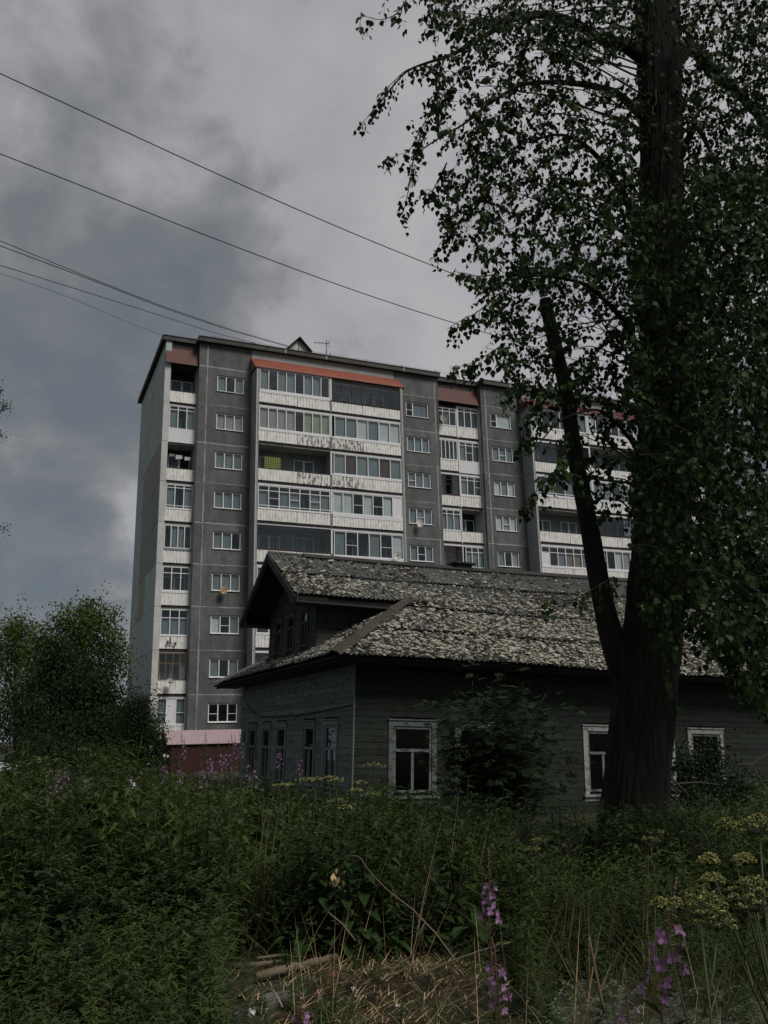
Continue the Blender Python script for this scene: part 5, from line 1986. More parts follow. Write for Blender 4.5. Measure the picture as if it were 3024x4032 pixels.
# ---------------------------------------------------------------- red shed
m_pink = M_noise('pale_pink_tin', (0.36, 0.265, 0.28), (0.31, 0.23, 0.245), scale=1.2, det=6, rough=0.6, fine=0.06)
m_shed = M_noise('dark_red_boards', (0.052, 0.020, 0.016), (0.036, 0.015, 0.012), scale=2.5, rough=0.85, stretch=(6, 1, 0.4))
sh = empty('garden_shed', (6.7, 41.6, 1.3), 'low dark red shed with a pale pink tin roof', 'shed')
sx0, sx1, sy0, sy1, ezz, rzz = 6.72, 11.2, 41.45, 43.6, 2.72, 3.34
ym = (sy0 + sy1) / 2
x = sx0 + 0.2
i = 0
while x < sx1 - 0.15:
    MB().box(x, min(x + 0.145, sx1 - 0.1), sy0 + 0.12 + 0.004 * (i % 2), sy0 + 0.15 + 0.004 * (i % 2), 1.2, ezz + 0.02).build('wall_board', m_shed, sh)
    x += 0.15
    i += 1
mb = MB()
mb.poly([(sx0 + 0.2, sy1 - 0.12, 1.2), (sx0 + 0.2, sy0 + 0.155, 1.2), (sx0 + 0.2, sy0 + 0.155, ezz), (sx0 + 0.2, ym, rzz - 0.08), (sx0 + 0.2, sy1 - 0.12, ezz)])
mb.box(sx0 + 0.21, sx1 - 0.1, sy1 - 0.15, sy1 - 0.12, 1.2, ezz)
mb.build('end_wall', m_shed, sh)
for k in range(4):
    a, b = sx0 + (sx1 - sx0) * k / 4, sx0 + (sx1 - sx0) * (k + 1) / 4
    for sgn in (-1, 1):
        ye = sy0 if sgn < 0 else sy1
        MB().hexa([(a + 0.003, ye, ezz), (b, ye, ezz), (b, ym, rzz), (a + 0.003, ym, rzz), (a + 0.003, ye, ezz + 0.025), (b, ye, ezz + 0.025), (b, ym, rzz + 0.025), (a + 0.003, ym, rzz + 0.025)]).build('roof_sheet', m_pink, sh)
for sgn in (-1, 1):
    ye = sy0 if sgn < 0 else sy1
    MB().hexa([(sx0 - 0.03, ye, ezz - 0.08), (sx0 - 0.003, ye, ezz - 0.08), (sx0 - 0.003, ym, rzz - 0.08), (sx0 - 0.03, ym, rzz - 0.08), (sx0 - 0.03, ye, ezz + 0.03), (sx0 - 0.003, ye, ezz + 0.03), (sx0 - 0.003, ym, rzz + 0.03), (sx0 - 0.03, ym, rzz + 0.03)]).build('barge_board', m_shed, sh)

# ---------------------------------------------------------------- white car, most of it outside the frame
m_carw = M_noise('white_car_paint', (0.62, 0.64, 0.65), (0.56, 0.58, 0.59), scale=1, rough=0.3, spec=0.5)
m_tyre = M_noise('tyre_rubber', (0.02, 0.02, 0.02), (0.03, 0.03, 0.03), scale=9, rough=0.9)
m_rim = M_noise('wheel_rim', (0.3, 0.3, 0.31), (0.22, 0.22, 0.23), scale=9, rough=0.4, metal=0.7)
m_carglass = M_noise('car_window', (0.02, 0.022, 0.025), (0.015, 0.017, 0.02), scale=3, rough=0.1, spec=0.6)
m_lamp = M_noise('lamp_glass', (0.4, 0.12, 0.08), (0.3, 0.09, 0.06), scale=5, rough=0.2, spec=0.6)


def car():
    front = at_r(52, 2985, 32.5)
    lat = np.array([HEAD[1], -HEAD[0], 0])            # to the right of the view
    zc = float(ground_z(front[0], front[1])) + 0.02
    root = empty('parked_car', (front[0], front[1], zc), 'white parked car partly hidden by bushes at the left edge', 'car', world_coords=False)
    root.rotation_euler = (0, 0, math.atan2(-lat[1], -lat[0]))
    # local x runs backwards from the bumper, y across, z up
    prof = [(0.0, 0.35), (0.02, 0.62), (0.12, 0.78), (1.15, 0.90), (1.85, 1.38), (2.2, 1.45), (3.2, 1.44), (3.75, 1.2), (4.1, 1.0), (4.35, 0.95), (4.38, 0.4), (4.3, 0.24), (0.1, 0.24)]
    mb = MB()
    w_ = lambda z: 0.84 if z < 0.95 else 0.84 - 0.38 * (z - 0.95)
    n = len(prof)
    for s in (-1, 1):
        ring = [(x, s * w_(z), z) for x, z in prof]
        mb.poly(ring if s < 0 else ring[::-1])
    for i in range(n):
        (x0, z0), (x1, z1) = prof[i], prof[(i + 1) % n]
        mb.poly([(x0, -w_(z0), z0), (x0, w_(z0), z0), (x1, w_(z1), z1), (x1, -w_(z1), z1)])
    mb.build('body', m_carw, root, off=(0, 0, 0))
    for s in (-1, 1):
        for (q) in ([(1.32, 0.95), (1.9, 1.33), (2.45, 1.38), (2.45, 0.95)], [(2.53, 0.95), (2.53, 1.38), (3.15, 1.37), (3.62, 1.16), (3.7, 0.97)]):
            ring = [(x, s * (w_(z) + 0.006), z) for x, z in q]
            MB().poly(ring if s > 0 else ring[::-1]) if False else None
            g = MB()
            g.poly(ring)
            g.build('side_window', m_carglass, root, off=(0, 0, 0))
        MB().box(0.55, 0.72, s * 0.845 - 0.004, s * 0.845 + 0.004, 0.68, 0.72).build('side_lamp', m_lamp, root, off=(0, 0, 0))
        MB().box(-0.012, 0.03, s * 0.62 - 0.16, s * 0.62 + 0.16, 0.58, 0.72).build('headlight', m_rim, root, off=(0, 0, 0))
    for q in ([(1.2, 0.93), (1.83, 1.36)], [(3.28, 1.42), (3.78, 1.19)]):
        (x0, z0), (x1, z1) = q
        nx = -0.006 if q[0][0] < 2 else 0.006
        g = MB()
        g.poly([(x0 + nx, -w_(z0) + 0.08, z0 + 0.006), (x0 + nx, w_(z0) - 0.08, z0 + 0.006), (x1 + nx, w_(z1) - 0.08, z1 + 0.006), (x1 + nx, -w_(z1) + 0.08, z1 + 0.006)])
        g.build('windscreen', m_carglass, root, off=(0, 0, 0))
    MB().box(-0.05, 0.06, -0.8, 0.8, 0.3, 0.46).build('bumper', m_tyre, root, off=(0, 0, 0))
    for x in (0.82, 3.5):
        for s in (-1, 1):
            t = MB().tube([(x, s * 0.70, 0.30), (x, s * 0.86, 0.30)], 0.30, 20).build('wheel', m_tyre, root, off=(0, 0, 0))
            MB().tube([(x, s * 0.855, 0.30), (x, s * 0.868, 0.30)], 0.19, 16).build('rim', m_rim, t, off=(0, 0, 0))


car()

# ---------------------------------------------------------------- overhead wires
m_wire = M_noise('cable_sheath', (0.03, 0.033, 0.033), (0.02, 0.022, 0.022), scale=3, rough=0.7)
WIRES = [
    ([(-260, 170, 9.5), (0, 288, 10.0), (240, 397, 10.5), (700, 617, 11.6), (1250, 861, 12.9), (1512, 972, 13.6), (1877, 1115, 14.6), (2400, 1310, 16.2), (3100, 1560, 18.5)], 0.0085, 'thick upper cable running across the sky into the poplar'),
    ([(-260, 505, 10.5), (0, 602, 11.0), (380, 755, 11.8), (800, 925, 12.9), (1315, 1117, 14.3), (1512, 1187, 14.9), (1932, 1316, 16.2), (2500, 1490, 18.2), (3100, 1660, 20.5)], 0.0085, 'thick lower cable running across the sky into the poplar'),
    ([(-200, 868, 30.0), (0, 948, 32), (300, 1072, 36), (640, 1206, 43), (900, 1295, 51), (1135, 1362, 59.5)], 0.018, 'upper of the two thin wires that meet at the roof vent'),
    ([(-200, 890, 30.0), (0, 968, 32), (350, 1098, 37), (640, 1211, 43), (900, 1299, 51), (1138, 1366, 59.6)], 0.02, 'lower of the two thin wires that meet at the roof vent'),
    ([(-200, 985, 30.0), (0, 1044, 32), (300, 1138, 36), (600, 1232, 42), (830, 1306, 48), (1040, 1362, 55.5)], 0.017, 'thin wire sagging down to the roof edge'),
    ([(-150, 1035, 36), (50, 1090, 38), (300, 1180, 42), (500, 1268, 48), (650, 1325, 56)], 0.011, 'faintest wire, ending at the left corner of the roof'),
]
for pts, rad, lab in WIRES:
    P = np.array([at_r(x, y, r) for x, y, r in pts])
    P2, R2 = resample(P, np.full(len(P), rad), 0.6)
    for _ in range(6):
        P2[1:-1] = (P2[:-2] + 2 * P2[1:-1] + P2[2:]) / 4
    tag(_at(MB().tube(P2, rad, 5), 'overhead_wire', m_wire, tuple(P2[0])), lab, 'wire', 'overhead wires')

# ---------------------------------------------------------------- picket fence
m_picket = M_plank('grey_picket', (0.046, 0.042, 0.038), (0.027, 0.025, 0.023), grain=(9, 9, 1.0))
m_orange = M_noise('orange_painted_board', (0.24, 0.105, 0.03), (0.15, 0.07, 0.025), scale=4, rough=0.8)


def fence():
    a, b = at_r(1960, 3300, 9.9), at_r(3060, 3420, 9.2)
    d = (b - a)[:2]
    Lf = float(np.linalg.norm(d))
    d /= Lf
    root = empty('picket_fence', (a[0], a[1], float(ground_z(a[0], a[1]))), 'leaning grey picket fence among the weeds below the poplar', 'fence')
    nrm = np.array([d[1], -d[0]])
    r_ = np.random.default_rng(5)
    s = 0.0
    while s < Lf:
        p = a[:2] + d * s
        px, py = pix((p[0], p[1], 2.0))
        gz = float(ground_z(p[0], p[1]))
        if px < 2480:
            top, lean = 2.02 + r_.uniform(-0.10, 0.06), 0.16 + r_.uniform(-0.08, 0.08)
            gap = r_.uniform(0.12, 0.22)
        elif px < 2780:
            top, lean = 1.98 + r_.uniform(-0.07, 0.07), r_.uniform(-0.05, 0.06)
            gap = r_.uniform(0.10, 0.14)
        else:
            top, lean = 1.70 + r_.uniform(-0.2, 0.05), r_.uniform(-0.05, 0.12)
            gap = r_.uniform(0.14, 0.4)
        h = top - gz
        wd = r_.uniform(0.065, 0.085)
        th = 0.018
        off2 = nrm * r_.uniform(-0.02, 0.02)
        def q(u, v, z):
            pp = p + off2 + d * (u + lean * z / 1.0) + nrm * v
            return (pp[0], pp[1], gz - 0.05 + z)
        mb = MB()
        prof = [(-wd / 2, 0), (wd / 2, 0), (wd / 2, h - 0.09), (wd * 0.12, h), (-wd * 0.12, h), (-wd / 2, h - 0.08)]
        mb.poly([q(u, 0, z) for u, z in prof])
        mb.poly([q(u, th, z) for u, z in prof[::-1]])
        for i in range(len(prof)):
            (u0, z0), (u1, z1) = prof[i], prof[(i + 1) % len(prof)]
            mb.poly([q(u0, 0, z0), q(u0, th, z0), q(u1, th, z1), q(u1, 0, z1)])
        mb.build('picket', m_picket, root)
        s += gap
    for za, zb, mt, x0, x1 in ((0.42, 0.40, m_picket, 0.0, 0.62), (0.80, 0.84, m_picket, 0.0, 0.6), (0.62, 0.40, m_picket, 0.63, 1.0), (0.52, 0.28, m_orange, 0.74, 1.0)):
        pa, pb = a[:2] + d * Lf * x0 + nrm * -0.05, a[:2] + d * Lf * x1 + nrm * -0.05
        o = MB().bar((pa[0], pa[1], 1.0 + za), (pb[0], pb[1], 1.0 + zb), 0.035, 0.075).build('rail', mt, root)
        if mt is m_orange:
            o['label'] = 'rail with orange paint'


fence()

# ---------------------------------------------------------------- weeds
m_weed = {
    'fire': M_leaf('willowherb_leaf', (0.028, 0.045, 0.012), (0.078, 0.104, 0.030), trans=0.22, tintamt=0.75, spec=0.08, rough=0.6),
    'nettle': M_leaf('nettle_leaf', (0.016, 0.033, 0.010), (0.040, 0.072, 0.022), trans=0.2, tintamt=0.75, spec=0.10, rough=0.55),
    'mug': M_leaf('mugwort_leaf', (0.027, 0.041, 0.016), (0.064, 0.085, 0.034), trans=0.18, tintamt=0.75, spec=0.08, rough=0.6),
    'dock': M_leaf('dock_leaf', (0.015, 0.036, 0.010), (0.034, 0.068, 0.020), trans=0.15, tintamt=0.75, spec=0.15, rough=0.5),
    'grass': M_leaf('grass_blade', (0.034, 0.050, 0.016), (0.088, 0.100, 0.042), trans=0.2, tintamt=0.8, spec=0.15),
    'worm': M_leaf('wormwood_leaf', (0.062, 0.076, 0.050), (0.125, 0.140, 0.100), trans=0.15, tintamt=0.8, spec=0.1, rough=0.7),
    'straw': M_leaf('dry_straw', (0.07, 0.050, 0.026), (0.47, 0.355, 0.20), trans=0.1, tintamt=0.85, rough=0.7, spec=0.2),
}
m_greenstem = M_noise('green_stem', (0.052, 0.068, 0.030), (0.036, 0.048, 0.022), scale=5, rough=0.7)
m_drystem = M_noise('dry_stem', (0.15, 0.118, 0.08), (0.095, 0.075, 0.052), scale=5, rough=0.85)
m_redstem = M_noise('reddish_stem', (0.12, 0.065, 0.05), (0.09, 0.06, 0.04), scale=5, rough=0.7)
m_petal = M_leaf('fireweed_petal', (0.22, 0.10, 0.235), (0.36, 0.20, 0.375), trans=0.25, rough=0.6, spec=0.2, tintamt=0.9)
m_umbel = M_leaf('umbel_seed', (0.16, 0.17, 0.05), (0.37, 0.335, 0.14), trans=0.15, rough=0.7, spec=0.2, tintamt=0.9)
m_umbelg = M_leaf('green_umbel', (0.085, 0.11, 0.035), (0.17, 0.185, 0.075), trans=0.15, rough=0.7, spec=0.2, tintamt=0.9)


class Tm:
    """plant template of unit height, all triangles"""

    def __init__(s):
        s.v, s.f = [], []

    def leaf(s, o, ax, nn, L_, W_, bend=0.25):
        o, ax, nn = (np.array(q, float) for q in (o, ax, nn))
        ax /= np.linalg.norm(ax)
        nn = nn - nn.dot(ax) * ax
        nn /= np.linalg.norm(nn) + 1e-9
        si = np.cross(nn, ax)
        b = len(s.v)
        s.v += [o, o + ax * L_ * 0.42 + si * W_ / 2 + nn * L_ * 0.05, o + ax * L_ * 0.42 - si * W_ / 2 + nn * L_ * 0.05,
                o + ax * L_ * 0.45 - nn * W_ * 0.08, o + ax * L_ * 0.97 - nn * L_ * bend]
        s.f += [(b, b + 3, b + 1), (b, b + 2, b + 3), (b + 1, b + 3, b + 4), (b + 3, b + 2, b + 4)]

    def broad(s, o, d, L_, W_, droop):
        """big leaf: wavy edged, folded along the rib, bending over"""
        o, d = np.array(o, float), np.array(d, float)
        d /= np.linalg.norm(d)
        n = 7
        b = len(s.v)
        p = o.copy()
        for i in range(n + 1):
            t = i / n
            si = np.cross(d, [0, 0, 1.0])
            si /= np.linalg.norm(si) + 1e-6
            up = np.cross(si, d)
            w_ = W_ * 0.5 * (math.sin(math.pi * min(1, t * 0.93 + 0.07)) ** 0.75) * (1.1 - 0.35 * t)
            wl, wr = w_ * rw.uniform(0.85, 1.12), w_ * rw.uniform(0.85, 1.12)
            s.v += [p + si * wl + up * (0.3 * wl + rw.normal(0, 0.07) * W_), p, p - si * wr + up * (0.3 * wr + rw.normal(0, 0.07) * W_)]
            d = d + np.array([0, 0, -droop / n])
            d /= np.linalg.norm(d)
            p = p + d * L_ / n
        for i in range(n):
            a = b + 3 * i
            for k in (0, 1):
                s.f += [(a + k, a + k + 1, a + k + 4), (a + k, a + k + 4, a + k + 3)]

    def rod(s, pts, r0, r1):
        pts = [np.array(p, float) for p in pts]
        n = len(pts)
        b = len(s.v)
        for i, p in enumerate(pts):
            r = r0 + (r1 - r0) * i / (n - 1)
            for k in range(3):
                a = 2.094 * k
                s.v.append(p + np.array([math.cos(a) * r, math.sin(a) * r, 0]))
        for i in range(n - 1):
            for k in range(3):
                a, c = b + i * 3 + k, b + i * 3 + (k + 1) % 3
                s.f += [(a, c, c + 3), (a, c + 3, a + 3)]

    def blade(s, o, d, L_, W_, droop):
        o, d = np.array(o, float), np.array(d, float)
        d /= np.linalg.norm(d)
        si = np.cross(d, [0.3, 0.2, 1.0])
        si /= np.linalg.norm(si)
        b = len(s.v)
        p = o.copy()
        n = 4
        for i in range(n):
            w_ = W_ * (1 - i / n) + 0.0005
            s.v += [p + si * w_ / 2, p - si * w_ / 2]
            d = d + np.array([0, 0, -droop / n])
            d /= np.linalg.norm(d)
            p = p + d * L_ / n
        s.v.append(p)
        for i in range(n - 1):
            a = b + 2 * i
            s.f += [(a, a + 1, a + 3), (a, a + 3, a + 2)]
        s.f.append((b + 2 * n - 2, b + 2 * n - 1, b + 2 * n))

    def arr(s):
        return np.array(s.v), np.array(s.f)


rw = np.random.default_rng(77)


def t_fire():
    t = Tm()
    t.rod([(0, 0, 0), (0.02, 0.01, 0.5), (0.03, 0, 1)], 0.008, 0.003)
    for i in range(42):
        z = 0.12 + 0.86 * i / 42
        a = i * 2.4
        L_ = 0.17 * (1.1 - 0.75 * abs(z - 0.45))
        t.leaf((0.025 * z, 0, z), (math.cos(a), math.sin(a), rw.uniform(0.0, 0.55)), (0, 0, 1), L_, L_ * 0.2, 0.3)
    return t.arr()


def t_nettle():
    t = Tm()
    t.rod([(0, 0, 0), (0.02, 0, 0.5), (0.0, 0.02, 1)], 0.007, 0.003)
    for i in range(13):
        z = 0.12 + 0.86 * i / 13
        for k in range(2):
            a = i * 1.57 + k * 3.14 + rw.normal(0, 0.2)
            L_ = 0.20 * (1.15 - 0.7 * z)
            t.leaf((0.01, 0, z), (math.cos(a), math.sin(a), rw.uniform(-0.35, 0.25)), (0, 0, 1), L_, L_ * 0.52, 0.3)
            if i % 2:
                t.leaf((0.01 + 0.05 * math.cos(a), 0.05 * math.sin(a), z + 0.03), (math.cos(a + 0.8), math.sin(a + 0.8), 0.2), (0, 0, 1), L_ * 0.55, L_ * 0.3, 0.2)
    return t.arr()


def t_mug():
    t = Tm()
    t.rod([(0, 0, 0), (0.01, 0.02, 0.5), (0.03, 0.03, 1)], 0.007, 0.002)
    for i in range(16):
        z = 0.15 + 0.75 * i / 16
        a = i * 2.4
        d = np.array([math.cos(a), math.sin(a), 0.75])
        Lb = 0.25 * (1.1 - 0.7 * z)
        q = np.array([0.02 * z, 0.03 * z, z])
        t.rod([q, q + d * Lb * 0.8], 0.002, 0.001)
        for j in range(7):
            p = q + d * Lb * (0.15 + 0.8 * j / 7)
            aa = a + (1 if j % 2 else -1) * rw.uniform(0.4, 1.3)
            t.leaf(p, (math.cos(aa), math.sin(aa), rw.uniform(0.0, 0.6)), (0, 0, 1), 0.07, 0.028, 0.2)
    return t.arr()


def t_dock():
    t = Tm()
    for i in range(9):
        a = i * 2.4 + rw.normal(0, 0.2)
        t.rod([(0, 0, 0), (0.12 * math.cos(a), 0.12 * math.sin(a), 0.35)], 0.008, 0.006)
        q = np.array([0.12 * math.cos(a), 0.12 * math.sin(a), 0.35])
        d = np.array([math.cos(a), math.sin(a), rw.uniform(0.3, 1.3)])
        d /= np.linalg.norm(d)
        t.broad(q, d, rw.uniform(0.42, 0.62), rw.uniform(0.15, 0.24), rw.uniform(0.6, 1.5))
    return t.arr()


def t_grass():
    t = Tm()
    for i in range(24):
        a = rw.random() * 6.28
        t.blade((rw.normal(0, 0.06), rw.normal(0, 0.06), 0), (math.cos(a) * rw.uniform(0.1, 0.6), math.sin(a) * rw.uniform(0.1, 0.6), 1), rw.uniform(0.6, 1.1), rw.uniform(0.010, 0.018), rw.uniform(0.4, 2.0))
    return t.arr()


TEMPL = {'fire': [t_fire(), t_fire()], 'nettle': [t_nettle(), t_nettle()], 'mug': [t_mug(), t_mug()], 'dock': [t_dock(), t_dock()], 'grass': [t_grass(), t_grass(), t_grass()], 'worm': [t_mug(), t_mug()]}
YT = np.array([(-300, 3020), (0, 3012), (150, 3004), (300, 3000), (450, 2990), (600, 3014), (700, 3014), (850, 3024), (950, 3060), (1100, 3085), (1250, 3085), (1350, 3105), (1450, 3118), (1550, 3130), (1750, 3140), (1900, 3160), (2050, 3185), (2300, 3195), (2500, 3200), (2650, 3170), (2750, 3150), (2850, 3140), (3024, 3120), (3400, 3110)], float)
bins = {k: [] for k in TEMPL}


def gpoint(px, r):
    p = at_r(px, 3000, r)
    return p[0], p[1]


def hmax(px, x, y, r):
    yt = np.interp(px, YT[:, 0], YT[:, 1])
    if r < 9.9 and 1930 < px < 2960:
        yt += 115 * min(1, (px - 1930) / 120, (2960 - px) / 120)
    return at_r(px, yt, r)[2] - float(ground_z(x, y))


def put(kind, x, y, h, tint=None, wide=1.0):
    bins[kind].append((x, y, float(ground_z(x, y)) - 0.02, h, wide, rw.random() * 6.28, rw.normal(0, 0.09), rw.normal(0, 0.09), float(np.clip(0.5 * rw.random() + 0.5 * (0.5 + 0.5 * math.sin(1.1 * x + 0.7 * y) * math.sin(0.9 * y - 0.5 * x + 1.0)), 0, 1)) if tint is None else tint, int(rw.integers(3))))


def clearing(px, r):
    """the trampled patch with straw in the middle foreground"""
    return 880 < px < 1960 and r < 6.9 + 0.35 * math.sin(px / 130.0)


def scatter():
    # tall stand behind
    for _ in range(4600):
        r = math.sqrt(rw.uniform(6.9 ** 2, 17.5 ** 2))
        px = rw.uniform(-250, 3280)
        if clearing(px, r):
            continue
        x, y = gpoint(px, r)
        hl = np.array(HM).T @ (np.array([x, y, 1.0]) - np.array(HO))
        if hl[0] > -0.5 and hl[1] > -0.35:
            continue
        hm = hmax(px, x, y, r)
        if hm < 0.25:
            continue
        h = hm * (rw.uniform(0.48, 0.97) if rw.random() > 0.09 else rw.uniform(1.0, 1.17))
        if 560 < px < 980:
            h = min(h, hm * 0.97)
        kind = rw.choice(['fire', 'nettle', 'mug', 'grass'], p=[0.28, 0.23, 0.23, 0.26])
        if px > 2500:
            kind = rw.choice(['fire', 'nettle', 'mug', 'grass'], p=[0.2, 0.34, 0.22, 0.24])
        put(kind, x, y, min(h, 1.75), wide=rw.uniform(0.85, 1.3))
    # rank growth round the foot of the poplar
    for _ in range(150):
        px, r = rw.uniform(2330, 2720), rw.uniform(9.0, 10.6)
        x, y = gpoint(px, r)
        h = at_r(px, rw.uniform(3110, 3260), r)[2] - float(ground_z(x, y))
        put(rw.choice(['nettle', 'mug', 'grass']), x, y, h, wide=0.9)
    # left foreground: lower leafy plants
    for _ in range(900):
        r = math.sqrt(rw.uniform(3.3 ** 2, 7.2 ** 2))
        px = rw.uniform(-300, 1150)
        if clearing(px, r):
            continue
        x, y = gpoint(px, r)
        h = (0.22 + 0.62 * sstep(r, 3.6, 7.4)) * rw.uniform(0.6, 1.15)
        kind = rw.choice(['nettle', 'mug', 'fire', 'dock', 'grass'], p=[0.36, 0.29, 0.12, 0.03, 0.20])
        put(kind, x, y, h * (0.75 if kind == 'dock' else 1), wide=rw.uniform(1.0, 1.5))
    # right foreground: thin weeds and grass
    for _ in range(520):
        r = math.sqrt(rw.uniform(3.2 ** 2, 7.2 ** 2))
        px = rw.uniform(1850, 3300)
        if clearing(px, r):
            continue
        x, y = gpoint(px, r)
        h = (0.22 + 0.5 * sstep(r, 4.2, 7.4)) * rw.uniform(0.5, 1.1)
        kind = rw.choice(['nettle', 'mug', 'fire', 'grass'], p=[0.15, 0.35, 0.2, 0.3])
        put(kind, x, y, h, wide=rw.uniform(0.9, 1.3))
    # grey feathery wormwood close by on the right
    for _ in range(95):
        px, r = rw.uniform(2150, 3150), rw.uniform(2.5, 4.4)
        x, y = gpoint(px, r)
        put('worm', x, y, rw.uniform(0.2, 0.42) * (0.75 + 0.12 * r), wide=rw.uniform(0.9, 1.3))
    for _ in range(60):
        px, r = rw.uniform(-100, 1900), rw.uniform(4.0, 9.0)
        if not clearing(px, r):
            x, y = gpoint(px, r)
            put('worm', x, y, rw.uniform(0.5, 0.8) * (0.3 + 0.7 * float(sstep(r, 4, 7.5))), wide=1.0)
    # low growth in the clearing
    for _ in range(330):
        r = rw.uniform(3.4, 6.8)
        px = rw.uniform(850, 2000)
        x, y = gpoint(px, r)
        put(rw.choice(['nettle', 'mug', 'grass']), x, y, rw.uniform(0.07, 0.26), wide=1.5)
    for _ in range(22):
        px, r = rw.uniform(40, 420), rw.uniform(6.6, 8.0)
        x, y = gpoint(px, r)
        put('dock', x, y, rw.uniform(0.55, 0.85), tint=rw.uniform(0.8, 1.0), wide=0.75)
    # broad-leaved docks and burdocks at the edge of the stand
    for _ in range(26):
        px, r = rw.uniform(1050, 2050), rw.uniform(6.9, 7.7)
        x, y = gpoint(px, r)
        put('dock', x, y, rw.uniform(0.35, 0.6), wide=0.9)
    for (px, r, h) in ((60, 5.6, 0.6), (250, 6.8, 0.7), (320, 6.9, 0.65), (560, 4.6, 0.25), (690, 5.6, 0.4)):
        x, y = gpoint(px, r)
        put('dock', x, y, h, wide=1.2)


scatter()


def build_bins(names):
    for kind, rows in bins.items():
        for var in range(len(TEMPL[kind])):
            pass
        Vs, Fs, Ts = [], [], []
        n0 = 0
        A = np.array([q[:9] for q in rows])
        vi = np.array([q[9] for q in rows]) % len(TEMPL[kind])
        for var, (tv, tf) in enumerate(TEMPL[kind]):
            S = A[vi == var]
            if not len(S):
                continue
            x, y, z, h, wd, a, l1, l2, tn = S.T
            c, s = np.cos(a)[:, None], np.sin(a)[:, None]
            vx, vy, vz = tv[None, :, 0], tv[None, :, 1], tv[None, :, 2]
            k = (h * wd)[:, None]
            # leaves keep a natural size on tall plants
            X = (c * vx - s * vy) * k + (l1[:, None] * vz + 0.12 * l1[:, None] * vz ** 2) * h[:, None] + x[:, None]
            Y = (s * vx + c * vy) * k + l2[:, None] * vz * h[:, None] + y[:, None]
            Z = vz * h[:, None] + z[:, None]
            Vs.append(np.stack([X, Y, Z], -1).reshape(-1, 3))
            Fs.append((tf[None] + (np.arange(len(S)) * len(tv))[:, None, None]).reshape(-1, 3) + n0)
            n0 += len(S) * len(tv)
            Ts.append(np.repeat(np.clip(tn * 0.8 + 0.1, 0, 1), len(tv)) + rw.uniform(-0.1, 0.1, len(S) * len(tv)))
        o = np_mesh(names[kind][0], np.concatenate(Vs), np.concatenate(Fs), m_weed[kind], tint=np.concatenate(Ts))
        tag(o, names[kind][1], 'weeds', kind='stuff')


build_bins({'fire': ('willowherb_growth', 'dense green willowherb stems filling the overgrown plot'), 'nettle': ('nettle_growth', 'dense dark nettles filling the overgrown plot'),
            'mug': ('mugwort_growth', 'grey-green mugwort among the weeds of the plot'), 'dock': ('dock_leaves', 'broad dock and burdock leaves along the edge of the weeds'), 'grass': ('grass_growth', 'long green grass between the weeds'), 'worm': ('wormwood_growth', 'grey feathery wormwood in the foreground')})


# ---- straw litter in the trampled patch
HEAP = 0.05


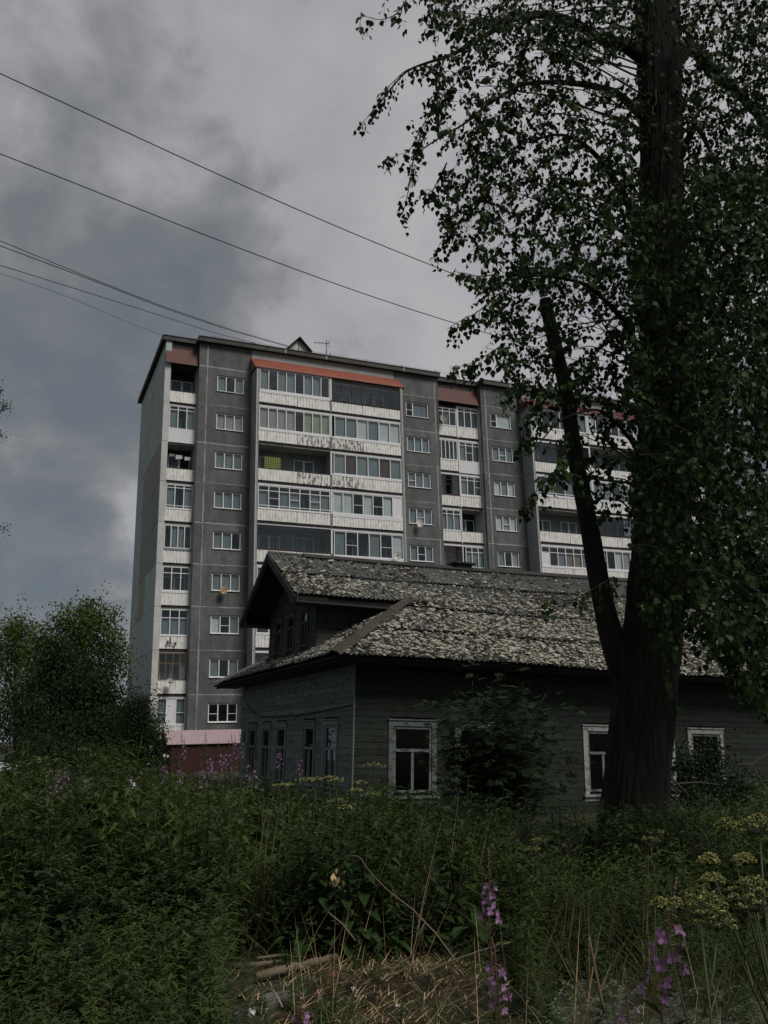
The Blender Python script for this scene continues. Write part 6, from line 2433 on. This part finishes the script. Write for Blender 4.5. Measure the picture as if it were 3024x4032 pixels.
def straw():
    cx_, cy_ = gpoint(1540, 5.5)
    lat_ = np.array([HEAD[1], -HEAD[0]])
    t = Tm()
    tn = []
    for _ in range(4200):
        r = rw.uniform(3.5, 7.0)
        px = rw.normal(1480, 330) if rw.random() < 0.75 else rw.uniform(900, 3000)
        x, y = gpoint(px, r)
        di, dj_ = ((x - cx_) * lat_[0] + (y - cy_) * lat_[1]) / 0.95, ((x - cx_) * HEAD[0] + (y - cy_) * HEAD[1]) / 1.1
        z = float(ground_z(x, y)) - 0.02 + HEAP * max(0.0, 1 - di * di - dj_ * dj_) ** 0.8 + rw.uniform(0.02, 0.075)
        a = rw.random() * 6.28
        n0 = len(t.v)
        t.blade((x, y, z), (math.cos(a), math.sin(a), rw.uniform(-0.05, 0.35)), rw.uniform(0.05, 0.26), rw.uniform(0.004, 0.009), rw.uniform(0.0, 0.5))
        tn += [rw.random()] * (len(t.v) - n0)
    # dead stems standing in the tall weeds
    for _ in range(420):
        px, r = rw.uniform(-100, 3100), rw.uniform(5.0, 12.0)
        if clearing(px, r):
            continue
        x, y = gpoint(px, r)
        hm = hmax(px, x, y, r)
        n0 = len(t.v)
        t.blade((x, y, float(ground_z(x, y))), (rw.normal(0, 0.18), rw.normal(0, 0.18), 1), max(0.3, hm * rw.uniform(0.75, 1.08)) if r > 7 else rw.uniform(0.4, 0.7), rw.uniform(0.006, 0.010), rw.uniform(0, 0.35))
        tn += [rw.uniform(0.0, 0.75)] * (len(t.v) - n0)
    # thin dry stalks standing and lying at the edges
    for _ in range(260):
        px, r = rw.uniform(1000, 2950), rw.uniform(4.2, 7.6)
        x, y = gpoint(px, r)
        a = rw.random() * 6.28
        n0 = len(t.v)
        t.blade((x, y, float(ground_z(x, y))), (math.cos(a) * 0.6, math.sin(a) * 0.6, rw.uniform(0.3, 1.5)), rw.uniform(0.3, 0.7), rw.uniform(0.004, 0.007), rw.uniform(0, 0.7))
        tn += [rw.uniform(0.2, 0.8)] * (len(t.v) - n0)
    V, F = t.arr()
    tag(np_mesh('straw_litter', V, F, m_weed['straw'], tint=np.array(tn)), 'dry straw and stalks strewn over the trampled patch', 'straw', kind='stuff')
    # a low mound of old hay under the loose stalks
    xs = np.linspace(-1, 1, 26)
    V, F = [], []
    c = np.array(gpoint(1540, 5.5))
    lat = np.array([HEAD[1], -HEAD[0]])
    for j in xs:
        for i in xs:
            p = c + lat * i * 0.95 + HEAD * j * 1.1
            d = max(0.0, 1 - i * i - j * j)
            V.append((p[0], p[1], float(ground_z(p[0], p[1])) - 0.03 + HEAP * d ** 0.8 + 0.02 * d * rw.random()))
    n = len(xs)
    for j in range(n - 1):
        for i in range(n - 1):
            F.append((j * n + i, j * n + i + 1, (j + 1) * n + i + 1, (j + 1) * n + i))
    m_hay = M_noise('matted_hay', (0.060, 0.044, 0.026), (0.018, 0.014, 0.010), scale=22, det=6, rough=0.95, bmp=1.0, bscale=50, bdist=0.03)
    tag(np_mesh('hay_heap', np.array(V), np.array(F), m_hay, smooth=True), 'matted brown hay heap in the trampled patch', 'hay', kind='stuff')


straw()


# ---------------------------------------------------------------- flowering fireweeds
def floret(fol, q, out, size, r_):
    """four rounded petals facing outwards"""
    out = out / np.linalg.norm(out)
    e = np.cross(out, UP)
    e /= np.linalg.norm(e) + 1e-6
    g = np.cross(e, out)
    t = r_.random()
    for k in range(4):
        a = 0.785 + 1.571 * k + r_.normal(0, 0.2)
        ax = e * math.cos(a) + g * math.sin(a) + out * r_.uniform(0.1, 0.6)
        fol.add(q, ax, out, size * r_.uniform(0.8, 1.15), np.clip(t * 0.6 + 0.4 * r_.random(), 0, 1))


PV = np.array([(0, 0, 0), (0.35, 0.32, 0.05), (0.8, 0.34, 0.06), (1.0, 0.0, 0.0), (0.8, -0.34, 0.06), (0.35, -0.32, 0.05), (0.6, 0, 0.0)])
PF = np.array([(0, 1, 6), (1, 2, 6), (2, 3, 6), (3, 4, 6), (4, 5, 6), (5, 0, 6)])


def fireweed(fl_top, fl_bot, r, tip, label, group, seed, size=0.016, n=26, near=False, stem_to=None, spike_r=0.03):
    """flower spike between two photo points at distance r, bud tip above, stem down to the ground"""
    r_ = np.random.default_rng(seed)
    a, b, c = at_r(*fl_bot, r), at_r(*fl_top, r), at_r(*tip, r)
    gx, gy = (a[0], a[1]) if stem_to is None else at_r(*stem_to, r)[:2]
    base = np.array([gx, gy, float(ground_z(gx, gy)) - 0.02])
    root = empty('fireweed', tuple(base), label, 'flower', group)
    off = np.array(root['_off'])
    st = np.array([base, base * 0.5 + a * 0.5 + np.array([0.01, 0, 0]), a, (a + b) / 2 + r_.normal(0, 0.004, 3), b, (b + c) / 2 + r_.normal(0, 0.004, 3), c])
    MB().tube(st, [0.005, 0.0045, 0.004, 0.0035, 0.003, 0.0025, 0.0015], 6).build('stem', m_redstem if near else m_greenstem, root, smooth=True)
    # lanceolate leaves along the stem
    lf = Foliage(QV * np.array([1, 0.30, 1]), QF, seed)
    for i in range(26 if near else 18):
        t = 0.15 + 0.85 * i / 26 if near else 0.35 + 0.65 * i / 18
        q = base + (a - base) * t
        an = i * 2.4
        lf.add(q, np.array([math.cos(an), math.sin(an), r_.uniform(0.1, 0.8)]), UP, r_.uniform(0.07, 0.13), r_.random())
    lf.build('leaves', m_weed['fire'], root, off)['kind'] = 'stuff'
    # buds and seed pods near the tip and below the flowers
    pod = MB()
    Lc = np.linalg.norm(c - b)
    for i in range(int(10 if near else 7)):
        t = (i + 0.5) / 10
        q = b + (c - b) * t
        an = i * 2.4
        d = np.array([math.cos(an), math.sin(an), -0.6 + 1.4 * t])
        pod.tube([q, q + d * 0.022 * (1.15 - t)], [0.0022, 0.0035], 4)
    for i in range(12 if near else 5):
        t = i / 12
        q = a + (base - a) / np.linalg.norm(base - a) * (0.16 * t)
        an = i * 2.4 + 1
        d = np.array([math.cos(an), math.sin(an), 0.5])
        pod.tube([q, q + d * 0.045], [0.0014, 0.002], 4)
    p_ = pod.build('buds', m_redstem if near else m_greenstem, root)
    p_['kind'] = 'stuff'
    if n:
        allf = Foliage(PV, PF, seed)
        for i in range(n):
            t = (i + r_.random() * 0.6) / n
            q = a + (b - a) * t
            an = i * 2.4 + r_.normal(0, 0.3)
            d = np.array([math.cos(an), math.sin(an), 0.15])
            e = q + d * spike_r * (1.15 - 0.5 * t) * r_.uniform(0.7, 1.2)
            if near:
                f = Foliage(PV, PF, seed + i)
                floret(f, e, d + np.array([-HEAD[0], -HEAD[1], 0]) * 0.5, size * r_.uniform(0.8, 1.15), r_)
                ob = f.build('flower', m_petal, root, off)
                MB().tube([q, e], 0.0013, 3).build('flower_stalk', m_redstem, ob, off=root['_off'])
            else:
                floret(allf, e, d, size, r_)
        if not near:
            allf.build('flower_spike', m_petal, root, off)
    return root


G1 = 'flowering fireweeds in the weeds'
FW = [  # flower centre in photo pixels, distance, size of the flowering part, label
    ((723, 2967), 12.0, 'fireweed in bloom before the left part of the red shed'),
    ((926, 2962), 11.5, 'five fireweeds at the right end of the red shed'), ((950, 2960), 11.7, 'five fireweeds at the right end of the red shed'), ((866, 3008), 11.0, 'five fireweeds at the right end of the red shed'), ((904, 3006), 11.2, 'five fireweeds at the right end of the red shed'), ((885, 3002), 11.6, 'five fireweeds at the right end of the red shed'),
    ((820, 3020), 11.0, 'two fireweeds below the middle of the red shed'), ((834, 3034), 10.8, 'two fireweeds below the middle of the red shed'),
    ((793, 3072), 9.6, 'three low fireweeds blooming below the shed'), ((706, 3072), 9.6, 'three low fireweeds blooming below the shed'), ((647, 3052), 10.0, 'three low fireweeds blooming below the shed'),
    ((975, 3052), 10.2, 'two fireweeds at the left corner of the house'), ((1003, 3072), 10.0, 'two fireweeds at the left corner of the house'),
    ((1096, 2998), 11.5, 'fireweed in bloom before the third house window'), ((1177, 3026), 11.2, 'fireweed in bloom between the end-wall windows'),
    ((187, 3112), 9.0, 'five fireweeds blooming on the open left side'), ((229, 3090), 9.4, 'five fireweeds blooming on the open left side'), ((259, 3078), 9.6, 'five fireweeds blooming on the open left side'), ((332, 3112), 9.2, 'five fireweeds blooming on the open left side'), ((398, 3112), 9.2, 'five fireweeds blooming on the open left side'),
    ((506, 3088), 9.6, 'fireweed in bloom beside a white bloom'), ((512, 3172), 8.4, 'lowest fireweed in bloom on the left side'),
]
ORD = ['leftmost', 'second', 'third', 'fourth', 'fifth', 'sixth', 'seventh', 'eighth']


def ordinal_labels(rows, getx, getlab):
    """one label per plant: those of one clump are told apart by their order from the left"""
    out = []
    for q in rows:
        same = sorted((getx(p) for p in rows if getlab(p) == getlab(q)))
        k = same.index(getx(q))
        out.append(getlab(q) if len(same) == 1 else '%s of the %s%s' % (ORD[k], getlab(q), '' if k == 0 else ', counted from left'))
    return out


FWL = ordinal_labels(FW, lambda q: q[0][0], lambda q: q[2])
for i, ((x, y), r, lab) in enumerate(FW):
    lab = FWL[i]
    hh = 34 * 11 / r
    fireweed((x + 3, y - hh), (x, y + hh), r, (x + random.uniform(-4, 8), y - hh * 2.1), lab, G1, 300 + i, 0.0165, 16, spike_r=0.038)
SPX = [714, 808, 912, 944, 800, 858, 900, 785]
SPI = [sorted(SPX).index(q) for q in SPX]
for i, (x, y, r) in enumerate(((714, 2878, 11.2), (808, 2876, 11.0), (912, 2882, 11.0), (944, 2876, 10.8), (800, 2915, 11.0), (858, 2914, 11.0), (900, 2908, 11.2), (785, 2925, 11.4))):
    fireweed((x + 2, y + 40), (x + 4, y + 60), r, (x, y), '%s of the faded fireweed spires before the shed roof%s' % (ORD[SPI[i]], '' if SPI[i] == 0 else ', counted from left'), 'faded fireweed spires', 360 + i, 0.014, 0)
G2 = 'fireweeds in the foreground'
fireweed((1928, 3475), (1925, 3640), 4.4, (1924, 3335), 'tall fireweed with pink-purple flowers over the straw patch', G2, 401, 0.0185, 22, True, stem_to=(1950, 4100), spike_r=0.040)
fireweed((1950, 3800), (1968, 4005), 4.0, (1936, 3690), 'low fireweed with pink-purple flowers at the straw patch', G2, 402, 0.0185, 18, True, stem_to=(1985, 4300), spike_r=0.044)
fireweed((2640, 3650), (2605, 3960), 2.7, (2664, 3452), 'nearest fireweed, large purple flowers on an arched stem', G2, 403, 0.019, 24, True, stem_to=(2590, 4600), spike_r=0.048)
fireweed((2470, 3950), (2480, 4080), 3.2, (2455, 3800), 'short fireweed left of the nearest large one', G2, 404, 0.015, 7, True, stem_to=(2490, 4500), spike_r=0.036)
fireweed((1185, 3985), (1190, 4040), 3.6, (1180, 3900), 'small fireweed at the bottom edge beside the litter', G2, 405, 0.014, 7, True, stem_to=(1195, 4400), spike_r=0.03)


# ---------------------------------------------------------------- umbels
def umbel_plant(px, py, r, width, label, group, seed, mat, flat=0.12, rays=12, dense=9, size=0.006, dist_=None, heads=(), near=False):
    """stem topped by a compound umbel; heads: further umbels (px, py, width) on side stalks"""
    r_ = np.random.default_rng(seed)
    top = at_r(px, py, r)
    gx, gy = top[0] + r_.normal(0, 0.05), top[1] + r_.normal(0, 0.05)
    base = np.array([gx, gy, float(ground_z(gx, gy)) - 0.02])
    root = empty('umbel_plant', tuple(base), label, 'plant', group)
    off = np.array(root['_off'])
    k = depth_of(top) / FPX
    mid = base * 0.45 + top * 0.55
    hd = top - UP * width * k * 0.55
    MB().tube([base, base * 0.75 + hd * 0.25 + r_.normal(0, 0.012, 3), mid + r_.normal(0, 0.015, 3), hd], [0.0055, 0.005, 0.0042, 0.003], 6).build('stem', m_greenstem, root, smooth=True)
    for hi, (hx, hy, hw_) in enumerate([(px, py, width)] + list(heads)):
        t = at_r(hx, hy, r + (0 if hi == 0 else r_.uniform(-0.12, 0.12)))
        R_ = hw_ * k / 2
        root_pt = t - UP * R_ * 0.9
        if hi:
            s = base + (hd - base) * r_.uniform(0.55, 0.85)
            MB().tube([s, s * 0.4 + root_pt * 0.6 + np.array([0, 0, -0.02]), root_pt], [0.004, 0.003, 0.0025], 5).build('side_stalk', m_greenstem, root, smooth=True)
        fol = Foliage(QV * np.array([1, 1.3, 1]), QF, seed + hi)
        ry = MB()
        for j in range(rays):
            an = j * 2.4
            rad = R_ * math.sqrt((j + 0.5) / rays)
            e = t + np.array([math.cos(an) * rad, math.sin(an) * rad, -flat * R_ * (rad / R_) ** 2 * 2 + r_.normal(0, 0.04) * R_])
            ry.tube([root_pt, root_pt * 0.4 + e * 0.6 - UP * 0.08 * R_, e], [0.0016, 0.0013, 0.001], 3)
            for q in range(dense):
                a2 = r_.random() * 6.28
                rr = R_ * (0.19 if near else 0.30) * math.sqrt(r_.random())
                g = e + np.array([math.cos(a2) * rr, math.sin(a2) * rr, r_.uniform(0.0, 0.16) * R_])
                if near:
                    ry.tube([e, g], 0.0007, 3)
                fol.add(g, r_.normal(0, 1, 3) * np.array([1, 1, 0.5]), np.array([0, 0, 1.0]) + r_.normal(0, 0.5, 3), size * r_.uniform(0.8, 1.5), r_.random())
        um = fol.build('umbel', mat, root, off)
        um['kind'] = 'stuff'
        rr_ = ry.build('rays', m_greenstem, um, off=root['_off'])
        rr_['kind'] = 'stuff'
    return root


G3 = 'umbel plants along the top of the weeds'
UM = [(70, 3003, 11, 95, 'two flat green umbels at the far left'), (165, 2988, 11, 80, 'two flat green umbels at the far left'), (325, 2948, 12, 62, 'tall flat umbel standing up before the dark trees'), (350, 2980, 11, 130, 'wide flat umbel below the dark trees'), (217, 3037, 9.5, 90, 'low umbel on the left side of the weeds'),
      (1105, 3088, 9.5, 60, 'two pale umbels below the middle end-wall windows'), (1135, 3086, 9.6, 60, 'two pale umbels below the middle end-wall windows'), (1208, 3066, 9.6, 70, 'four pale umbels below the right end-wall windows'), (1240, 3064, 9.4, 60, 'four pale umbels below the right end-wall windows'), (1300, 3058, 9.6, 70, 'four pale umbels below the right end-wall windows'), (1325, 3070, 9.3, 60, 'four pale umbels below the right end-wall windows'),
      (1473, 3010, 10.5, 105, 'single tall flat umbel left of the first long-wall window'), (1418, 3078, 9.5, 60, 'five yellow-green umbels at the near house corner'), (1466, 3126, 9.0, 70, 'five yellow-green umbels at the near house corner'), (1400, 3108, 9.0, 60, 'five yellow-green umbels at the near house corner'), (1325, 3150, 8.8, 90, 'five yellow-green umbels at the near house corner'), (1350, 3175, 8.6, 80, 'five yellow-green umbels at the near house corner'),
      (2176, 3150, 11.0, 75, 'green umbel before the rowan, left of the trunk'), (2190, 3172, 10.6, 60, 'smaller green umbel before the rowan, left of the trunk'), (2582, 3272, 8.6, 100, 'bright green umbel below the trunk'), (2560, 3300, 8.4, 70, 'smaller umbel beside the bright one below the trunk'), (2117, 3305, 8.6, 55, 'pale seed umbel before the leaning pickets'), (2100, 3340, 8.4, 60, 'low pale seed umbel before the leaning pickets')]
UML = ordinal_labels(UM, lambda q: q[0], lambda q: q[4])
for i, (x, y, r, w_, lab) in enumerate(UM):
    lab = UML[i]
    umbel_plant(x, y, r, w_, lab, G3, 500 + i, m_umbelg if x < 1000 or x > 2150 else m_umbel, flat=0.12, rays=11, dense=8, size=0.013)
G4 = 'yellow umbel plants in the right foreground'
umbel_plant(2980, 3215, 2.75, 150, 'tallest yellow umbel plant at the right edge', G4, 551, m_umbel, 0.35, 18, 44, 0.0048, heads=((2862, 3228, 95),), near=True)
umbel_plant(2966, 3470, 2.6, 250, 'widest yellow umbel plant in the right foreground', G4, 552, m_umbel, 0.35, 26, 46, 0.0048, heads=((2929, 3365, 90), (2789, 3368, 80), (2803, 3443, 95)), near=True)
umbel_plant(2744, 3510, 2.5, 210, 'yellow umbel plant behind the nearest fireweed', G4, 553, m_umbel, 0.35, 24, 46, 0.0048, heads=((2818, 3590, 150), (2600, 3540, 80)), near=True)

# ---------------------------------------------------------------- sticks, block and litter on the trampled patch
m_log = M_noise('barkless_log', (0.17, 0.14, 0.095), (0.085, 0.068, 0.048), scale=3, det=7, rough=0.9, stretch=(1, 1, 6), bmp=0.4)
m_rot = M_noise('rotten_wood', (0.12, 0.068, 0.036), (0.045, 0.03, 0.02), scale=6, det=8, rough=0.95, bmp=0.9, bscale=30)
m_conc = M_noise('old_concrete', (0.15, 0.145, 0.135), (0.09, 0.088, 0.08), scale=8, det=8, rough=0.95, bmp=0.8, bscale=30)


def on_ground(px, py, lift=0.0):
    """where the sight line through a photo pixel meets the ground"""
    v = ray(px, py)
    t = 0.0005
    for _ in range(4000):
        p = CAM + v * t
        if p[2] <= float(ground_z(p[0], p[1])) + lift:
            return p
        t += 0.000004 * FPX / 3400
    return p


def stick(pts, rads, mt, name, label, cat, lift=0.03):
    P = np.array([on_ground(x, y, lift) for x, y in pts])
    P2, R2 = resample(P, np.array(rads), 0.05)
    P2 += rw.normal(0, 0.003, P2.shape)
    R2 = R2 * (1 + rw.normal(0, 0.06, len(R2)))
    return tag(_at(MB().tube(P2, R2, 9), name, mt, tuple(P2[0]), smooth=True), label, cat)


stick([(1008, 3846), (1120, 3818), (1230, 3790), (1340, 3764)], [0.026, 0.028, 0.026, 0.022], m_log, 'fallen_log', 'thicker pale log lying in the straw', 'log', 0.05)
stick([(918, 3808), (1000, 3800), (1100, 3786)], [0.016, 0.018, 0.013], m_log, 'fallen_stick', 'thinner pale stick left of the log', 'stick', 0.05)
stick([(1010, 3772), (1100, 3760), (1180, 3772)], [0.008, 0.009, 0.006], m_drystem, 'fallen_stick', 'grey thin twig above the left end of the log', 'stick', 0.08)
# arched dead stalk with a withered leaf
arch = [(1334, 3446), (1346, 3398), (1382, 3368), (1418, 3374), (1443, 3416), (1479, 3458), (1533, 3512), (1624, 3580), (1720, 3680), (1800, 3790)]
P = np.array([at_r(x, y, 6.3 - 0.06 * i) for i, (x, y) in enumerate(arch)])
ar = empty('dead_stalk', tuple(P[-1]), 'arched dead stalk with a withered brown leaf', 'stalk')
P2, R2 = resample(P, np.linspace(0.0028, 0.0055, len(P)), 0.04)
MB().tube(P2, R2, 6).build('stalk', m_drystem, ar, smooth=True)
wl = Foliage(QV, QF, 9)
for i in range(9):
    wl.add(P[0] + rw.normal(0, 0.03, 3), np.array([rw.normal(0, 0.3), rw.normal(0, 0.3), -1]), rw.normal(0, 1, 3), rw.uniform(0.03, 0.075), rw.random())
wl.build('withered_leaf', m_weed['straw'], ar, np.array(ar['_off']))['kind'] = 'stuff'
for i, (pts, lab) in enumerate((([(2010, 3710), (1900, 3740), (1760, 3790), (1640, 3850)], 'long bent dry stem reaching right from the straw'), ([(1290, 3590), (1350, 3640), (1400, 3705)], 'pale straight stalk leaning left over the straw'), ([(1675, 3630), (1640, 3690), (1615, 3790)], 'grey folded stalk right of the straw heap'), ([(2320, 3690), (2340, 3800), (2360, 3900), (2380, 3990)], 'dry upright seed stalk in the right foreground'))):
    P = np.array([at_r(x, y, (5.4, 5.8, 5.8, 3.6)[i]) for x, y in pts])
    P2, R2 = resample(P, np.linspace(0.004, 0.007, len(P)), 0.05)
    tag(_at(MB().tube(P2, R2, 5), 'dry_stem', m_drystem, tuple(P2[-1]), smooth=True), lab, 'stem', 'dry stems in the foreground')


def lump(name, px, py, w_, h_, d_, mt, label, cat, seed, rot=0.0):
    """broken chunk: a box with jittered, chipped corners"""
    r_ = np.random.default_rng(seed)
    p = on_ground(px, py)
    V, F = [], []
    nx, ny, nz = 5, 4, 3
    idx = {}
    mb = MB()
    def vid(i, j, k):
        if (i, j, k) not in idx:
            u = np.array([(i / nx - 0.5) * w_, (j / ny - 0.5) * d_, k / nz * h_])
            e = sum((i in (0, nx), j in (0, ny), k == nz))
            u = u * (1 - 0.06 * max(0, e - 1)) + r_.normal(0, 0.035 * h_, 3)
            c, s = math.cos(rot), math.sin(rot)
            idx[(i, j, k)] = len(mb.v)
            mb.v.append((p[0] + c * u[0] - s * u[1], p[1] + s * u[0] + c * u[1], p[2] - 0.02 + u[2]))
        return idx[(i, j, k)]
    for i in range(nx):
        for j in range(ny):
            mb.f.append((vid(i, j, nz), vid(i + 1, j, nz), vid(i + 1, j + 1, nz), vid(i, j + 1, nz)))
            mb.mi.append(0)
    for k in range(nz):
        for i in range(nx):
            mb.f.append((vid(i, 0, k), vid(i + 1, 0, k), vid(i + 1, 0, k + 1), vid(i, 0, k + 1)))
            mb.f.append((vid(i + 1, ny, k), vid(i, ny, k), vid(i, ny, k + 1), vid(i + 1, ny, k + 1)))
            mb.mi += [0, 0]
        for j in range(ny):
            mb.f.append((vid(0, j + 1, k), vid(0, j, k), vid(0, j, k + 1), vid(0, j + 1, k + 1)))
            mb.f.append((vid(nx, j, k), vid(nx, j + 1, k), vid(nx, j + 1, k + 1), vid(nx, j, k + 1)))
            mb.mi += [0, 0]
    return tag(_at(mb, name, mt, tuple(p), smooth=False), label, cat)


lump('concrete_block', 1095, 3950, 0.24, 0.07, 0.14, m_conc, 'flat broken lump of grey concrete half buried in straw', 'rubble', 61, 0.2)
lump('wood_chunk', 1312, 3905, 0.10, 0.13, 0.08, m_rot, 'upright chunk of rotten brown wood', 'wood', 62, -0.4)
lump('wood_chunk', 1345, 3895, 0.05, 0.09, 0.04, m_log, 'pale splintered wood piece beside the rotten chunk', 'wood', 63, 0.5)
m_paperw = M_noise('white_scrap', (0.60, 0.60, 0.60), (0.5, 0.5, 0.5), scale=6, rough=0.7)
m_paperg = M_noise('green_scrap', (0.03, 0.20, 0.085), (0.025, 0.15, 0.065), scale=6, rough=0.5)


def scrap(px, py, s, mt, label, seed, grp='litter'):
    r_ = np.random.default_rng(seed)
    p = on_ground(px, py) + np.array([0, 0, 0.035])
    mb = MB()
    n = 4
    g = [[p + np.array([(i / n - 0.5) * s, (j / n - 0.5) * s * 0.8, 0.25 * s * math.sin(2.2 * i + seed) + 0.2 * s * r_.random() + 0.12 * s * j]) for i in range(n + 1)] for j in range(n + 1)]
    for j in range(n):
        for i in range(n):
            mb.poly([g[j][i], g[j][i + 1], g[j + 1][i + 1], g[j + 1][i]])
    tag(_at(mb, 'litter_scrap', mt, tuple(p)), label, 'litter', grp)


scrap(1200, 3936, 0.032, m_paperg, 'green scrap of packaging beside the concrete lump', 1)
scrap(1188, 3955, 0.030, m_paperw, 'white scrap just below the green one', 2)
scrap(1394, 3925, 0.032, m_paperw, 'white crumpled scrap in the middle of the straw', 3)
scrap(1566, 3990, 0.022, m_paperw, 'white scrap at the bottom of the straw patch', 4)
scrap(990, 4020, 0.04, m_paperw, 'white scrap at the very bottom edge', 5)
scrap(135, 3640, 0.05, m_paperw, 'white crumpled scrap low among the left weeds', 6)
# pale blooms in the left weeds
for i, (x, y, r) in enumerate(((518, 3094, 8.6), (650, 2978, 11))):
    p = at_r(x, y, r)
    root = empty('white_flower', (p[0], p[1], float(ground_z(p[0], p[1]))), ('white bloom beside a fireweed on the left side', 'small white bloom left of the red shed')[i], 'flower', 'white blooms')
    MB().tube([(p[0], p[1], float(ground_z(p[0], p[1]))), tuple(p)], 0.004, 5).build('stem', m_greenstem, root)
    f = Foliage(PV, PF, 90 + i)
    for k in range(5 if i == 0 else 2):
        floret(f, p + rw.normal(0, 0.02, 3), np.array([-HEAD[0], -HEAD[1], 0.5]) + rw.normal(0, 0.3, 3), 0.022, rw)
    f.build('petals', m_paperw, root, np.array(root['_off']))

for o in bpy.data.objects:
    if '_off' in o:
        del o['_off']
